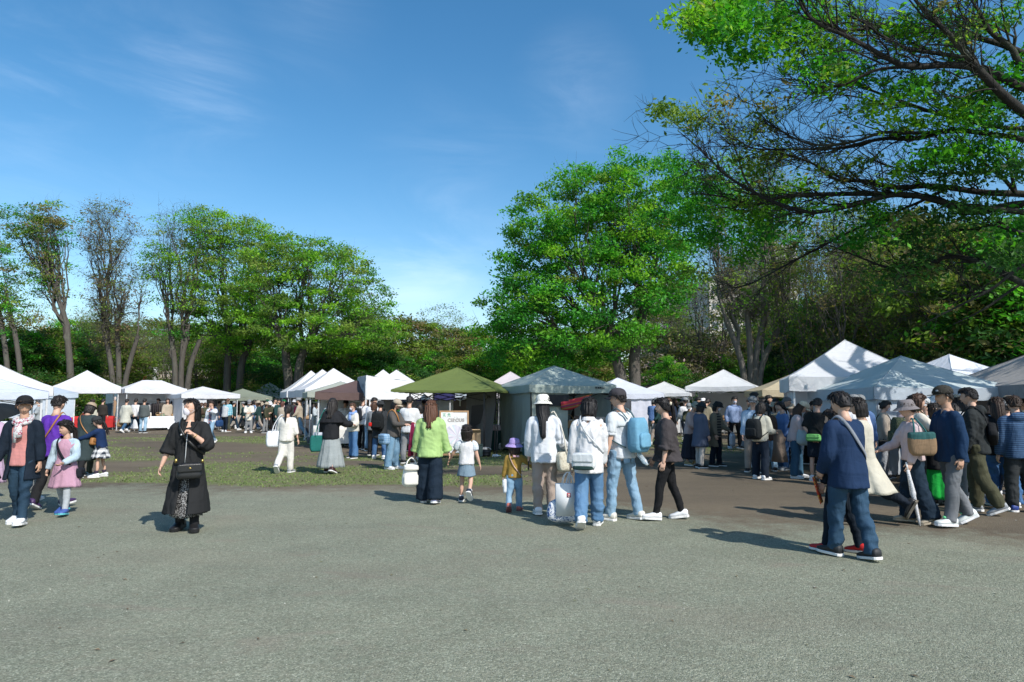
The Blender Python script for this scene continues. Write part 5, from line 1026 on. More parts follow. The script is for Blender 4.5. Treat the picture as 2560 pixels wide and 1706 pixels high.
class Person:
    """one person: pose from joint angles, then body, clothes, hair, shoes built in the person's own frame (faces -y, left is +x)"""
    def __init__(s, px, fy, h, face, label, pose=None, hr=.132, build=0.0, hair=('short', (.018, .015, .014)), skin=SKIN, seed=None, eyes=True, group=None, Y=None, cat='person'):
        s.seed = seed if seed is not None else int(px * 7 + fy); s.rg = np.random.default_rng(s.seed)
        if Y is None: x, y = ground(px, fy)
        else: x, y = pt(px, 1003, Y)[0], Y
        s.h = h; s.hr = hr; s.Y = y; s.skin = skin; s.pose = dict(pose or {}); s.build = build if build else (.5 if h >= 1.68 else 0.0); s.label = label
        s.root = thing('person', label, cat, (x, y, 0), math.radians(face), group); s.face = face
        s.M = Matrix.Translation((x, y, 0)) @ Matrix.Rotation(math.radians(face), 4, 'Z')
        s.vox = min(.036, .0095 + .00062 * y) * (0.8 if h < 1.3 else 1.0)
        s.fk(); s.body(eyes); s.hairs(hair[0], hair[1], **(hair[2] if len(hair) > 2 else {}))
    # ---------------- skeleton
    def fk(s):
        h, p = s.h, s.pose; k = (1 - s.hr) / .868; g = math.radians
        hip = .505 * h * k; s.th = (.252 * h * k, .228 * h * k); ank = .042 * h; hx = .052 * h * (1 + s.build * .5)
        J = {}
        for sd, key, dflt in ((1, 'L', (2, 2, 0, 2)), (-1, 'R', (-1, 2, 0, 2))):
            t, kn, ft, sp = p.get(key, dflt); t, kn, ft, sp = g(t), g(kn), g(ft), g(sp)
            H = np.array((sd * hx, 0, 0)); u = np.array((sd * math.sin(sp), -math.sin(t) * math.cos(sp), -math.cos(t) * math.cos(sp)))
            sh = np.array((sd * math.sin(sp) * .6, -math.sin(t - kn), -math.cos(t - kn))); sh = unit(sh)
            K = H + u * s.th[0]; A = K + sh * s.th[1]; tw = g(p.get('toe', 8)) * sd
            fd = np.array((math.sin(tw) * math.cos(ft), -math.cos(tw) * math.cos(ft), -math.sin(ft))); fu = np.array((0, 0, 1.0)) - fd * fd[2]; fu = unit(fu) if abs(fd[2]) < .98 else np.array((0, -1, 0.))
            J[key] = dict(H=H, K=K, A=A, fd=fd, fu=fu, sh=sh)
            heel = A - fu * ank - fd * .045 * h; toe = A - fu * ank + fd * .10 * h; J[key]['low'] = min(heel[2], toe[2])
        dz = -min(J['L']['low'], J['R']['low'])
        for key in 'LR':
            for q in ('H', 'K', 'A'): J[key][q] = J[key][q] + (0, 0, dz)
        s.pz = dz; s.J = J; lean = g(p.get('lean', 2)); side = g(p.get('side', 0)); tw = g(p.get('twist', 0)); s.TR = rz(tw) @ ry(side) @ rx(lean)
        s.P0 = np.array((0, 0, dz)); L = .295 * h * k; s.shz = L; s.L = L       # shoulder height above the hips
        s.sw = (.097 + .012 * s.build) * h * (1.0 if s.hr < .15 else .95)
        s.up = lambda q: (np.asarray(q, float) @ s.TR.T) + s.P0                 # torso frame (origin at the hips) -> person frame
        for sd, key, dflt in ((1, 'aL', (3, 9, 14, 20)), (-1, 'aR', (3, 9, 14, 20))):
            a, ab, e, inn = [g(v) for v in p.get(key, dflt)]; S = s.up((sd * s.sw, 0, L - .020 * h))
            u = np.array((sd * math.sin(ab), -math.sin(a) * math.cos(ab), -math.cos(a) * math.cos(ab))); u = s.TR @ u if p.get('armlean', 0) else u
            fx = np.array((-sd * math.sin(inn), -math.cos(inn), .0)); fx = fx - u * (fx @ u)
            if np.linalg.norm(fx) < .2: fx = np.array((-sd * math.sin(inn), 0, math.cos(inn))); fx = fx - u * (fx @ u)
            fx = unit(fx); f = math.cos(e) * u + math.sin(e) * fx; E = S + u * .172 * h * k; Wr = E + f * .142 * h * k
            pn = unit(np.cross(f, (0, 1, 0)) * sd) if abs(f[1]) < .8 else np.array((-sd * .3, 0, -.95)); pn = unit(pn - f * (pn @ f))
            if pn[0] * sd > 0 and abs(f[1]) < .8: pn = -pn
            J[key] = dict(S=S, E=E, W=Wr, u=u, f=f, pn=pn, sd=sd, hand=Wr + f * .06 * h)
        s.neck = s.up((0, .004 * h, L + .028 * h)); hd = .5 * s.hr * h
        s.HR = s.TR @ R3(g(p.get('yaw', 0)), g(p.get('pitch', 4)) - lean * .6, g(p.get('roll', 0)))
        s.hc = s.up((0, 0, L + .045 * h)) + s.HR @ np.array((0, -.012 * h, hd + .012 * h * (1 if s.hr < .15 else .6))); s.hs = s.hr * h / .225; s.head = lambda q: (np.asarray(q, float) * s.hs) @ s.HR.T + s.hc
    # ---------------- body
    def torso(s, mb, w, d, hemz=None):
        pass
    def body(s, eyes):
        h, J, L = s.h, s.J, s.L; b = 1 + .18 * s.build; mb = MB()
        prof = [(-.06, .072, .055), (0, .086, .064), (.06, .076, .056), (.14, .074, .052), (.2, .086, .058), (.25, .088, .054), (.285, .066, .042), (.305, .034, .034), (.33, .029, .031)]; k = L / (.295 * h)
        mb.loft([s.up(ring(0, .004 * h, z * h * k, w * h * b, d * h * b)) for z, w, d in prof])
        for key in 'LR':
            q = J[key]; mid = (q['K'] + q['A']) / 2 + np.array((0, .012 * h, 0)); mb.tube(catmull([q['H'] + (0, 0, .02 * h), (q['H'] + q['K']) / 2, q['K'], mid, q['A'] + (0, 0, .01 * h), q['A'] - q['fu'] * .02 * h], 13), np.interp(np.linspace(0, 5, 13), range(6), np.array((.046, .042, .030, .028, .019, .020)) * h), 10)
            mb.rbox(q['A'] - q['fu'] * .022 * h + q['fd'] * .03 * h, (.045 * h, .12 * h, .04 * h), rot=np.stack([np.cross(-q['fd'], q['fu']), -q['fd'], q['fu']], 1), bev=.4)
        for key in ('aL', 'aR'):
            q = J[key]; mb.tube(catmull([q['S'] + (-q['sd'] * .02 * h, 0, .0), q['S'] + q['u'] * .03 * h, (q['S'] + q['E']) / 2, q['E'], q['E'] * .6 + q['W'] * .4, q['W'], q['W'] + q['f'] * .02 * h], 14), np.interp(np.linspace(0, 6, 14), range(7), np.array((.033, .034, .029, .024, .024, .0155, .0165)) * h), 10)
        o = part('body', mb, [s.skin, EYEW, EYED, LIP, BROW], s.root); s.bodyobj = o; ex = MB(); s.hands(ex); s.headmesh(ex, eyes); s.remesh(o, s.vox * (1.15 if s.Y < 12 else 1.7), 2, .26 if s.Y < 12 else .34); BAKE.append((o, 0, 0, ex))
    def remesh(s, o, vox, sm, dec=0):
        m = o.modifiers.new('r', 'REMESH'); m.mode = 'VOXEL'; m.voxel_size = vox; m.use_smooth_shade = True
        if sm: q = o.modifiers.new('s', 'SMOOTH'); q.factor = .5; q.iterations = sm
        if dec: d = o.modifiers.new('d', 'DECIMATE'); d.ratio = dec
    def hands(s, mb):
        h = s.h * (.92 if s.hr < .15 else .85)
        for key in ('aL', 'aR'):
            q = s.J[key]; f, pn = q['f'], q['pn']; ac = unit(np.cross(f, pn)); W = q['W']; curl = s.pose.get('curl_' + key, s.pose.get('curl', 28)); c = math.radians(curl)
            th = ac if (ac[1] < 0) else -ac                                       # thumb side points forward
            R = np.stack([th, pn, f], 1); mb.rbox(W + f * .028 * h, (.046 * h, .019 * h, .062 * h), rot=R, bev=.35, n=10, k=4)
            for i, ln in enumerate((.040, .046, .043, .034)):
                b = W + f * .052 * h + th * (.0165 - .011 * i) * h; d = f; P = [b]; a = 0
                for j, sg in enumerate((.45, .32, .23)): a += c * (.7 if j == 0 else 1.1); d2 = f * math.cos(a) + pn * math.sin(a); P.append(P[-1] + d2 * ln * h * sg)
                mb.tube(P, np.array((.0056, .0054, .005, .0035)) * h, 6)
            t0 = W + f * .014 * h + th * .018 * h; d = unit(f * .75 + th * .65 + pn * .25); mb.tube([t0, t0 + d * .022 * h, t0 + d * .022 * h + unit(f * .9 + th * .15 + pn * .35) * .024 * h], np.array((.0075, .0066, .0042)) * h, 6)
    def headmesh(s, mb, eyes):
        """skull with brow, sockets, nose, lips, chin; units are for a 22.5 cm head, chin at z=-.1125"""
        n, k = (26, 20) if s.Y < 16 else (18, 13); a = np.linspace(0, 2 * np.pi, n, endpoint=False); rings = []
        for i in range(k + 1):
            ph = math.pi * (.03 + .94 * i / k); z = -math.cos(ph) * .1125; sn = math.sin(ph) ** .86; t = max(0, -z / .1125); w = .0755 * (1 - .30 * t ** 1.5); r = []
            for q in a:
                x = math.sin(q); y = -math.cos(q); fr = max(0, -y); bk = max(0, y)
                X = x * w * sn; Yv = y * (.093 + .006 * bk) * sn
                if t > 0: Yv += bk * .045 * t ** 1.3 * sn - .006 * t * fr
                if fr > .2: Yv = Yv + .010 * (fr ** 3) * (1 if abs(x) < .9 else 0) * (1 - .4 * t)
                G = lambda x0, z0, sx, sz: math.exp(-((X - x0) / sx) ** 2 - ((z - z0) / sz) ** 2) if fr > .25 else 0
                Yv += -.021 * G(0, -.030, .012, .016) - .010 * G(0, -.010, .009, .022) + .009 * (G(.031, .003, .016, .012) + G(-.031, .003, .016, .012)) - .004 * (G(.03, .022, .024, .008) + G(-.03, .022, .024, .008)) - .006 * G(0, -.064, .020, .010) - .008 * G(0, -.098, .02, .014) - .003 * (G(.04, -.03, .02, .02) + G(-.04, -.03, .02, .02))
                r.append((X, Yv, z))
            rings.append(s.head(r))
        mb.loft(rings, 0)
        for sd in (1, -1): mb.ellipsoid(s.head((sd * .0765, .008, -.008)), np.array((.008, .017, .030)) * s.hs, 0, 8, 6, s.HR @ rz(sd * .35))
        mb.tube([s.up((0, .012 * s.h, s.L + .0 * s.h)), s.neck + (0, 0, .01 * s.h), s.head((0, .018, -.075)), s.head((0, .02, -.03))], np.array((.042, .031, .031, .031)) * s.h * (1 if s.hr < .15 else 1.05), 12)
        if eyes:
            for sd in (1, -1):
                mb.ellipsoid(s.head((sd * .031, -.0755, .002)), np.array((.0155, .006, .0068)) * s.hs, 1, 8, 6, s.HR @ rz(sd * .3)); mb.ellipsoid(s.head((sd * .0305, -.0795, .002)), np.array((.0068, .004, .0066)) * s.hs, 2, 8, 6, s.HR)
                mb.tube(s.head([(sd * .015, -.090, .0095), (sd * .031, -.0865, .0115), (sd * .048, -.0735, .007)]), .0022 * s.hs, 4, 2)
                mb.tube(s.head([(sd * .013, -.0935, .021), (sd * .031, -.0905, .0265), (sd * .051, -.0775, .021)]), np.array((.0042, .0045, .002)) * s.hs, 5, 4)
            mb.tube(s.head([(-.023, -.0835, -.064), (-.008, -.0925, -.0605), (0, -.0925, -.0625), (.008, -.0925, -.0605), (.023, -.0835, -.064)]), np.array((.001, .0042, .004, .0042, .001)) * s.hs, 6, 3)
            mb.tube(s.head([(-.02, -.083, -.0665), (0, -.0915, -.070), (.02, -.083, -.0665)]), np.array((.001, .0052, .001)) * s.hs, 6, 3)
    # ---------------- hair
    def hairs(s, kind, c, **kw):
        if kind == 'none': return
        m = hair_mat('hair_%s' % kind, tuple(c)); mb = MB(); rg = s.rg; n, k = (40, 12) if s.Y < 16 else (24, 8); a = np.linspace(0, 2 * np.pi, n, endpoint=False); y = -np.cos(a); x = np.sin(a)
        fl = kw.get('fringe', .052); side = kw.get('side', .004 if kind in ('short', 'buzz') else -.05); nape = kw.get('nape', -.052 if kind in ('short', 'buzz') else -.085)
        low = np.where(y < -.25, fl - .0 * x, np.where(y < .35, side + (fl - side) * np.clip((-.0 - y) / .25, 0, 1), nape)) + rg.normal(size=n) * .004; vol = kw.get('vol', .012 if kind == 'buzz' else .019)
        wave = .004 * np.sin(a * 9 + rg.random() * 6) + rg.normal(size=n) * .0022; rings = []
        for i in range(k + 1):
            t = i / k; z = low + (.1125 + vol * .9 - low) * (1 - (1 - t) ** 1.35); u = np.clip((z + .0) / (.1125 + vol), -1, 1); sn = np.sqrt(np.clip(1 - u ** 2, 0.0004, 1)) ** .8; tb = np.clip(-z / .1125, 0, 1)
            X = x * (.0755 + vol) * sn * (1 - .12 * tb) + wave * x * sn; Yv = y * (.093 + vol * (1 + .15 * (y > 0))) * sn + np.where(y > 0, y * .028 * tb, 0) + wave * y * sn; rings.append(s.head(np.stack([X, Yv, z], 1)))
        mb.loft(rings, 0)
        if kind in ('long', 'bob', 'wavy'):
            Ln = kw.get('length', {'bob': .16, 'long': .54, 'wavy': .37}[kind]); front = kw.get('front', 100); A = np.radians(np.linspace(-front, front, 34)); rows = []; m_ = 11; ph = rg.random(34) * 6; st = .010 * np.sin(np.arange(34) * 1.9) + .006 * rg.normal(size=34); end = 1 - .10 * rg.random(34) - (.16 * (np.abs(A) / A.max()) ** 2 if kind != 'bob' else 0)
            for inner in (0, 1):
                blk = []
                for j in range(m_):
                    t = j / (m_ - 1); zz = .035 - (Ln + .035) * t * end; wv = (.016 if kind == 'wavy' else .005) * np.sin(t * 11 + ph) * t; sp = 1 + (.10 if kind == 'bob' else .22 if kind == 'wavy' else -.02) * math.sin(min(1, t * 1.4) * math.pi * .75) * (1 if kind != 'long' else 1); rr = 1 - .34 * inner
                    X = np.sin(A) * (.0755 + vol + .004 + st * .5 + wv) * sp * rr; back = .105 + vol + .012 * t + st + wv + kw.get('back', {'long': .105, 'wavy': .06}.get(kind, 0)) * t; Yv = np.cos(A) * back * rr * (1 if True else 1) + .004; tp = 1 - (.45 if kind == 'long' else .12 if kind == 'wavy' else .18) * max(0, t - .45) / .55; blk.append(np.stack([X * tp, Yv * (1 if kind != 'bob' else 1 - .12 * t), zz], 1))
                rows.append(blk)
            def place(P):                      # hangs from the head, then lies on the back of the torso
                Q = s.head(P); w = np.clip((-P[:, 2] - .12) / .12, 0, 1)[:, None]; Rp = (P * s.hs) @ (s.TR @ rz(math.radians(s.pose.get('yaw', 0)) * .35)).T + s.hc; return Q * (1 - w) + Rp * w
            sec = []
            for j in range(m_): sec.append(place(np.concatenate([rows[0][j], rows[1][j][::-1]])))
            mb.loft(sec, 0)
        if kind in ('pony', 'bun', 'lowpony'):
            if kind == 'bun': mb.ellipsoid(s.head((0, kw.get('by', .118), kw.get('bz', .02))), np.array((.038, .036, .036)) * s.hs, 0, 12, 8)
            else:
                z0 = .03 if kind == 'pony' else -.035; Ln = kw.get('length', .34); P = [(0, .10, z0), (0, .135, z0 - .005), (kw.get('sx', 0) * .4, .150, z0 - Ln * .35), (kw.get('sx', 0), .150, z0 - Ln * .75), (kw.get('sx', 0), .146, z0 - Ln)]; C = catmull([s.head(q) for q in P], 12); r = np.interp(np.linspace(0, 1, 12), [0, .12, .35, .8, 1], [.016, .018, .030, .022, .005]) * s.hs
                mb.tube(C, r, 10, 0, .62); 
                for _ in range(4): mb.tube(C + rg.normal(size=3) * .012 * s.hs + np.outer(np.linspace(0, 1, 12), rg.normal(size=3) * .012), r * .4, 6)
                if kw.get('tie'): t = MB(); t.tube([s.head((0, .112, z0)), s.head((0, .130, z0))], .026 * s.hs, 10); part('hair_tie', t, plain('hair_tie', kw['tie']), s.root)
        if kind in ('short', 'bob', 'pony', 'bun', 'lowpony', 'wavy', 'long') and s.Y < 26:
            for _ in range(120 if s.Y < 13 else 18):
                az = rg.uniform(-math.pi, math.pi); yy = -math.cos(az); el = rg.uniform(.0, 1.25) if yy > -.3 else rg.uniform(.62, 1.25); ce = math.cos(el) ** .8; q0 = np.array((math.sin(az) * (.0755 + vol * .9) * ce, yy * (.093 + vol * .95) * ce, .115 * math.sin(el) + .008)); out = unit(q0 * (1, 1, .8)); dn = unit(np.array((0, .25, -1)) + rg.normal(size=3) * .45); dn = unit(dn - out * (dn @ out)); ln = rg.uniform(.03, .065); rr = rg.uniform(.005, .010)
                mb.tube(s.head([q0 - out * .004, q0 + dn * ln * .5 + out * .007, q0 + dn * ln + out * rg.uniform(-.004, .013)]), np.array((rr, rr * .85, .001)) * s.hs, 4)
        s.hair = part('hair', mb, m, s.root); return s
    # ---------------- clothes
    def top(s, m, name='top', hem=-.04, loose=.016, sleeve=1.0, flare=0.0, open_=None, cuff=1.0, srad=1.0, fold=.010, neck=.0, seed=1, wl=0.0, hood=False, collar=False, back=0.0, puff=0.0, mats=None, drop=0.0, label=None):
        """closed garment over torso and arms, grown into one surface. hem in body heights above the hips; open_ = half angle of a front opening"""
        h, J, L = s.h, s.J, s.L; k = L / (.295 * h); b = 1 + .14 * s.build; g = loose * .72; mb = MB(); T = []
        base = [(.0, .092, .070), (.06, .084, .063), (.14, .084, .060), (.2, .091, .064), (.24, .092, .060)]; zs = [hem] if hem < -.001 else []
        for z, w, d in ([(hem, .094 + flare, .072 + flare + abs(hem) * .10)] if hem < -.001 else []) + ([(hem * .5, .094 + flare * .5, .071 + flare * .5)] if hem < -.08 else []) + base:
            if hem > z + .001: continue
            kk = wl * max(0, 1 - abs(z - .08) / .1) if z > -.001 else 0; T.append((z, (w - kk) * b * h + g, (d - kk) * b * h + g + back * h * (1 - max(0, z) / .25)))
        T += [(.270, (.086 + drop * .6) * b * h + g * .5, .052 * b * h + g * .7), (.289 + neck * .4, .056 * h + g * .3, .044 * h + g * .5), (.309 + neck, .040 * h + g * .10, .039 * h + g * .2)]
        lo = min(0, hem)
        def sect(z, w, d):
            cy = .004 * h
            if open_:
                a = np.radians(np.linspace(-90 + open_, 270 - open_, 30)); P = np.stack([w * np.cos(a), cy + d * np.sin(a), np.full(30, z * h * k)], 1); t = max(.028, s.vox * 2.1); Q = np.stack([(w - t) * np.cos(a), cy + (d - t) * np.sin(a), np.full(30, z * h * k)], 1); R_ = np.concatenate([P, Q[::-1]])
            else: R_ = ring(0, cy, z * h * k, w, d, 24)
            if z < 0:      # below the hips the cloth hangs plumb
                return R_ + s.P0
            return s.up(R_)
        mb.loft([sect(*t) for t in T])
        if sleeve > 0:
            for key in ('aL', 'aR'):
                q = J[key]; sl = sleeve if not isinstance(sleeve, tuple) else sleeve[0 if key == 'aL' else 1]; S, E, W = q['S'], q['E'], q['W']; P = [S + s.TR @ np.array((-q['sd'] * .05 * h, 0, .004 * h)), S + q['u'] * .008 * h, S * .5 + E * .5, E]; r = [.028 * h + g * .3, (.0335 * h + g * .5), (.034 * h + g * .62 + puff * h * .6) * (.4 + .6 * srad), (.0305 * h + g * .6 + puff * h) * srad]
                if sl > .5: tt = (sl - .5) * 2; P += [E * (1 - .5 * tt) + W * .5 * tt, E * (1 - tt) + W * tt]; r += [(.029 * h + g * .55 + puff * h) * srad, (.0225 * h + g * .40) * srad * cuff]
                else:
                    e2 = S + (E - S) * (sl * 2); P = [P[0], P[1], (S + e2) / 2, e2]; r = [r[0], r[1], r[1] * 1.0, r[1] * 1.03]
                n_ = 4 * len(P); mb.tube(catmull(P, n_), np.interp(np.linspace(0, len(P) - 1, n_), range(len(P)), r), 12)
                if cuff > 1.2 and sl > .5: mb.tube([P[-1] - q['f'] * .02 * h, P[-1]], r[-1] * 1.12, 12)
        if hood: mb.ellipsoid(s.up((0, .052 * h, L + .005 * h)), np.array((.075, .045, .045)) * h, 0, 14, 8, s.TR)
        o = part(name, mb, mats or [m], s.root, label=label); s.remesh(o, s.vox * ((.95 if open_ else 1.1) * (1 if s.Y < 12 else 1.4)), 2 if not open_ else 1, 0 if s.Y < 11 else .6); BAKE.append((o, fold if s.Y < 30 else fold * .7, s.seed + seed, None))
        s.W = (.094 * b * h + g, .07 * b * h + g)
        if collar: c = MB(); rr = [s.up(ring(0, .006 * h, (z) * h * k, w * h, d * h, 18)) for z, w, d in ((.300, .050, .046), (.318, .043, .041), (.330, .046, .045), (.318, .052, .052), (.300, .058, .056))]; c.loft(rr, 0, False, False); part('collar', c, [m] if not mats else mats, s.root)
        return o
    def pants(s, m, rt=.052, rk=.040, rh=.034, name='trousers', end=1.0, fold=.009, waist=.06, mats=None):
        """trousers: waist and two legs in one surface; end<1 stops above the ankle (shorts .45)"""
        h, J = s.h, s.J; b = 1 + .18 * s.build; k = s.L / (.295 * h); mb = MB(); mb.loft([s.up(ring(0, .004 * h, z * h * k, w * h * b, d * h * b)) for z, w, d in ((-.045, .080, .066), (-.0, .094, .074), (waist, .078, .060))])
        for key in 'LR':
            q = J[key]; H, K, A = q['H'], q['K'], q['A']; foot = A - np.array((0, 0, 1)) * .012 * h; P = [H + (0, 0, .02 * h), H * .55 + K * .45, K, K * .5 + A * .5 + (0, .008 * h, 0), foot]; r = np.array([min(rt + .004, .054), rt, rk, (rk + rh) / 2, rh]) * h
            C = catmull(P, 22); R = np.interp(np.linspace(0, 4, 22), range(5), r)
            if end < 1: c = max(4, int(22 * end)); C = C[:c]; R = R[:c]
            mb.tube(C, R, 12)
        o = part(name, mb, mats or [m], s.root); s.remesh(o, s.vox * (1.2 if s.Y < 12 else 1.7), 2, 0 if s.Y < 11 else .6); BAKE.append((o, -fold, s.seed + 50, None)); return o
    def pockets(s, m, belt=None):
        """patch pockets on the seat of the trousers and an optional belt"""
        h = s.h
        for sd in (1, -1): mb = MB(); mb.rbox(s.up((sd * .042 * h, .076 * h, -.05 * h)), (.060 * h, .012 * h, .066 * h), rot=s.TR @ rz(-sd * .25), bev=.08, taper=1.1, n=14, k=4); part('back_pocket', mb, m, s.root)
        if belt: mb = MB(); mb.loft([s.up(ring(0, .004 * h, z * h, .090 * h, .070 * h, 24)) for z in (.046, .064)], 0, False, False); part('belt', mb, belt, s.root)
    def skirt(s, m, hem=.12, w=.16, d=.14, top=.05, pleat=.05, n=14, name='skirt', swing=(0, 0), tiers=0, fold=.004):
        """skirt cloth hung from the waist to hem (body heights above the ground) with folds that deepen downwards"""
        h = s.h; k = s.L / (.295 * h); N = 72; a = np.linspace(0, 2 * np.pi, N, endpoint=False); rg = s.rg; ph = rg.random() * 6; rows = []; z1 = s.pz + top * h * k; z0 = hem * h
        jit = np.convolve(rg.normal(size=N * 3), np.ones(5) / 5, 'same')[N:2 * N]
        for i in range(15):
            t = i / 14; W_ = .080 * h + (w * h - .080 * h) * t ** .75; D = .062 * h + (d * h - .062 * h) * t ** .75; 
            if t < .25: W_ = max(W_, .080 * h + (.098 - .080) * h * min(1, t / .18)); D = max(D, .062 * h + (.08 - .062) * h * min(1, t / .18))
            f = 1 + pleat * t * (np.sin(n * a + ph + .6 * t) + .5 * np.sin((n * 1.7) * a - ph)) + .03 * t * jit; tier = .004 * h if tiers and (t > .62) else 0
            rows.append(np.stack([np.cos(a) * (W_ * f + tier) + swing[0] * h * t * t, np.sin(a) * (D * f + tier) + swing[1] * h * t * t, z1 + (z0 - z1) * t + .006 * h * t * np.sin(a * 3 + ph)], 1))
        inner = [np.column_stack([r[:, 0] * .97, r[:, 1] * .97, r[:, 2]]) for r in rows[::-1]]; mb = MB(); mb.loft(rows + inner, 0, False, False); o = part(name, mb, m, s.root); return o
    def shoes(s, m, sole=SOLE, boot=0.0, scale=1.0, name='shoe', heel=0.0, tongue=None):
        h = s.h * (1 if s.hr < .15 else 1.08)
        for key in 'LR':
            q = s.J[key]; fd, fu = q['fd'], q['fu']; rt = np.cross(fd, fu); base = q['A'] - fu * .042 * s.h; st = [(-.050, .022, .040), (-.042, .031, .052), (-.01, .030, .058), (.02, .033, .046), (.055, .037, .032), (.09, .033, .024), (.108, .020, .018)]; mb = MB(); a = np.linspace(0, 2 * np.pi, 14, endpoint=False); rows = []
            for y, w, z in st: ca, sa = np.cos(a), np.sin(a); rows.append(base + fd * (y * h * scale) + np.outer(np.sign(ca) * np.abs(ca) ** .75 * w * h * scale, rt) + np.outer((.012 + z * .5 + np.sign(sa) * np.abs(sa) ** .8 * z * .5) * h, fu))
            mb.loft(rows)
            if boot: mb.tube([q['A'] - fu * .02 * h, q['A'] + (q['K'] - q['A']) * boot * .5, q['A'] + (q['K'] - q['A']) * boot], np.array((.030, .029, .031)) * h, 12)
            else: mb.tube([q['A'] - fu * .016 * h, q['A'] + fu * .004 * h], np.array((.028, .0245)) * h, 12)
            o = part(name, mb, m, s.root); sm = MB(); rows = []
            for z, e in ((0, .98), (.002, 1.04), (.014 + heel, 1.05), (.016 + heel, .98)):
                out = [(y, w * e) for y, w, _ in st]; L_ = [(y, -w) for y, w in out] + [(out[-1][0] + .008 * e, 0)] + [(y, w) for y, w in out[::-1]] + [(out[0][0] - .006 * e, 0)]; rows.append(np.array([base + fd * y * h * scale + rt * w * h * scale + fu * z * h for y, w in L_]))
            sm.loft(rows); part('sole', sm, sole, o, False)
            if tongue: t = MB(); t.rbox(base + fd * .03 * h + fu * .055 * h, (.022 * h, .05 * h, .012 * h), rot=np.stack([rt, -fd, fu], 1) @ rx(-.5)); part('tongue', t, tongue, o)
    def socks(s, m, top=.35):
        for key in 'LR': q = s.J[key]; mb = MB(); P = [q['A'] - q['fu'] * .02 * s.h, q['A'], q['A'] + (q['K'] - q['A']) * top * .5, q['A'] + (q['K'] - q['A']) * top]; mb.tube(P, np.array((.026, .0245, .029, .036)) * s.h * (1 if s.hr < .15 else 1), 12); part('sock', mb, m, s.root)
    # ---------------- hats, mask, scarf
    def cap(s, m, brimlen=.075, flat=False, dz=0.0, emblem=None):
        mb = MB(); n = 28; a = np.linspace(0, 2 * np.pi, n, endpoint=False); rows = []
        for z, k in ((.020, 1.0), (.035, 1.02), (.062, 1.01), (.09, .90), (.112, .70), (.127, .42), (.133, .08)): rows.append(s.head(np.stack([np.sin(a) * .1005 * k, -np.cos(a) * .1165 * k + .004, np.full(n, z + dz + .012)], 1)))
        mb.loft(rows); o = part('cap', mb, m, s.root); v = MB(); t = np.radians(np.linspace(-58, 58, 15)); up, dn = [], []
        for r in (0, .5, 1): rr = [(math.sin(q) * (.098 + .004 * r), -math.cos(q) * .112 - brimlen * r * max(0, math.cos(q * 1.35)) ** .7, .034 + dz - (.006 if flat else .022) * r - (.0 if flat else .10 * (math.sin(q)) ** 2 * .25)) for q in t]; up.append(s.head(rr)); dn.append(s.head(np.array(rr) - (0, 0, .006)))
        v.loft([np.concatenate([up[i], dn[i][::-1]]) for i in range(3)]); part('brim', v, m, o); 
        if emblem: e = MB(); e.rbox(s.head((.055, -.098, .078 + dz)), np.array((.03, .008, .02)) * s.hs, rot=s.HR @ rz(.5)); part('emblem', e, plain('cap_emblem', emblem), o)
    def buckethat(s, m, brim=.055, drop=.035, crown=.105, dz=0.0, tilt=0.0, wide=1.0):
        mb = MB(); n = 30; a = np.linspace(0, 2 * np.pi, n, endpoint=False); rows = []; R = s.HR @ rx(tilt); wv = .008 * np.sin(a * 3 + s.seed)
        for z, k, e in ((.030 - drop, 1.0, brim), (.034 - drop * .5, 1.0, brim * .55), (.034, 1.02, 0.004), (.05, 1.01, 0), (.034 + crown * .72, .90, 0), (.034 + crown * .93, .74, 0), (.034 + crown, .5, 0), (.036 + crown, .05, 0)): rows.append(((np.stack([np.sin(a) * (.100 * k * wide + e + (wv if e > .01 else 0)), -np.cos(a) * (.116 * k + e + (wv if e > .01 else 0)) + .004, np.full(n, z + dz)], 1)) * s.hs) @ R.T + s.hc)
        mb.loft(rows, 0, False, True); o = part('hat', mb, m, s.root); b = MB(); rr = []
        for z, k in ((.036, 1.04), (.055, 1.03)): rr.append(((np.stack([np.sin(a) * .1005 * k * wide, -np.cos(a) * .1165 * k + .004, np.full(n, z + dz)], 1)) * s.hs) @ R.T + s.hc)
        b.loft(rr, 0, False, False); part('hat_band', b, m, o)
    def mask(s, m=None):
        m = m or plain('face_mask', (.62, .60, .66), .7); mb = MB(); rows = []
        for z, y, w in ((-.016, -.0965, .018), (-.028, -.1055, .040), (-.055, -.1025, .055), (-.085, -.094, .050), (-.106, -.078, .034)):
            t = np.linspace(-1, 1, 11); rows.append(s.head(np.stack([t * w, y + .052 * np.abs(t) ** 1.8 * (w / .06), np.full(11, z) + .004 * (1 - t * t)], 1)))
        mb.loft(rows, 0, False, False, False); o = part('face_mask', mb, m, s.root); e = MB()
        for sd in (1, -1):
            for z in (-.03, -.085): e.tube([s.head((sd * .052, -.072, z)), s.head((sd * .074, -.02, z * .5 - .008)), s.head((sd * .080, .012, -.005))], .0018 * s.hs, 4)
        part('ear_loop', e, m, o)
    def glasses(s):
        mb = MB()
        for sd in (1, -1): t = np.linspace(0, 6.28, 13); mb.tube(s.head(np.stack([sd * .032 + .022 * np.cos(t), np.full(13, -.099), .002 + .016 * np.sin(t)], 1)), .0018 * s.hs, 4); mb.tube(s.head([(sd * .054, -.095, .004), (sd * .078, -.03, .004), (sd * .081, .01, .0)]), .0018 * s.hs, 4)
        part('glasses', mb, EYED, s.root)
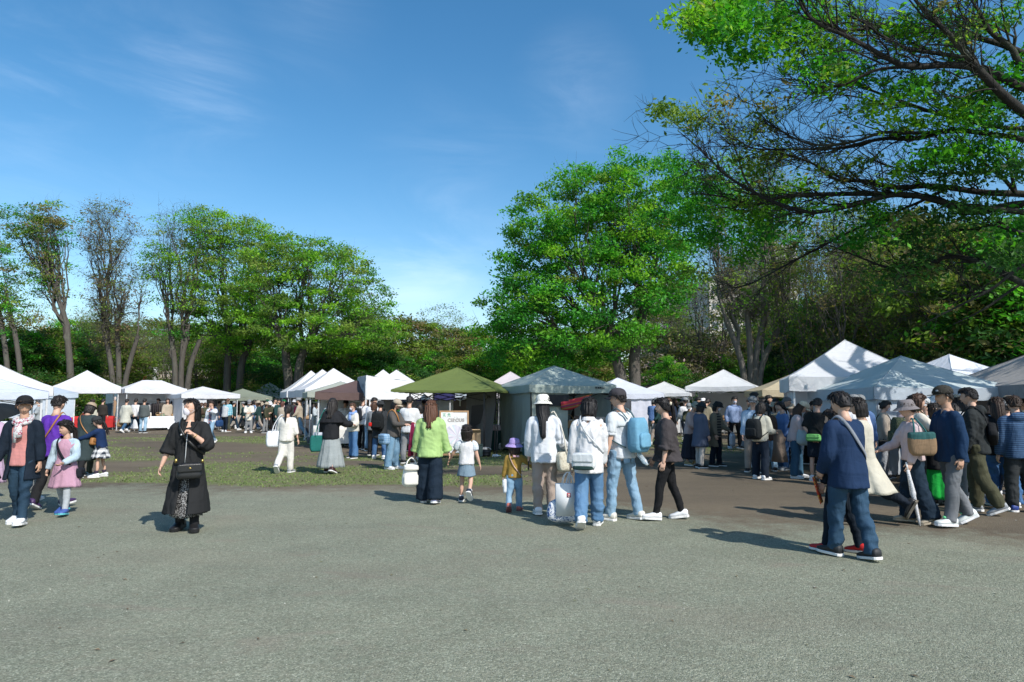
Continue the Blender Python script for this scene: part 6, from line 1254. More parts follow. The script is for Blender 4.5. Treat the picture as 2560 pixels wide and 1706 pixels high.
    def scarf(s, m):
        h = s.h; mb = MB(); a = np.linspace(0, 2 * np.pi, 22); P = np.stack([np.sin(a) * .056 * h, -np.cos(a) * .054 * h - .006 * h, s.L + (.022 - .016 * np.cos(a)) * h + 0 * a], 1); mb.tube(s.up(P), .021 * h, 10); mb.tube(s.up(P * (1.12, 1.12, 1) - (0, 0, .018 * h)), .017 * h, 10)
        for x, ln in ((-.012, .16), (.012, .12)): mb.tube(s.up(np.array([(0, -.068, .0), (x, -.083, -.035), (x * 1.2, -.088, -.085), (x * 1.4, -.088, -ln)]) * h + (0, 0, s.L)), np.array((.014, .020, .024, .020)) * h, 10, 0, .5)
        mb.ellipsoid(s.up((0, -.072 * h, s.L - .002 * h)), np.array((.02, .018, .02)) * h); part('scarf', mb, m, s.root)
    def strapline(s, side, m, low=-.03, wd=.022, name='strap', parent=None, gap=.012):
        """a strap across the torso from one shoulder to the other hip, child of the bag it carries (given in world space by bag())"""
        h = s.h; W, D = s.W[0] + gap, s.W[1] + gap; L = s.L; z = low * h
        P = [(-side * W * .98, 0, z), (-side * W * .55, D * .82, z + .25 * (L - z)), (side * W * .10, D * 1.0, z + .60 * (L - z)), (side * .062 * h, D * .72, L - .012 * h), (side * .062 * h, 0, L + .036 * h + gap * .5), (side * .058 * h, -D * .74, L - .025 * h), (side * W * .10, -D * 1.0, z + .58 * (L - z)), (-side * W * .5, -D * .86, z + .24 * (L - z)), (-side * W * .98, 0, z)]
        C = s.up(catmull(P, 44)); n_ = s.up(np.array([(0, 0, (z + L) / 2)]))[0]; rows = []; tg = np.gradient(C, axis=0); tg /= np.linalg.norm(tg, axis=1)[:, None]
        for i in range(len(C)):
            out = C[i] - n_; out[2] *= .35; out = unit(out - tg[i] * (out @ tg[i])); w = np.cross(tg[i], out) * wd / 2; t = out * .003; rows.append(np.array([C[i] - w - t, C[i] + w - t, C[i] + w + t, C[i] - w + t]))
        mb = MB(); mb.loft(rows); return mb
    # ---------------- things carried: top-level objects placed where the person holds them
    def carry(s, name, label, cat, parts, group=None):
        """parts: list of (part name, MB in the person's frame, material[, parent index]); becomes its own top-level thing"""
        allv = np.concatenate([p[1].verts() for p in parts]); c = np.array((allv[:, 0].mean(), allv[:, 1].mean(), allv[:, 2].min())); w = s.M @ Vector(c); r = thing(name, label, cat, tuple(w), math.radians(s.face), group); made = []
        for p in parts: p[1].xf(lambda v: v - c); made.append(part(p[0], p[1], p[2], made[p[3]] if len(p) > 3 else r))
        return r
    def tote(s, key, m, label, w=.30, d=.11, ht=.32, drop=.20, hm=None, turn=0.0, name='tote_bag', off=(0, 0, 0), taper=1.05, extra=None, soft=.55):
        """bag hanging by two handles from a hand"""
        H = s.J[key]['hand'] + np.array(off); R = rz(turn); c = H - np.array((0, 0, drop + ht / 2)); b = MB(); b.rbox(c, (w, d, ht), rot=R, bev=.3, taper=taper, bulge=.08, n=22, k=10, e=soft); hd = MB()
        for sy in (-1, 1): P = np.array([(-w * .28, sy * d * .35, -drop - .02), (-w * .22, sy * d * .2, -drop * .5), (-.02, sy * .008, -.005), (.02, sy * .008, -.005), (w * .22, sy * d * .2, -drop * .5), (w * .28, sy * d * .35, -drop - .02)]); hd.tube(catmull(H + P @ R.T, 14), .009, 6)
        ps = [('bag_body', b, m), ('handle', hd, hm or m)] + [(e[0], e[1](c, R), e[2]) + tuple(e[3:]) for e in (extra or [])]; return s.carry(name, label, 'bag', ps)
    def shoulderbag(s, sd, m, label, w=.32, d=.12, ht=.34, z=.02, hm=None, name='tote_bag', fwd=.05, turn=1.57, extra=None, longs=.0, mats=None):
        """bag under the arm hung from a shoulder"""
        h = s.h; T = np.array((sd * .085 * h, 0, s.L + .035 * h)); B = np.array((sd * (s.W[0] + .06 + d / 2), fwd, z * h)); R = s.TR @ rz(turn); b = MB(); b.rbox(s.up(B - (0, 0, ht / 2)), (w, d, ht), rot=R, bev=.2, taper=1.05, bulge=.08, n=20, k=8); hd = MB()
        for f in (-1, 1): P = [B + (0, f * w * .3, -.03), B * .5 + T * .5 + (sd * .05, f * w * .2, -.02), T + (sd * .03, f * .02, .008), T + (-sd * .03, f * .02, .006)]; hd.tube(s.up(catmull(P, 12)), .010, 6)
        return s.carry(name, label, 'bag', [('bag_body', b, m), ('handle', hd, hm or m)] + [(e[0], e[1](s.up(B - (0, 0, ht / 2)), R), e[2]) for e in (extra or [])])
    def crossbag(s, side, m, label, w=.22, d=.09, ht=.16, sm=None, pos=None, name='shoulder_bag', low=-.03, extra=None, wd=.022, roll=0.0, taper=.92, gap=.012):
        """small bag on a strap from the shoulder on SIDE to the other hip; pos in the torso frame"""
        h = s.h; B = np.array(pos if pos is not None else (-side * (s.W[0] + .05), 0, low * h)); ang = math.atan2(B[0], -B[1]); R = s.TR @ rz(ang) @ ry(roll); c = s.up(B - (0, 0, ht * .5)); b = MB(); b.rbox(c, (w, d, ht), rot=R, bev=.16, taper=taper, bulge=.05, n=20, k=8); fl = MB(); fl.rbox(c + R @ np.array((0, -d * .5 - .004, ht * .18)), (w * .92, .012, ht * .5), rot=R, bev=.1)
        return s.carry(name, label, 'bag', [('bag_body', b, m), ('flap', fl, m), ('strap', s.strapline(side, m, low, wd, gap=gap), sm or m)] + [(e[0], e[1](c, R), e[2]) for e in (extra or [])])
    def backpack(s, m, label, w=.30, d=.15, ht=.42, z=None, sm=None, pk=True, pm=None, extra=None, offx=0.0):
        h = s.h; L = s.L; D = s.W[1] + .012; zt = z if z is not None else L - .03 * h; R = s.TR; c = s.up((offx, D + d / 2, zt - ht / 2)); b = MB(); b.rbox(c, (w, d, ht), rot=R, bev=.25, taper=.82, bulge=.05, n=22, k=9); ps = [('bag_body', b, m)]
        if pk: p = MB(); p.rbox(c + R @ np.array((0, d * .52, -ht * .16)), (w * .74, .06, ht * .42), rot=R, bev=.25, taper=.92, n=18); ps.append(('pocket', p, pm or m))
        for sd in (1, -1):
            t = MB(); P = [(sd * .05 * h, D, zt - .02), (sd * .062 * h, D * .55, L + .018 * h), (sd * .066 * h, 0, L + .040 * h), (sd * .068 * h, -D * .8, L - .035 * h), (sd * .078 * h, -D * .95, L - .12 * h), (sd * s.W[0] * 1.02, -.01, L - .19 * h), (sd * .07 * h, D * .9, zt - ht * .86)]; C = s.up(catmull(P, 22)); t.tube(C, .017, 6, 0, .45); ps.append(('strap', t, sm or m))
        return s.carry('backpack', label, 'backpack', ps + [(e[0], e[1](c, R), e[2]) for e in (extra or [])])

def folds(V, N, amp, seed, legs=False):
    """drapery: warped ridges running mostly down the cloth, finer creases across it"""
    rg = np.random.default_rng(seed); w = V + .05 * np.sin(V[:, [1, 2, 0]] * 9 + rg.random(3) * 6); out = np.zeros(len(V))
    for i in range(5):
        d = rg.normal(size=3); d[2] *= .35 if not legs else 1.6; d /= np.linalg.norm(d); f = rg.uniform(15, 34) * (1 + .22 * i); s = np.sin(w @ d * f + rg.random() * 6.28); out += (1 - np.abs(s) * 2) * (.8 if i < 2 else .4) + .3 * s
    mk = .55 + .45 * np.sin(V @ (rg.normal(size=3) * 9) + rg.random() * 6)
    return V + N * ((out / 2.2 * mk + .3) * amp * 1.35)[:, None]
def bake_all():
    bpy.context.view_layer.update(); dg = bpy.context.evaluated_depsgraph_get(); res = []
    for o, amp, seed, ex in BAKE: res.append(bpy.data.meshes.new_from_object(o.evaluated_get(dg)))
    for (o, amp, seed, ex), me in zip(BAKE, res):
        n = len(me.vertices); V = np.empty(n * 3, np.float32); me.vertices.foreach_get('co', V); V = V.reshape(-1, 3).astype(float)
        if amp:
            N = np.empty(n * 3, np.float32); me.vertices.foreach_get('normal', N); V = folds(V, N.reshape(-1, 3), abs(amp), seed, amp < 0); me.vertices.foreach_set('co', V.astype(np.float32).ravel())
        if ex is not None:
            m2 = np.empty(0); f = [tuple(p.vertices) for p in me.polygons]; off = n; nv = np.concatenate([V, ex.verts()]); nm = bpy.data.meshes.new('body'); nm.from_pydata(nv.tolist(), [], f + [tuple(i + off for i in q) for q in ex.f]); nm.polygons.foreach_set('material_index', np.array([0] * len(f) + ex.mi, dtype=np.int32)); bpy.data.meshes.remove(me); me = nm
        me.polygons.foreach_set('use_smooth', np.ones(len(me.polygons), bool)); old = o.data; mats = list(old.materials); o.modifiers.clear(); o.data = me
        me.materials.clear()
        for m in mats: me.materials.append(m)
        if me.name.startswith('body') is False: me.update()
        me.update(); nm_ = old.name; bpy.data.meshes.remove(old)
    BAKE.clear()

WALKL = dict(L=(24, 6, -8, 1), R=(-16, 20, 32, 1), aL=(-16, 8, 16, 10), aR=(18, 8, 22, 15))
WALKR = dict(R=(24, 6, -8, 1), L=(-16, 20, 32, 1), aR=(-16, 8, 16, 10), aL=(18, 8, 22, 15))
STAND = dict(L=(3, 3, 0, 3), R=(-3, 4, 0, 3))
BROWSE = dict(L=(8, 6, 0, 3), R=(2, 6, 0, 3), lean=12, pitch=26, aL=(14, 8, 78, 32), aR=(18, 8, 70, 36))
def P_(base, **kw): d = dict(base); d.update(kw); return d
# ------------------------------------------------------------------ the cast
BLK = (.018, .015, .014); BRN = (.07, .036, .022); DBR = (.035, .022, .016); GRY = (.10, .095, .09)
c_ = lambda r, g, b, k=.85: mul(srgb(r, g, b), k)
def F_(nm, c, *a, **k): return fab(nm, c, *a, **k)
black = F_('black_cloth', (.014, .0145, .016)); char = F_('charcoal_cloth', (.030, .034, .036)); navy = F_('navy_cloth', (.012, .022, .045)); dnavy = F_('dark_navy_cloth', (.008, .015, .026))
white = F_('white_cloth', (.66, .66, .67)); cream = F_('cream_cloth', (.66, .63, .54)); ivory = F_('ivory_cloth', (.70, .68, .63)); beige = F_('beige_cloth', (.40, .34, .26)); khaki = F_('khaki_cloth', (.26, .23, .16)); greyc = F_('grey_cloth', (.22, .23, .235)); lgrey = F_('light_grey_cloth', (.45, .47, .48)); dgrey = F_('dark_grey_cloth', (.075, .08, .078))
olive = F_('olive_cloth', (.055, .058, .034)); brown = F_('brown_cloth', (.075, .048, .034)); dbrown = F_('dark_brown_cloth', (.04, .03, .026)); pinkc = F_('pale_pink_cloth', (.55, .42, .42)); bluec = F_('blue_cloth', (.10, .18, .36)); lblue = F_('light_blue_cloth', (.36, .48, .62)); green = F_('green_cloth', (.02, .09, .055)); red = F_('red_cloth', (.45, .02, .03)); taupe = F_('taupe_cloth', (.34, .285, .24))
jeans = F_('blue_jeans', (.045, .115, .25), (.11, .21, .38), 'denim'); ljeans = F_('light_jeans', (.17, .30, .43), (.30, .43, .54), 'denim'); djeans = F_('dark_jeans', (.014, .034, .06), (.028, .062, .10), 'denim'); mjeans = F_('mid_jeans', (.03, .08, .16), (.06, .14, .24), 'denim')
s_white = plain('white_shoe', (.72, .73, .74), .5, bump=.1); s_black = plain('black_shoe', (.014, .014, .015), .4); s_beige = plain('beige_shoe', (.42, .36, .27), .6); s_blue = plain('blue_shoe', (.03, .06, .25), .5); s_red = plain('red_shoe', (.5, .02, .02), .5); s_teal = plain('teal_shoe', (.05, .30, .34), .5); s_brown = plain('brown_shoe', (.16, .08, .05), .5); s_lil = plain('lilac_shoe', (.48, .47, .68), .5); s_grey = plain('grey_shoe', (.3, .32, .34), .5)
lea_bk = plain('black_leather', (.011, .0115, .012), .33, .5, bump=.25, bscale=180); lea_br = plain('tan_leather', (.33, .15, .045), .45, bump=.2, bscale=150); canvas = F_('canvas', (.62, .59, .50)); gold = plain('brass', (.5, .36, .12), .3, .5, .9)

# ======== left foreground
p = Person(46, 1312, 1.62, 6, 'woman in navy cardigan, pink striped top and black cap walking at the left edge', P_(WALKL, L=(10, 3, -6, 1), R=(-6, 12, 10, 1), yaw=30, pitch=-7, aL=(-4, 10, 12, 20), aR=(6, 12, 10, 10), toe=12), hair=('short', DBR), skin=SKIN2)
p.pants(djeans, .056, .042, .033); p.shoes(s_white); p.top(F_('pink_stripes', (.56, .22, .20), (.42, .20, .19), 'stripes', 2.0), 'striped_top', hem=-.055, loose=.012, sleeve=.2, fold=.007); p.top(dnavy, 'cardigan', hem=-.165, loose=.036, open_=34, flare=.02, fold=.008, sleeve=.96)
p.scarf(F_('patchwork', (.55, .58, .58), (.35, .05, .10), 'pattern', 2.2)); p.cap(black, .055, dz=.012)
p = Person(126, 1272, 1.64, 176, 'back of person in bright purple sweater with an orange shoulder strap', P_(WALKR, L=(-10, 14, 24, 1), R=(14, 4, -6, 1), aL=(10, 8, 14, 10), aR=(-8, 8, 14, 10), pitch=6), hair=('short', BLK, ))
p.pants(black, .054, .043, .04); p.shoes(plain('purple_black_shoe', (.06, .03, .10), .5)); p.top(F_('purple_knit', (.105, .032, .34)), 'sweater', hem=-.06, loose=.032, fold=.012, seed=4)
p.crossbag(-1, lea_br, 'orange tan bag on the strap of the person in the purple sweater', w=.20, ht=.17, low=-.02, pos=(p.W[0] + .05, -.04, .06))
q = Person(74, 1262, 1.15, 170, 'child with red socks mostly hidden behind the woman in navy cardigan', WALKL, hr=.165, hair=('bob', BLK), eyes=False); q.pants(greyc, .056, .048, .045, end=.7); q.socks(F_('red_sock', (.55, .015, .02)), .75); q.shoes(s_white); q.top(lgrey, 'shirt', hem=-.05, loose=.02)
p = Person(157, 1288, 1.31, 4, 'girl in lilac pink dress and open pale denim jacket walking towards the camera', P_(WALKL, L=(12, 4, -8, 1), R=(-8, 14, 16, 1), aL=(14, 12, 62, 40), aR=(-6, 16, 14, 5), yaw=-22, pitch=4, toe=12), hr=.158, hair=('lowpony', BLK, ))
p.pants(F_('grey_leggings', (.33, .37, .40), (.5, .53, .55), 'heather'), .052, .039, .030, 'leggings', fold=.004); p.shoes(plain('blue_teal_shoe', (.05, .10, .34), .5), plain('teal_sole', (.10, .42, .46), .5)); p.skirt(F_('lilac_dress', (.46, .27, .36)), hem=.30, w=.155, d=.125, top=.12, pleat=.05, n=9, name='dress_skirt'); p.top(F_('lilac_dress', (.46, .27, .36)), 'dress_bodice', hem=-.02, loose=.012, sleeve=.2, fold=.005)
p.top(F_('pale_denim', (.38, .50, .60), (.50, .60, .67), 'denim'), 'denim_jacket', hem=-.10, loose=.026, open_=42, fold=.008, flare=.015, seed=9); w0 = p.W; p.crossbag(-1, F_('black_web', (.012, .014, .02)), 'small black bag on the strap across the girl in the pink dress', w=.17, ht=.13, pos=(p.W[0] + .03, .05, -.03), gap=.008, wd=.034)
p = Person(206, 1194, 1.57, 176, 'person in long dark green coat and beige hat seen from behind', P_(WALKL, lean=9, pitch=22, L=(10, 4, 0, 2), R=(-12, 22, 32, 2), aL=(18, 8, 30, 20), aR=(16, 8, 30, 20)), hair=('bob', BLK, ))
p.pants(black, .054, .045, .04); p.shoes(s_black); p.top(F_('dark_green_coat', (.030, .046, .048)), 'coat', hem=-.30, loose=.034, flare=.035, fold=.011); p.buckethat(F_('straw_beige', (.36, .28, .20)), .03, .01, .085); p.crossbag(1, lea_br, 'tan shoulder bag of the person in the long dark green coat', w=.2, ht=.15, low=.0)
p = Person(249, 1193, 1.27, -75, 'child in navy sweater with a checked shirt tied round the waist', P_(STAND, lean=8, L=(6, 4, 0, 4), R=(-4, 4, 0, 4), aL=(58, 4, 12, 5), aR=(48, 8, 14, 5), pitch=14), hr=.158, hair=('lowpony', BLK, ), skin=SKIN)
p.pants(dnavy, .055, .052, .05, 'shorts', end=.42); p.socks(F_('dark_sock', (.04, .03, .05)), .32); p.shoes(s_white); ck = F_('check_shirt', (.62, .63, .63), (.025, .035, .05), 'plaid', .8); p.skirt(ck, hem=.315, w=.150, d=.145, top=.035, pleat=.07, n=8, name='tied_shirt'); p.top(F_('navy_knit', (.010, .028, .085)), 'sweater', hem=-.03, loose=.024); p.cap(char, .065)
p = Person(224, 1188, .86, 150, 'toddler in mint green top beside the person in the long dark green coat', P_(STAND, aR=(45, 10, 20, 10)), hr=.19, hair=('short', BLK), eyes=False); p.pants(olive, .06, .052, .048); p.shoes(s_grey); p.top(F_('mint_cloth', (.25, .50, .42)), 'top', hem=-.05, loose=.02)
# umbrella at the left edge with its holder
def parasol():
    r = thing('person_umbrella' if False else 'umbrella', 'open black umbrella cut by the left edge', 'umbrella'); q = pt(-14, 1000, 9.4); r.location = (q[0], 9.4, .86); r.rotation_euler = (math.radians(14), math.radians(-16), 0); mb = MB(); n = 8
    for k in range(n):
        rows = []
        for i in range(7):
            t = i / 6; rad = .56 * math.sin(t * 1.35) / math.sin(1.35); rows.append([((rad * (1 - .05 * math.sin(math.pi * u) * t)) * math.cos((k + u) * 2 * math.pi / n), (rad * (1 - .05 * math.sin(math.pi * u) * t)) * math.sin((k + u) * 2 * math.pi / n), .60 + .30 * math.cos(t * 1.45) - .2) for u in np.linspace(0, 1, 6)])
        m = MB(); m.loft(rows, 0, False, False, False); part('panel', m, F_('umbrella_cloth', (.010, .014, .017)), r)
    for k in range(n): a = k * 2 * math.pi / n; m = MB(); m.tube([(0, 0, .69), (.3 * math.cos(a), .3 * math.sin(a), .60), (.55 * math.cos(a), .55 * math.sin(a), .44)], .004, 4); part('rib', m, gsteel, r)
    m = MB(); m.bar((0, 0, -.22), (0, 0, .76), .008, 0, 6); part('shaft', m, gsteel, r); m = MB(); m.tube([(0, 0, -.34), (0, 0, -.2)], .014, 8); part('handle', m, s_black, r)
parasol()
p = Person(-28, 1245, 1.5, 0, 'person in lilac cut off by the left edge under the black umbrella', P_(STAND, aL=(30, 10, 95, 20)), hair=('bob', BLK), eyes=False); p.skirt(F_('lilac_cloth', (.42, .30, .40)), hem=.16, w=.15, d=.13); p.top(F_('lilac_cloth', (.42, .30, .40)), 'blouse', hem=-.05, loose=.03); p.shoes(s_grey)

# ======== the woman in black
p = Person(464, 1328, 1.60, 12, 'masked woman in long black coat with long black hair standing in the yard', dict(L=(4, 2, 0, 2), R=(-4, 6, 6, 1), aL=(24, 18, 128, 34), aR=(-2, 17, 16, 4), yaw=-36, pitch=-6, roll=4, lean=-1, toe=14, curl_aL=55), hair=('long', (.012, .011, .012), dict(fringe=.080, front=78, side=-.03, length=.50)), seed=66)
coatm = F_('black_coat', (.0175, .0185, .0195)); p.pants(black, .05, .04, .034); p.shoes(s_black, s_black, boot=.45, heel=.012); p.skirt(F_('speckled_skirt', (.012, .012, .013), (.34, .34, .34), 'speckle', 1.0), hem=.115, w=.115, d=.10, top=.04, pleat=.05, n=9)
p.top(coatm, 'coat', hem=-.385, loose=.034, flare=.060, open_=15, sleeve=.68, srad=1.08, puff=.006, fold=.012, cuff=1.65, seed=3); p.top(coatm, 'coat_front', hem=-.02, loose=.028, sleeve=0, fold=.006, seed=8, neck=-.055)
p.mask()
c = MB(); [c.tube(catmull(p.up([(sg * .02, -.115, p.L * .74), (sg * .058, -.105, p.L * .88), (sg * .078, -.03, p.L * 1.02), (sg * .06, .055, p.L * 1.06), (0, .085, p.L * 1.06)]), 16), np.interp(np.linspace(0, 1, 16), [0, .5, 1], [.012, .026, .034]), 10, 0, .6) for sg in (1, -1)]; part('collar', c, coatm, p.root)
z = MB(); P = p.up([(.010, -.150, p.L * .74), (.008, -.158, p.L * .64), (.004, -.158, p.L * .5), (0, -.155, p.L * .2), (-.004, -.162, .0)]); z.tube(P, .0045, 5); part('zip', z, steel, p.root)
z = MB(); z.ellipsoid(p.up((-.06, -.155, p.L * .72)), (.011, .006, .011)); part('button', z, steel, p.root)
w_ = MB(); qh = p.J['aL']; w_.tube([qh['W'] - qh['f'] * .03, qh['W'] - qh['f'] * .022], .030, 12); part('bracelet', w_, gold, p.root)
p.crossbag(-1, lea_bk, 'black leather shoulder bag worn by the masked woman in the black coat', w=.30, d=.13, ht=.19, low=.06, pos=(.075, -.25, .005), wd=.036, taper=.74, roll=-.03, gap=.02, extra=[('clasp', lambda c, R: (lambda m: (m.ellipsoid(c + R @ np.array((.0, -.082, .035)), (.015, .008, .011)), m)[1])(MB()), gold), ('buckle', lambda c, R: (lambda m: (m.box(c + R @ np.array((-.15, -.03, .13)), (.03, .02, .05), rot=R), m.box(c + R @ np.array((.14, -.03, .11)), (.03, .02, .04), rot=R), m)[2])(MB()), gold)])

# ======== the family in the middle
p = Person(1074, 1258, 1.585, 178, 'woman with long brown hair in light green jacket seen from behind', P_(WALKL, L=(8, 5, -4, 2), R=(-6, 10, 8, 2), aL=(4, 13, 10, 12), aR=(2, 16, 8, 10), lean=1, pitch=4), hair=('wavy', (.095, .045, .027), ), seed=45)
p.shoes(plain('lilac_trainer', (.5, .5, .72), .5)); nv = F_('navy_wide_trousers', (.0085, .018, .032)); p.pants(nv, .068, .074, .080, 'wide_trousers', fold=.008); p.top(F_('light_green_jacket', (.34, .50, .19)), 'jacket', hem=-.07, loose=.046, flare=.012, fold=.013, drop=.012, sleeve=.98, cuff=1.35, collar=True)
wb = plain('white_leather', (.72, .70, .64), .45, bump=.15, bscale=60); p.tote('aL', wb, 'soft white handbag hanging from the hand of the woman in the green jacket', w=.30, d=.17, ht=.33, drop=.12, off=(.03, .06, 0), turn=.25, name='handbag', taper=.74, soft=.85, extra=[('flap', lambda c, R: (lambda m: (m.rbox(c + R @ np.array((0, .03, .14)), (.25, .17, .10), rot=R, bev=.5), m)[1])(MB()), wb), ('pocket', lambda c, R: (lambda m: (m.rbox(c + R @ np.array((0, .08, -.05)), (.24, .05, .16), rot=R, bev=.2), m)[1])(MB()), wb)])
p = Person(1166, 1254, 1.205, 176, 'child in white top and short denim skirt looking up, seen from behind', P_(WALKL, L=(6, 6, 0, 3), R=(-14, 44, 46, 3), aL=(8, 34, 22, 10), aR=(2, 16, 8, 6), pitch=-14, lean=0, curl=20), hr=.162, hair=('bob', BLK, ), seed=46)
p.hair  # short bob
p.shoes(plain('dark_navy_trainer', (.02, .03, .05), .5)); p.socks(F_('white_sock', (.7, .7, .7)), .18); p.skirt(F_('denim_shorts', (.16, .235, .30), (.24, .32, .38), 'denim'), hem=.335, w=.128, d=.105, top=.03, pleat=.02, n=4, name='denim_skirt'); p.top(F_('white_tee', (.65, .65, .66)), 'top', hem=-.015, loose=.024, sleeve=0, fold=.008); sl = F_('blue_gingham', (.50, .58, .66), (.70, .73, .76), 'plaid', 2.4)
for key in ('aL', 'aR'):
    qq = p.J[key]; mb = MB(); S, E = qq['S'], qq['E']; mb.tube(catmull([S + (-qq['sd'] * .03, 0, .012), S + qq['u'] * .02, S * .6 + E * .4, S * .42 + E * .58, S * .38 + E * .62], 12), np.interp(np.linspace(0, 4, 12), range(5), [.040, .060, .064, .054, .042]), 14); part('puff_sleeve', mb, sl, p.root)
p = Person(1286, 1278, 1.03, 176, 'small girl in mustard top, blue jeans and lilac hat seen from behind', P_(WALKL, L=(-12, 26, 38, 2), R=(8, 6, 0, 2), aL=(2, 14, 10, 6), aR=(14, 50, 12, 0), yaw=12, pitch=2), hr=.178, hair=('bob', DBR, ), seed=47)
p.shoes(plain('coral_shoe', (.42, .13, .10), .6), plain('dark_sole', (.16, .07, .08), .6)); p.pants(ljeans, .062, .050, .044); p.top(F_('mustard_rib', (.34, .215, .05)), 'top', hem=-.035, loose=.016, fold=.006); p.buckethat(F_('lilac_hat', (.40, .30, .60)), .062, .045, .095, tilt=-.12, dz=.004); b = MB()
for sg in (-1, 1): b.rbox(p.up((-.03 + sg * .025, .105, p.L * .98)), (.045, .02, .03), bev=.4)
part('bow', b, F_('pink_bow', (.6, .36, .40)), p.root); p.crossbag(1, F_('clear_white', (.72, .74, .76)), 'small pale bag hanging at the hip of the girl in the lilac hat', w=.13, d=.05, ht=.20, pos=(p.W[0] + .03, .02, -.05), sm=F_('pink_strap', (.62, .42, .36)), wd=.012)
p = Person(1362, 1286, 1.655, 178, 'woman with long black hair in loose white shirt and white bucket hat', P_(WALKL, L=(-4, 4, 4, 1), R=(8, 12, -2, 1), aL=(4, 9, 14, 30), aR=(-6, 15, 58, -20), yaw=-18, pitch=-2, side=2), hair=('long', (.012, .011, .012), ), seed=48)
p.shoes(s_white); p.pants(F_('mocha_trousers', (.36, .29, .245)), .058, .050, .040, fold=.010); p.top(F_('white_shirt', (.63, .655, .69)), 'shirt', hem=-.085, loose=.040, flare=.0, fold=.016, drop=.01, srad=1.0, cuff=1.1, back=.008); p.buckethat(F_('off_white_hat', (.70, .69, .62)), .042, .040, .105, tilt=.10)
p.shoulderbag(-1, F_('printed_canvas', (.62, .59, .48), (.50, .46, .36), 'pattern', 1.6), 'cream printed tote on the shoulder of the woman in the white hat', w=.28, d=.13, ht=.27, z=.0, hm=canvas, fwd=.06, turn=.5); ph = MB(); q = p.J['aL']['hand']; ph.rbox(q + (0, 0, -.03), (.02, .08, .15), bev=.1); p.carry('phone', 'dark phone in the hand of the woman in the white hat', 'phone', [('phone_body', ph, s_black)])
p = Person(1474, 1318, 1.645, 172, 'woman with short black hair in white overshirt carrying paper bags, seen from behind', P_(WALKR, L=(-14, 20, 30, 1), R=(12, 4, -4, 1), aL=(-3, 8, 12, 0), aR=(4, 5, 20, 20), pitch=14, yaw=-8), hair=('bob', (.011, .010, .011), ), seed=49)
p.shoes(s_white); p.pants(F_('wide_jeans', (.07, .16, .29), (.15, .27, .42), 'denim'), .056, .053, .052, fold=.011); p.top(F_('white_overshirt', (.65, .65, .66)), 'overshirt', hem=-.10, loose=.030, flare=.004, fold=.015, cuff=1.2, seed=5, collar=True, drop=.004)
p.crossbag(1, F_('grey_sling', (.60, .63, .64)), 'pale grey sling bag with dark base on the back of the white overshirt', w=.30, d=.10, ht=.20, pos=(.06, .235, .09), sm=F_('sling_strap', (.55, .57, .58)), gap=.02, low=.05, extra=[('base_panel', lambda c, R: (lambda m: (m.rbox(c + R @ np.array((0, -.006, -.085)), (.27, .105, .055), rot=R, bev=.3), m)[1])(MB()), F_('dark_green_base', (.02, .05, .045)))])
pb = plain('paper_white', (.72, .73, .73), .6, var=.04); H_ = p.J['aL']['hand']
def paperbag(c, R): return None
R_ = rz(.18); c = H_ + np.array((.03, .06, -.36)); b = MB(); b.box(c, (.31, .11, .40), rot=R_); hd = MB(); fold_ = MB()
for sy in (-1, 1): hd.tube(catmull(c + np.array([(-.07, sy * .05, .20), (-.05, sy * .04, .29), (0, sy * .01, .345), (.05, sy * .04, .29), (.07, sy * .05, .20)]) @ R_.T, 14), .005, 5)
lg = MB(); lg.box(c + R_ @ np.array((-.005, .0575, .06)), (.048, .004, .055), rot=R_); l2 = MB()
for dx, dz, w, hh in ((.0, .074, .028, .005), (-.011, .06, .005, .026), (.003, .066, .018, .005), (.009, .05, .005, .022), (.0, .045, .02, .005)): l2.box(c + R_ @ np.array((-.005 + dx, .061, dz)), (w, .003, hh), rot=R_)
p.carry('paper_bag', 'white paper carrier bag with a small red square mark', 'paper bag', [('bag_body', b, pb), ('handle', hd, pb), ('logo_square', lg, plain('logo_red', (.50, .02, .035), .6), 0), ('logo_mark', l2, plain('logo_white', (.75, .72, .72), .6), 0)])
b = MB(); b.rbox(c + np.array((.06, -.06, -.15)), (.40, .20, .28), rot=rz(.1), bev=.35, taper=.85, bulge=.15); hd = MB(); hd.tube(catmull([c + (-.02, -.1, -.06), c + (-.01, -.06, .12), H_ + (0, -.01, -.01), c + (.05, -.06, .10), c + (.1, -.06, -.06)], 16), .012, 6); p.carry('shopping_bag', 'white shopping bag with blue and pink leaf print below the paper bag', 'bag', [('bag_body', b, F_('leaf_print', (.68, .70, .74), (.05, .12, .30), 'pattern', 1.7)), ('handle', hd, white)])
p = Person(1556, 1300, 1.745, -134, 'tall man in charcoal cap, white tee and light jeans with a blue backpack', P_(WALKL, L=(9, 5, -2, 3), R=(-9, 4, 4, 3), aL=(2, 9, 10, 10), aR=(10, 8, 28, 20), yaw=22, pitch=2), hair=('short', BLK, ), seed=50)
p.shoes(F_('cream_trainer', (.62, .61, .55))); p.pants(ljeans, .054, .042, .038, fold=.008); p.pockets(ljeans); p.top(F_('white_tshirt', (.66, .69, .72)), 'tshirt', hem=-.045, loose=.03, sleeve=.42, fold=.010); p.top(F_('grey_towel', (.60, .64, .66)), 'draped_hoodie', hem=.17, loose=.056, sleeve=.36, srad=1.28, fold=.010, seed=12, drop=.015); p.cap(F_('charcoal_cap', (.045, .042, .048)), .07); w_ = MB(); q = p.J['aL']; w_.tube([q['W'] - q['f'] * .035, q['W'] - q['f'] * .008], .036, 12); w_.rbox(q['W'] - q['f'] * .02 + (.03, 0, 0), (.02, .04, .04)); part('watch', w_, s_black, p.root)
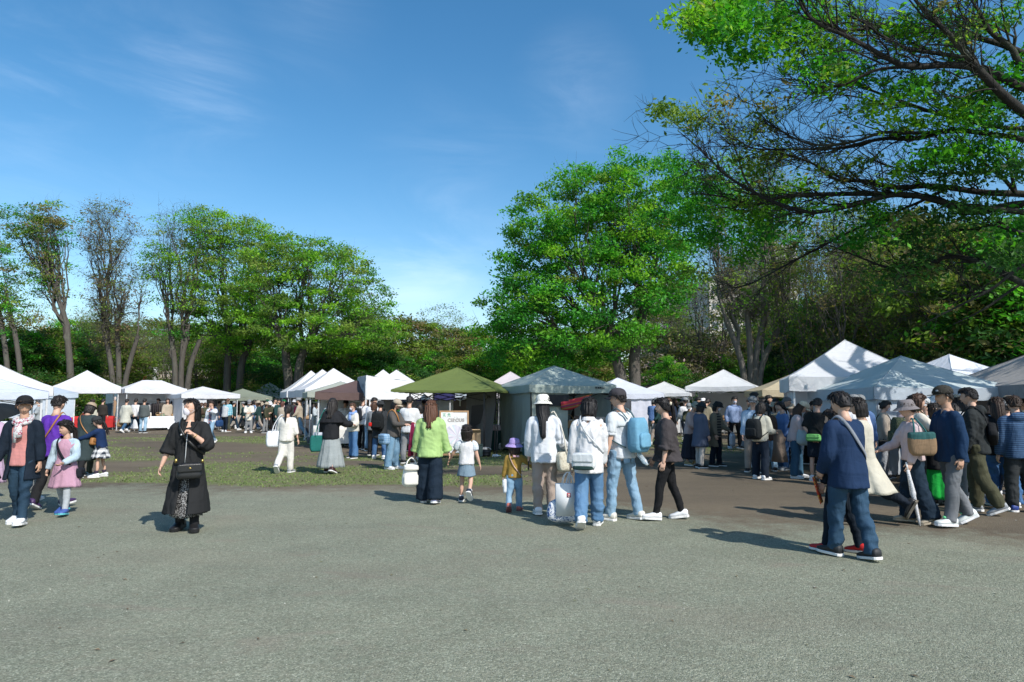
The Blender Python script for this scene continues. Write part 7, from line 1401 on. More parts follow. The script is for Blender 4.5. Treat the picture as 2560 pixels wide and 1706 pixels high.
bp = F_('sky_backpack', (.14, .32, .45)); p.backpack(bp, 'sky blue backpack on the man in the charcoal cap', w=.33, d=.20, ht=.46, sm=F_('strap_grey', (.06, .11, .13)), pm=bp); bt = MB(); D0 = p.up((-.02, p.W[1] + .08, -.01)); bt.tube([D0, D0 + np.array((0, .02, -.02)), D0 + np.array((0, .11, -.11)), D0 + np.array((0, .13, -.13)), D0 + np.array((0, .15, -.15))], [.028, .034, .034, .022, .014], 12); p.carry('plastic_bottle', 'clear plastic bottle sticking out below the blue backpack', 'bottle', [('body', bt, MATS['clear'])])
p = Person(1670, 1300, 1.63, -98, 'woman with black ponytail in loose dark brown top and black trousers walking left', P_(WALKL, L=(15, 5, -4, 1), R=(-11, 7, 8, 1), aL=(0, 7, 12, 10), aR=(8, 7, 18, 10), pitch=4, yaw=8), hair=('pony', (.013, .012, .013), ), seed=51)
p.shoes(s_white); p.pants(F_('black_skinny', (.010, .0105, .012)), .050, .037, .029, fold=.006); p.top(F_('loose_dark_top', (.050, .044, .046)), 'loose_top', hem=-.035, loose=.058, flare=.016, fold=.016, sleeve=.66, srad=1.2, cuff=1.5, drop=.02, back=.012); t = MB(); t.ellipsoid(p.head((0, .125, .028)), np.array((.03, .025, .03)) * p.hs); part('hair_clip', t, plain('pearl', (.62, .56, .42), .3), p.root)

# ======== right foreground
p = Person(2128, 1396, 1.685, -156, 'man in navy blue sweatshirt and dark jeans walking away to the left', P_(WALKL, L=(13, 5, -3, -4), R=(-10, 7, 8, -3), aL=(6, 10, 40, 38), aR=(16, 12, 66, 20), pitch=8, yaw=2), hair=('short', (.013, .012, .013), ), seed=67)
p.shoes(plain('black_trainer', (.018, .02, .022), .6)); p.pants(F_('indigo_jeans', (.018, .046, .085), (.04, .09, .15), 'denim'), .057, .048, .042, fold=.012); p.top(F_('navy_sweatshirt', (.0105, .029, .075)), 'sweatshirt', hem=-.095, loose=.044, fold=.013, drop=.012, cuff=1.1)
p.crossbag(1, F_('grey_web', (.20, .22, .25)), 'dark pouch on a grey strap worn by the man in the navy sweatshirt', w=.20, d=.08, ht=.15, pos=(-p.W[0] * .5, -.24, .06), wd=.034, low=.02); fl = MB(); H_ = p.J['aL']['hand']; fl.box(H_ + np.array((0, -.02, -.13)), (.20, .004, .28), rot=rz(.6) @ rx(.25)); p.carry('paper_leaflet', 'red and yellow leaflet in the hand of the man in the navy sweatshirt', 'leaflet', [('sheet', fl, F_('leaflet', (.55, .06, .03), (.6, .42, .06), 'pattern', 1.0))])
q = Person(2106, 1382, 1.50, -138, 'person in red trainers hidden behind the man in the navy sweatshirt', P_(STAND, L=(12, 4, -4, 2), R=(-9, 5, 4, 2)), hair=('short', BLK), eyes=False); q.pants(dnavy, .05, .04, .034); q.shoes(s_red); q.top(dnavy, 'top', hem=-.05, loose=.015)
p = Person(2166, 1312, 1.655, -120, 'woman with black bob in flared cream coat beside the man in the navy sweatshirt', P_(WALKL, L=(18, 6, -4, 1), R=(-22, 42, 62, 1), aL=(4, 10, 20, 20), aR=(10, 10, 30, 20), pitch=6), hair=('bob', (.014, .012, .012), ), seed=68)
p.pants(F_('ink_trousers', (.010, .016, .026)), .052, .042, .038); p.shoes(s_black, plain('taupe_sole', (.14, .12, .09), .7), boot=.22); crm = F_('cream_coat', (.50, .475, .39)); p.skirt(crm, hem=.26, w=.185, d=.17, top=.06, pleat=.05, n=7, name='coat_skirt', swing=(0, .05)); p.top(crm, 'coat', hem=-.02, loose=.032)
p = Person(2214, 1196, 1.60, 62, 'woman in beige jacket and white mask before the pale greenish tent', P_(STAND, pitch=12), hair=('bun', BLK, ), seed=70); p.pants(F_('grey_print_trousers', (.30, .32, .35), (.45, .47, .5), 'pattern', 1.5), .056, .05, .046); p.shoes(s_black); p.top(F_('oat_jacket', (.44, .38, .31)), 'jacket', hem=-.04, loose=.035, collar=True); p.mask(); p.crossbag(1, char, 'black bag on a thin strap worn by the woman in the beige jacket', w=.2, ht=.16, low=-.02)
p = Person(2290, 1310, 1.575, -100, 'woman in grey sun hat and pale pink top carrying a folded white parasol', P_(WALKR, L=(-6, 12, 14, 1), R=(6, 4, -2, 1), aL=(2, 10, 22, 5), aR=(26, 12, 40, 10), pitch=4), hair=('short', DBR, ), seed=71)
p.shoes(s_beige, s_beige); p.pants(F_('wide_ink_jeans', (.010, .022, .038), (.02, .04, .065), 'denim'), .062, .066, .070, fold=.014); p.top(F_('pale_pink_knit', (.56, .45, .46)), 'top', hem=-.01, loose=.028, fold=.010); p.buckethat(F_('grey_sun_hat', (.20, .18, .185)), .062, .040, .10, tilt=.04)
p.shoulderbag(1, F_('tan_bag', (.24, .16, .095)), 'teal and tan shoulder bag of the woman in the grey sun hat', w=.29, d=.13, ht=.27, z=.215, hm=F_('teal_band', (.02, .12, .12)), fwd=.02, turn=1.5, extra=[('upper_panel', lambda c, R: (lambda m: (m.rbox(c + R @ np.array((0, 0, .10)), (.31, .142, .12), rot=R, bev=.1), m)[1])(MB()), F_('teal_panel', (.03, .10, .10)))])
H_ = p.J['aL']['hand']; u = MB(); d_ = unit((.0, .16, -1)); u.tube([H_, H_ + d_ * .12, H_ + d_ * .30, H_ + d_ * .34, H_ + d_ * .62, H_ + d_ * .72], [.018, .024, .036, .028, .018, .006], 9); u2 = MB(); u2.tube([H_ - d_ * .10, H_], .011, 8); p.carry('parasol', 'folded white lace parasol held by the woman in the grey sun hat', 'parasol', [('canopy', u, F_('white_lace', (.66, .66, .68), (.42, .44, .46), 'speckle', .8)), ('handle', u2, s_white)])
p = Person(2300, 1262, 1.70, 78, 'woman with brown hair in cream top touching her face, behind the grey sun hat', P_(STAND, aL=(58, 14, 118, 8), aR=(40, 10, 60, 10), pitch=4, yaw=5), hair=('bob', (.06, .032, .022), ), seed=72); p.pants(char, .056, .05, .045); p.shoes(s_black); p.top(F_('cream_knit', (.62, .58, .50)), 'top', hem=-.04, loose=.03, sleeve=.8); p.backpack(F_('camouflage', (.035, .05, .03), (.10, .10, .06), 'pattern', 1.6), 'green camouflage backpack worn by the brown haired woman in cream', w=.34, d=.20, ht=.48)
p = Person(2386, 1316, 1.755, -92, 'man in flat brimmed dark cap, navy jumper and grey jeans walking left', P_(WALKL, L=(10, 3, -3, 1), R=(-9, 20, 26, 1), aL=(-8, 8, 18, 10), aR=(12, 8, 24, 10), pitch=4), hair=('short', BLK, ), skin=SKIN2, seed=73)
p.shoes(plain('white_green_trainer', (.68, .72, .70), .5), s_white, tongue=plain('mint_green', (.16, .62, .28), .5)); p.pants(F_('washed_grey_jeans', (.10, .11, .12), (.21, .22, .235), 'denim'), .055, .046, .041, fold=.012); p.top(F_('two_tone_navy', (.0085, .030, .075)), 'jumper', hem=-.06, loose=.036, fold=.013, drop=.01); p.cap(F_('dark_olive_cap', (.034, .032, .026)), .085, True, emblem=(.35, .38, .42))
p = Person(2449, 1284, 1.76, -128, 'man in black hooded jacket and olive trousers with a sling pack on his back', P_(WALKR, R=(5, 4, -2, 2), L=(-9, 18, 24, 2), aL=(4, 9, 16, 8), aR=(10, 9, 24, 10), pitch=6), hair=('short', (.012, .011, .012), ), seed=74)
p.shoes(s_grey, SOLE); p.pants(F_('olive_cargo', (.060, .060, .034)), .060, .054, .048, fold=.013); p.top(F_('black_jacket', (.022, .026, .027)), 'jacket', hem=-.05, loose=.044, fold=.014, hood=True, drop=.012, collar=True); p.crossbag(1, F_('sling_black', (.012, .013, .015)), 'black and silver sling pack on the back of the man in the hooded jacket', w=.34, d=.12, ht=.22, pos=(-.02, p.W[1] + .05, .30), roll=.55, wd=.03, extra=[('silver_panel', lambda c, R: (lambda m: (m.rbox(c + R @ np.array((.03, -.066, .02)), (.22, .012, .10), rot=R, bev=.25), m)[1])(MB()), F_('silver', (.34, .37, .40)))])
p = Person(2510, 1268, 1.64, 160, 'woman with long dark hair in black jacket and wide blue jeans at the right edge', P_(STAND, L=(6, 4, 0, 3), R=(-6, 8, 6, 3)), hair=('long', DBR, ), seed=76); p.pants(F_('bright_jeans', (.035, .10, .24), (.08, .18, .34), 'denim'), .060, .060, .060, fold=.014); p.shoes(s_white); p.top(black, 'jacket', hem=-.05, loose=.04, fold=.012)
p = Person(2556, 1280, 1.66, 170, 'person in blue striped jacket and taupe hood cut by the right edge', STAND, hair=('short', DBR), seed=77); p.pants(char, .058, .054, .05); p.shoes(s_blue); p.top(F_('blue_stripe_jacket', (.06, .12, .22), (.03, .06, .12), 'stripes', 1.2), 'jacket', hem=-.06, loose=.04, hood=True)
p = Person(2326, 1232, 1.63, -60, 'person in pale cap and white shirt raising a hand behind the capped man', P_(STAND, aL=(60, 10, 100, 0), aR=(55, 10, 60, 10)), hair=('short', BLK, ), seed=75); p.pants(dnavy, .054, .046, .04); p.shoes(s_black); p.top(white, 'shirt', hem=-.04, loose=.034, sleeve=.7); p.cap(lgrey, .06)
p = Person(2352, 1262, 1.55, 180, 'woman in black top and vivid green skirt behind the capped man in the navy jumper', STAND, hair=('bob', BLK, ), seed=78); p.skirt(F_('vivid_green_skirt', (.015, .38, .055)), hem=.07, w=.17, d=.15, top=.05, pleat=.05, n=9); p.shoes(s_black); p.top(black, 'top', hem=-.17, loose=.03, flare=.03)

# ======== everyone else, from near to far
BOT = {'p': lambda p, m, kw: p.pants(m, **kw), 's': lambda p, m, kw: p.skirt(m, **kw)}
def cr(px, fy, h, face, label, top, bot, hair=('short', BLK), shoes=None, pose=None, hat=None, tk=None, kind='p', bk=None, mask=False, hr=.132, seed=None, skin=SKIN):
    p = Person(px, fy, h, face, label, pose or P_(STAND, yaw=(px * 13) % 31 - 15), hair=hair, hr=hr, seed=seed, skin=skin); BOT[kind](p, bot, bk or (dict(rt=.056, rk=.048, rh=.043) if kind == 'p' else dict(hem=.14, w=.15, d=.13))); p.shoes(shoes or s_white); t = dict(hem=-.05, loose=.032); t.update(tk or {}); p.top(top, **t)
    if hat: {'cap': lambda: p.cap(hat[1]), 'bucket': lambda: p.buckethat(hat[1], .045, .03, .09)}[hat[0]]()
    if mask: p.mask()
    return p
# around the brown tent, the booth and the green tent
p = cr(714, 1182, 1.50, 176, 'girl with a black ponytail all in cream walking towards the stalls', F_('cream_sweat', (.68, .66, .60)), F_('cream_jogger', (.68, .66, .61)), ('pony', BLK), s_grey, P_(WALKR, R=(6, 4, 0, 1), L=(-10, 34, 44, 1), aL=(8, 14, 40, 10), aR=(-4, 14, 8, 0)), tk=dict(hem=-.05, loose=.04, sleeve=.72, cuff=1.3), bk=dict(rt=.058, rk=.054, rh=.048), hr=.138)
p.shoulderbag(1, F_('white_shopper', (.70, .72, .75)), 'white shopper bag under the arm of the girl in cream', w=.28, d=.12, ht=.36, z=.10, turn=.6)
p = cr(826, 1184, 1.63, 174, 'woman with loose dark hair in black frilled blouse and long grey skirt', F_('black_blouse', (.016, .017, .020)), F_('grey_tiered_skirt', (.25, .28, .285), (.36, .39, .39), 'heather'), ('wavy', (.020, .017, .016)), plain('oxblood_boot', (.05, .02, .02), .4), P_(STAND, aL=(4, 18, 16, 20), aR=(30, 22, 50, -20), L=(8, 4, -4, 3), R=(-8, 14, 20, 3)), tk=dict(hem=-.075, loose=.042, drop=.02, srad=1.25), kind='s', bk=dict(hem=.085, w=.185, d=.15, top=.05, pleat=.045, n=11, tiers=1))
f_ = MB(); f_.loft([p.up(ring(0, .004, z * p.h, w * p.h, d * p.h, 40) + np.column_stack([.012 * np.cos(np.arange(40) * 2.2) * (z < .2), .012 * np.sin(np.arange(40) * 2.2) * (z < .2), np.zeros(40)])) for z, w, d in ((.155, .165, .100), (.19, .155, .095), (.25, .125, .078), (.285, .075, .055))], 0, False, False); part('frill', f_, F_('black_blouse', (.016, .017, .020)), p.root)
p.shoulderbag(1, F_('grey_tote', (.46, .49, .56)), 'light grey long strapped tote of the woman in the grey skirt', w=.25, d=.06, ht=.40, z=.02, turn=.5, fwd=.02); p.shoulderbag(1, F_('teal_tote', (.015, .13, .115)), 'teal tote behind the light grey tote of the woman in the grey skirt', w=.28, d=.08, ht=.36, z=-.02, turn=.9, fwd=.13)
p = cr(882, 1146, 1.53, -38, 'masked woman with brown hair in cream jacket and flared blue jeans', F_('cream_jacket', (.66, .64, .56)), F_('flared_jeans', (.055, .14, .30), (.12, .24, .42), 'denim'), ('short', BRN), s_black, P_(STAND, aL=(14, 14, 70, 30), aR=(20, 14, 66, 20), yaw=-6), tk=dict(hem=-.04, loose=.042, puff=.012, cuff=.9), bk=dict(rt=.056, rk=.050, rh=.066), mask=True); p.scarf(F_('blue_kerchief', (.22, .34, .62)))
p = cr(905, 1124, 1.73, 150, 'young man in white tee with a black backpack beside the boxy booth', white, F_('black_slacks', (.014, .015, .017)), ('short', BLK), s_black, P_(STAND, yaw=-40, pitch=10), tk=dict(sleeve=.45)); p.backpack(F_('black_pack', (.014, .018, .024)), 'slim black backpack on the young man in the white tee')
cr(923, 1128, 1.72, 140, 'young person in white shirt leaning in beside the man with the slim backpack', F_('white_blouse', (.74, .74, .75)), ljeans, ('short', BLK), s_black, P_(STAND, lean=8, yaw=-35, pitch=20))
cr(862, 1108, 1.66, 20, 'stall keeper in dark jacket behind the masked woman in cream', dnavy, black, ('short', BLK), s_black, P_(BROWSE), hat=('bucket', lgrey))
cr(932, 1139, 1.56, 165, 'woman with brown bob and grey scarf beside the black hooded woman', greyc, black, ('bob', BRN), s_black); 
p = cr(948, 1147, 1.60, 176, 'woman in black hooded coat and blue jeans with a black rucksack', F_('soft_black_coat', (.030, .034, .038)), jeans, ('bun', BLK), s_white, P_(STAND, L=(4, 2, 0, 7), R=(-4, 3, 0, 7)), tk=dict(hem=-.16, loose=.044, flare=.02), hat=('bucket', char), bk=dict(rt=.056, rk=.046, rh=.042)); p.backpack(F_('black_rucksack', (.010, .012, .013)), 'big black rucksack with a red pouch on the hooded woman', w=.36, d=.2, ht=.46, extra=[('pouch', lambda c, R: (lambda m: (m.rbox(c + R @ np.array((.17, .08, -.08)), (.10, .09, .11), rot=R, bev=.4), m)[1])(MB()), F_('red_pouch', (.55, .02, .015)))])
p = cr(982, 1173, 1.63, 72, 'person in beige cap and dark grey sweater holding out a burgundy garment', F_('grey_sweater', (.085, .078, .072)), F_('light_wide_jeans', (.12, .24, .36), (.24, .36, .46), 'denim'), ('bob', BLK, ), s_white, P_(STAND, aL=(34, 6, 62, 10), aR=(30, 8, 62, 10), pitch=18), hat=('cap', beige), tk=dict(hem=-.06, loose=.042), bk=dict(rt=.060, rk=.058, rh=.058))
g = MB(); H_ = (p.J['aL']['hand'] + p.J['aR']['hand']) / 2; a = np.linspace(0, 2 * np.pi, 24, endpoint=False); g.loft([np.stack([H_[0] + np.cos(a) * w * (1 + .25 * np.sin(5 * a)), H_[1] - .02 + np.sin(a) * w * .5 * (1 + .2 * np.sin(4 * a + 1)), np.full(24, H_[2] + z) - (.10 * np.abs(np.sin(a * 1.5)) if z < -.5 else 0)], 1) for z, w in ((.03, .03), (-.05, .07), (-.25, .10), (-.45, .13), (-.66, .16))]); p.carry('burgundy_garment', 'burgundy garment held up by the person in the beige cap', 'garment', [('cloth', g, F_('burgundy_cloth', (.16, .012, .045)))])
p.crossbag(-1, F_('blue_weave', (.16, .29, .46), (.30, .44, .58), 'plaid', 1.5), 'blue woven bucket bag at the hip of the person in the beige cap', w=.24, d=.18, ht=.24, sm=lea_br, pos=(-p.W[0] - .06, .10, -.02), wd=.03, taper=1.0)
p = cr(1021, 1159, 1.71, 172, 'man in white tee with a dark garment over his arm before the green tent', F_('white_tee2', (.64, .65, .66)), F_('grey_chinos', (.24, .25, .26)), ('short', BLK), s_black, P_(STAND, aR=(20, 12, 80, 20), aL=(4, 9, 20, 10)), tk=dict(sleeve=.45, loose=.04, hem=-.06)); g = MB(); H_ = p.J['aR']['E'] * .5 + p.J['aR']['W'] * .5; g.loft([np.stack([H_[0] + np.cos(a) * w, H_[1] + np.sin(a) * w * .7, np.full(24, H_[2] + z)], 1) for z, w in ((.06, .05), (-.1, .09), (-.3, .12), (-.45, .15))]); p.carry('dark_garment', 'dark garment over the arm of the man in the white tee', 'garment', [('cloth', g, black)])
cr(1046, 1150, 1.50, 150, 'dark haired child between the man in white tee and the green jacket woman', F_('white_grey_plaid', (.62, .62, .64), (.42, .42, .46), 'plaid', 1.0), greyc, ('bob', BLK), s_white)
cr(1003, 1128, 1.62, 30, 'person in lime and teal striped top at the navy tent', F_('lime_teal', (.14, .50, .10), (.02, .22, .36), 'stripes', .35), black, ('short', BLK), s_black, BROWSE)
cr(1070, 1118, 1.74, 160, 'man in black cap and grey jacket behind the signboard', dgrey, black, ('short', BLK), s_black, hat=('cap', black)); cr(1058, 1112, 1.66, 10, 'stall keeper in light green at the navy tent', F_('lime_cloth', (.28, .55, .12)), black, ('short', BLK), s_black, BROWSE)
cr(1112, 1100, 1.66, 20, 'stall keeper in grey behind the signboard', dgrey, jeans, ('short', BLK), s_black, BROWSE)
cr(786, 1096, 1.58, 60, 'woman in pale grey hoodie browsing beside the brown tent', F_('pale_hoodie', (.42, .47, .50)), F_('stone_trousers', (.45, .43, .40)), ('long', DBR), plain('pink_shoe', (.55, .2, .22), .5), BROWSE, tk=dict(hood=True))
# crowd at the head of the row of white peaks
cr(742, 1084, 1.62, 150, 'person in crimson top and beige sun hat by the row of white peaks', F_('crimson', (.48, .012, .075)), dgrey, ('bob', BLK), s_black, P_(STAND, aR=(60, 20, 110, 10)), hat=('bucket', beige)); cr(755, 1080, 1.6, 120, 'person in black beside the crimson top', black, dgrey, ('short', BLK), s_black); cr(733, 1074, 1.66, 60, 'person in white sun hat behind the crimson top', beige, black, ('short', BLK), s_black, hat=('bucket', white))
cr(665, 1076, 1.67, 55, 'older man in green cap, grey tee and dark apron', F_('slate_tee', (.12, .16, .19)), F_('mocha_slacks', (.16, .13, .115)), ('short', GRY), s_black, P_(STAND, aL=(10, 8, 70, 30), aR=(10, 8, 70, 30)), hat=('cap', green), tk=dict(sleeve=.45)); cr(684, 1078, 1.72, 70, 'man in white tee and brown trousers in the middle distance group', white, F_('caramel_trousers', (.22, .12, .045)), ('short', BLK), s_beige, tk=dict(sleeve=.45))
cr(693, 1079, 1.69, 60, 'woman in long dark green coat in the middle distance group', F_('bottle_coat', (.018, .05, .05)), black, ('short', BLK), s_white, tk=dict(hem=-.22, flare=.02)); cr(703, 1082, 1.55, 176, 'person with auburn hair in beige jacket in the middle distance group', F_('sand_jacket', (.40, .35, .28)), mjeans, ('bob', (.10, .04, .03)), s_white); cr(706, 1066, 1.66, 120, 'person in green cap behind the auburn haired person', pinkc, greyc, ('short', BLK), s_white, hat=('cap', F_('grass_green_cap', (.015, .16, .06)))); cr(652, 1070, 1.62, 150, 'person in navy coat left of the man in the green cap', F_('ink_coat', (.014, .03, .055)), dnavy, ('short', BLK), s_white, tk=dict(hem=-.25))
# line under the olive grey tent and the low white tent
p = cr(566, 1080, 1.73, 172, 'man in blue checked shirt and olive trousers seen from behind', F_('blue_check', (.045, .30, .42), (.42, .62, .68), 'plaid', .7), F_('olive_slacks', (.06, .065, .045)), ('buzz', (.10, .05, .03)), s_brown); cr(590, 1069, 1.62, 165, 'woman in long brown dress beside the blue checked shirt', F_('cocoa_dress', (.085, .06, .055)), F_('cocoa_dress', (.085, .06, .055)), ('long', DBR), s_beige, kind='s', bk=dict(hem=.1, w=.13, d=.12)).shoulderbag(1, canvas, 'cream tote on the woman in the long brown dress', w=.28, ht=.36, z=.05)
cr(604, 1060, 1.65, 100, 'man in dark jacket holding a tan bag under the olive grey tent', dnavy, dnavy, ('short', BLK), s_black, BROWSE); cr(617, 1060, 1.58, 176, 'woman in pale pink top and cream trousers under the olive grey tent', F_('blush_top', (.58, .45, .45)), F_('cream_slacks', (.55, .48, .40)), ('short', BLK), s_white).crossbag(1, dnavy, 'navy waist bag of the woman in the pale pink top', w=.24, ht=.14, pos=(0, .22, .0)); cr(631, 1058, 1.58, 170, 'person in camel coat beside the pale pink top', F_('camel_coat', (.38, .29, .20)), djeans, ('bob', BRN), s_black, tk=dict(hem=-.14)); cr(641, 1056, 1.6, 150, 'person in black beside the camel coat', black, black, ('short', BLK), s_black); cr(553, 1064, 1.56, 90, 'person in brown with a white bag left of the blue checked shirt', brown, dbrown, ('bob', BRN), s_black)
p = cr(527, 1112, 1.60, -14, 'woman in white jacket shading her eyes behind the woman in black', F_('white_light_jacket', (.72, .74, .77)), ljeans, ('short', DBR), s_white, P_(WALKL, aL=(70, 38, 128, 62), aR=(2, 10, 16, 10), yaw=-20), tk=dict(hem=-.07, open_=26), mask=False); p.top(F_('print_tee', (.10, .11, .15), (.50, .12, .14), 'pattern', .6), 'tshirt', hem=-.03, loose=.012, sleeve=0); p.shoulderbag(1, F_('navy_bag', (.02, .06, .16)), 'navy shoulder bag of the woman shading her eyes', w=.30, d=.14, ht=.24, z=.04)
cr(500, 1072, 1.70, 40, 'man in white shirt with raised arm before the low white tent', white, jeans, ('short', BLK), s_white, P_(STAND, aR=(80, 40, 120, 30)), hat=('cap', black)); cr(487, 1066, 1.7, 60, 'person peering out before the low white tent', lgrey, greyc, ('short', DBR), s_white, P_(STAND, aL=(70, 30, 120, 30)))
# before the short ridged tent and the banner
cr(397, 1066, 1.58, 150, 'woman in white blouse and jeans at the short ridged tent', F_('pale_blouse', (.66, .68, .74)), jeans, ('bob', BLK), s_white, BROWSE, tk=dict(hem=-.12)).tote('aR', F_('butter_bag', (.64, .60, .42)), 'butter yellow bag held by the woman in the white blouse', w=.24, d=.08, ht=.28, drop=.12)
cr(418, 1066, 1.62, 160, 'person in pale grey overalls at the short ridged tent', lgrey, F_('pale_grey_trousers', (.36, .42, .45)), ('short', DBR), s_white, BROWSE); cr(431, 1066, 1.74, -60, 'man in black tee with folded arms at the short ridged tent', black, F_('slate_jeans', (.05, .08, .10)), ('short', BLK), s_white, P_(STAND, aL=(16, 12, 92, 62), aR=(18, 12, 92, 62)), tk=dict(sleeve=.45))
p = cr(312, 1083, 1.70, 168, 'woman in long cream overshirt with a wicker basket by the banner', F_('long_cream', (.50, .50, .43)), mjeans, ('short', BLK), s_white, P_(WALKL), tk=dict(hem=-.23, loose=.06, flare=.03)); bk_ = plain('wicker', (.34, .22, .11), .8); p.tote('aL', bk_, 'wicker basket of the woman in the long cream overshirt', w=.26, d=.2, ht=.26, drop=.16, name='basket', taper=1.0)
cr(335, 1082, 1.72, 172, 'person in white shirt and dark jeans between cream and grey overshirts', white, djeans, ('short', BLK), s_white, WALKR); cr(357, 1083, 1.70, 174, 'person in dark grey cardigan and pale jeans right of the banner', F_('slate_cardigan', (.085, .10, .10)), F_('pale_jeans', (.24, .40, .54), (.38, .52, .62), 'denim'), ('short', BLK), s_black, tk=dict(hem=-.07, loose=.05))
cr(253, 1078, 1.70, 175, 'person in dark brown jacket left of the banner', F_('dark_brown_jacket', (.03, .026, .022)), black, ('short', BLK), s_black); p = cr(226, 1086, 1.66, 168, 'person in cream jacket with a dark strap below the white peaked tent', F_('oat_top', (.50, .49, .40)), F_('sage_trousers', (.33, .36, .30)), ('short', DBR), s_white, hat=('cap', dbrown)); p.crossbag(1, char, 'dark strap bag of the person in the cream jacket', w=.22, ht=.16)
cr(166, 1084, 1.66, -10, 'woman in white sweater with a hand on her hip under the white peaked tent', F_('white_knit', (.66, .66, .64)), jeans, ('short', DBR), s_white, P_(STAND, aR=(0, 38, 95, 60))); cr(192, 1066, 1.66, 30, 'stall keeper with dark hair inside the white peaked tent', pinkc, black, ('short', BLK), s_black)
cr(93, 1100, 1.66, -60, 'man in grey tee behind the purple sweater', F_('soft_grey_tee', (.30, .33, .35)), greyc, ('short', BLK), s_grey, P_(STAND, aL=(18, 8, 80, 20)), tk=dict(sleeve=.5)); cr(60, 1096, 1.64, 120, 'person in dark blue behind the woman in navy cardigan', navy, navy, ('short', BLK), s_black); cr(116, 1075, 1.62, 20, 'person in black near the low grey blue tent', black, black, ('short', BLK), s_black)
# right of the grey green tent
p = cr(1608, 1092, 1.78, 6, 'man in cream shirt with a small brown bag facing the camera', F_('cream_shirt', (.56, .56, .50)), F_('black_wide', (.012, .014, .016)), ('short', DBR), s_black, P_(WALKL, yaw=12), tk=dict(hem=-.05, loose=.045)); p.crossbag(1, plain('rust_leather', (.30, .07, .02), .5), 'rust brown pouch on the chest of the man in the cream shirt', w=.19, d=.08, ht=.15, pos=(-.05, -.24, .20))
cr(1520, 1085, 1.66, 10, 'stall keeper in patterned shirt under the grey green tent', F_('bw_print', (.55, .57, .58), (.06, .07, .07), 'pattern', 1.2), black, ('short', BLK), s_black, BROWSE); cr(1437, 1120, 1.55, 20, 'stall keeper in black inside the grey green tent', black, black, ('short', BLK), s_black, BROWSE); cr(1598, 1072, 1.70, 170, 'person in dark blue left of the cream shirt', navy, djeans, ('short', BLK), s_black); cr(1620, 1068, 1.68, 20, 'person in white behind the cream shirt', white, greyc, ('short', BLK), s_white)
cr(1632, 1070, 1.74, 165, 'person in navy dress coat with bare legs right of the cream shirt', F_('navy_long_top', (.012, .022, .035)), F_('navy_long_top', (.012, .022, .035)), ('short', BLK), s_beige, tk=dict(hem=-.12), kind='s', bk=dict(hem=.3, w=.12, d=.11)); cr(1650, 1070, 1.68, 130, 'person in pale top and blue jeans before the low pointed tent', lblue, jeans, ('short', BLK), s_white, hat=('cap', beige)); cr(1686, 1088, 1.7, 100, 'dark haired woman behind the black ponytail', black, black, ('long', BLK), s_black)
cr(1703, 1070, 1.66, 150, 'person dressed in white left of the curly haired person', F_('all_white', (.72, .72, .72)), F_('white_slacks', (.70, .70, .70)), ('short', BLK), s_white, tk=dict(hem=-.1)); cr(1714, 1064, 1.7, 160, 'person in bright blue tee behind the person in white', F_('azure_tee', (.10, .28, .50)), black, ('short', BLK), s_black); cr(1716, 1100, 1.58, 60, 'child sized person in grey blue beside the curly haired person', F_('grey_blue', (.16, .22, .27)), greyc, ('bob', DBR), s_white, hr=.145); cr(1741, 1112, 1.74, 70, 'person with curly black hair behind the dark bucket hats', dgrey, black, ('short', (.014, .012, .011), ), s_black, P_(STAND, pitch=20))
p = cr(1727, 1163, 1.60, 40, 'person in pale pink shirt, knitted beige cap and long dark skirt', F_('dusty_pink_shirt', (.46, .35, .33)), F_('ink_skirt', (.022, .024, .034)), ('short', DBR), plain('sand_shoe', (.45, .32, .15), .6), BROWSE, hat=('bucket', F_('sage_knit_cap', (.27, .27, .22))), kind='s', bk=dict(hem=.1, w=.17, d=.14, pleat=.05)); p.tote('aL', F_('cobalt', (.04, .15, .45)), 'cobalt blue bag of the person in the pale pink shirt', w=.2, d=.08, ht=.26, drop=.1)
p = cr(1752, 1170, 1.56, 110, 'person in blue grey coat and dark bucket hat left of the striped top', F_('blue_grey_coat', (.085, .105, .155)), F_('stone_wide', (.46, .43, .39)), ('bob', BLK), s_black, P_(STAND, pitch=14), hat=('bucket', F_('dark_teal_hat', (.018, .03, .036))), tk=dict(hem=-.20, loose=.045, flare=.02)); p.mask()
p = cr(1792, 1166, 1.58, 48, 'person in dark bucket hat, striped top and open khaki cardigan', F_('dark_stripe_top', (.022, .022, .02), (.12, .115, .09), 'stripes', .55), dnavy, ('bob', BLK), s_black, P_(STAND, aL=(10, 10, 50, 10), pitch=16), hat=('bucket', F_('black_hat', (.013, .015, .017))), tk=dict(loose=.02, hem=-.09)); p.top(F_('khaki_cardigan', (.16, .14, .10)), 'cardigan', hem=-.22, loose=.045, open_=40); p.mask(); p.tote('aL', F_('white_carrier', (.62, .65, .70)), 'white carrier bag of the person in the striped top', w=.22, d=.08, ht=.30, drop=.04)
p = cr(1838, 1122, 1.74, 2, 'masked man in blue sweater over white collar facing the camera', F_('soft_blue_sweater', (.26, .34, .52)), F_('black_chinos', (.010, .0105, .012)), ('short', BLK), plain('ice_blue_shoe', (.45, .58, .66), .5), P_(STAND, aL=(-18, 16, 40, 30), aR=(-18, 16, 40, 30), L=(3, 3, 0, 5), R=(-2, 3, 0, 5)), tk=dict(hem=-.03, collar=True), mask=True); cr(1850, 1078, 1.62, 0, 'stall keeper behind the counter of the white peaked tent', dnavy, black, ('bob', BLK), s_black)
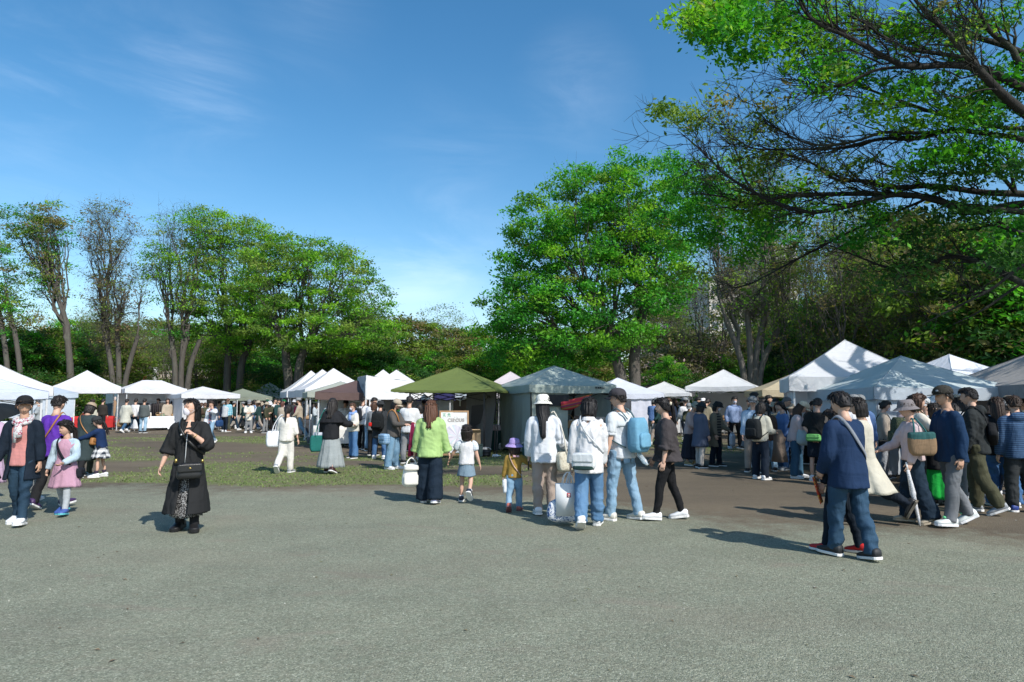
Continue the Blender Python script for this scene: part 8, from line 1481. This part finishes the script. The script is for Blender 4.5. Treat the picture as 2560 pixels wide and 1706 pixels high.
p = cr(1888, 1166, 1.80, 82, 'tall man in blue and white striped shirt looking right', F_('blue_white_stripe', (.60, .63, .66), (.16, .26, .38), 'stripes', .42), F_('print_slacks', (.28, .29, .31), (.40, .4, .42), 'pattern', 1.0), ('short', BLK), s_black, P_(STAND, yaw=18, pitch=-4), tk=dict(sleeve=.5, loose=.04)); p.tote('aR', F_('teal_shopper', (.02, .16, .23)), 'teal shopper bag held low by the tall man in the striped shirt', w=.28, d=.1, ht=.40, drop=.12)
p = cr(1904, 1199, 1.565, 128, 'woman in cream sweater with a black backpack and a brown coat on her arm', F_('ecru_sweater', (.50, .49, .41)), F_('ink_jeans', (.010, .018, .032)), ('bob', BLK), s_white, P_(STAND, L=(4, 2, 0, 6), R=(-4, 4, 2, 5), aL=(8, 10, 60, 10), aR=(14, 8, 70, 10), pitch=10), bk=dict(rt=.058, rk=.055, rh=.052), tk=dict(hem=-.03)); p.backpack(F_('plain_black_pack', (.013, .016, .018)), 'plain black backpack on the woman in the cream sweater', w=.33, d=.2, ht=.42); g = MB(); H_ = p.J['aR']['hand'] + np.array((-.03, -.02, .02)); g.loft([np.stack([H_[0] + np.cos(a) * w * (1 + .15 * np.sin(4 * a)), H_[1] + np.sin(a) * w * .8, np.full(24, H_[2] + z)], 1) for z, w in ((.04, .05), (-.1, .10), (-.35, .12), (-.62, .16))]); p.carry('brown_coat', 'brown coat draped over the arm of the woman with the black backpack', 'coat', [('cloth', g, F_('taupe_coat', (.16, .125, .10)))])
cr(1921, 1136, 1.76, 60, 'dark haired man behind the glasses wearing man', char, black, ('short', BLK), s_black); p = cr(1960, 1172, 1.70, 66, 'grey haired man in glasses and white tee with a shirt tied round his waist', F_('bright_tee', (.65, .66, .68)), F_('blue_denim', (.035, .09, .17), (.06, .14, .24), 'denim'), ('buzz', (.10, .095, .095)), s_white, P_(STAND, lean=5, pitch=18), tk=dict(sleeve=.48, hem=-.045), skin=SKIN2); p.glasses(); p.skirt(F_('sky_shirt', (.46, .54, .72)), hem=.30, w=.115, d=.10, top=.03, pleat=.16, n=6, name='tied_shirt')
p = cr(1990, 1195, 1.60, 62, 'woman in beige cap and pale pink top with a pale blue jacket on her arm', F_('rose_top', (.50, .41, .41)), F_('mid_wash', (.03, .085, .15), (.06, .14, .21), 'denim'), ('long', DBR), s_white, BROWSE, hat=('cap', F_('ecru_cap', (.52, .47, .36))), bk=dict(rt=.058, rk=.052, rh=.056)); g = MB(); H_ = p.J['aR']['E'] * .6 + p.J['aR']['W'] * .4; g.rbox(H_ + (0, .04, -.10), (.26, .32, .40), bev=.4, taper=.55, bulge=.2); p.carry('pale_blue_jacket', 'pale blue padded jacket over the arm of the woman in the beige cap', 'jacket', [('cloth', g, F_('ice_blue_pad', (.36, .47, .50)))])
cr(2018, 1160, 1.62, 70, 'dark haired man right of the woman in the beige cap', dgrey, black, ('short', BLK), s_black, P_(BROWSE)); p = cr(2046, 1203, 1.66, 140, 'man in black tee and navy shorts with hands clasped behind his back', F_('inky_tee', (.012, .014, .015)), F_('navy_shorts', (.010, .018, .032)), ('short', BLK), s_white, P_(STAND, lean=12, pitch=6, aL=(-26, 12, 58, 70), aR=(-26, 12, 58, 70)), tk=dict(sleeve=.48, loose=.045, hem=-.04), bk=dict(rt=.058, rk=.055, rh=.05, end=.5)); p.crossbag(1, F_('lime_pouch', (.14, .40, .12)), 'lime green waist pouch of the man in black tee and shorts', w=.28, d=.1, ht=.14, pos=(.0, p.W[1] + .06, .03), sm=black)
cr(2076, 1150, 1.55, 120, 'person in orange top beyond the man in black tee', F_('amber_top', (.50, .25, .06)), black, ('short', BLK), s_black); cr(2094, 1172, 1.52, 165, 'dark haired child size person beside the orange top', char, black, ('bob', BLK), s_black, hr=.145); cr(2192, 1160, 1.58, 150, 'person in black beside the beige jacket woman', black, black, ('short', BLK), s_black)
cr(2250, 1180, 1.56, 140, 'person in black between the beige jacket and the camouflage backpack', char, black, ('short', BLK), s_black); cr(2475, 1190, 1.62, 20, 'stall keeper in black under the beige grey tent', black, black, ('short', BLK), s_black, BROWSE); cr(2535, 1205, 1.62, 30, 'shopper in dark blue under the beige grey tent', dnavy, black, ('bob', DBR), s_black); cr(2418, 1195, 1.6, 150, 'person in dark grey behind the navy jumper', dgrey, black, ('short', BLK), s_black)
# the rest of the crowd: shoppers further off, filling the lanes between the stalls
FT = [('white shirt', white), ('black jacket', black), ('navy jacket', navy), ('grey sweater', greyc), ('beige coat', beige), ('cream top', cream), ('dark green jacket', F_('bottle_coat', (.018, .05, .05))), ('brown jacket', brown), ('pale blue shirt', lblue), ('charcoal coat', char), ('pale pink top', pinkc), ('khaki jacket', khaki), ('light grey hoodie', lgrey), ('blue shirt', bluec), ('olive jacket', olive)]
FB = [('jeans', jeans), ('black trousers', black), ('dark jeans', djeans), ('beige trousers', taupe), ('grey trousers', greyc), ('pale jeans', ljeans), ('navy trousers', dnavy)]
FH = [('short dark hair', ('short', BLK), None), ('dark bob', ('bob', BLK), None), ('brown bob', ('bob', BRN), None), ('long dark hair', ('long', DBR), None), ('hair tied back', ('lowpony', BLK), None), ('black cap', ('short', BLK), ('cap', black)), ('beige hat', ('bob', DBR), ('bucket', beige)), ('grey cap', ('short', BLK), ('cap', greyc)), ('white hat', ('bob', BLK), ('bucket', white))]
PLACED = [tuple(o.location[:2]) for o in COL.objects if o.name.split('.')[0] == 'person']; fr = random.Random(21)
def fill(n, px0, px1, Y0, Y1, grp):
    k = 0; tries = 0
    while k < n and tries < n * 40:
        tries += 1; px = fr.uniform(px0, px1); Y = fr.uniform(Y0, Y1); x = pt(px, 1003, Y)[0]
        if any((x - a) ** 2 + (Y - b) ** 2 < .21 for a, b in PLACED): continue
        t, b, hh = fr.choice(FT), fr.choice(FB), fr.choice(FH); lm = min(LANDMARKS, key=lambda q: abs(q[0] - px))[1].replace('the ', '', 1); lab = 'person with %s in %s and %s near the %s' % (hh[0], t[0], b[0], lm)
        if lab in USED or len(lab.split()) > 16: continue
        USED[lab] = 1; PLACED.append((x, Y)); gy = 1003 + 1.6 * F / Y; cr(px, gy, fr.uniform(1.52, 1.75), fr.choice([170, 150, -160, 90, -80, 20, -20, 120, 180]), lab, t[1], b[1], hh[1], fr.choice([s_white, s_black, s_white, s_grey]), fr.choice([STAND, BROWSE, WALKL, WALKR, BROWSE]), hh[2], tk=dict(hem=fr.choice([-.05, -.06, -.16])), seed=fr.randrange(9999)); k += 1
fill(34, 470, 715, 34, 44, 'a'); fill(11, 335, 470, 36.5, 46, 'a'); fill(6, 60, 250, 34.5, 44, 'b'); fill(3, 255, 330, 43.5, 48, 'b'); fill(13, 715, 1000, 24, 34, 'c'); fill(17, 1585, 1780, 23, 38, 'd'); fill(30, 1770, 2130, 15.0, 25, 'e'); fill(13, 2120, 2560, 12.2, 14.2, 'f'); fill(5, 2400, 2560, 10.6, 12.0, 'g')
bake_all()
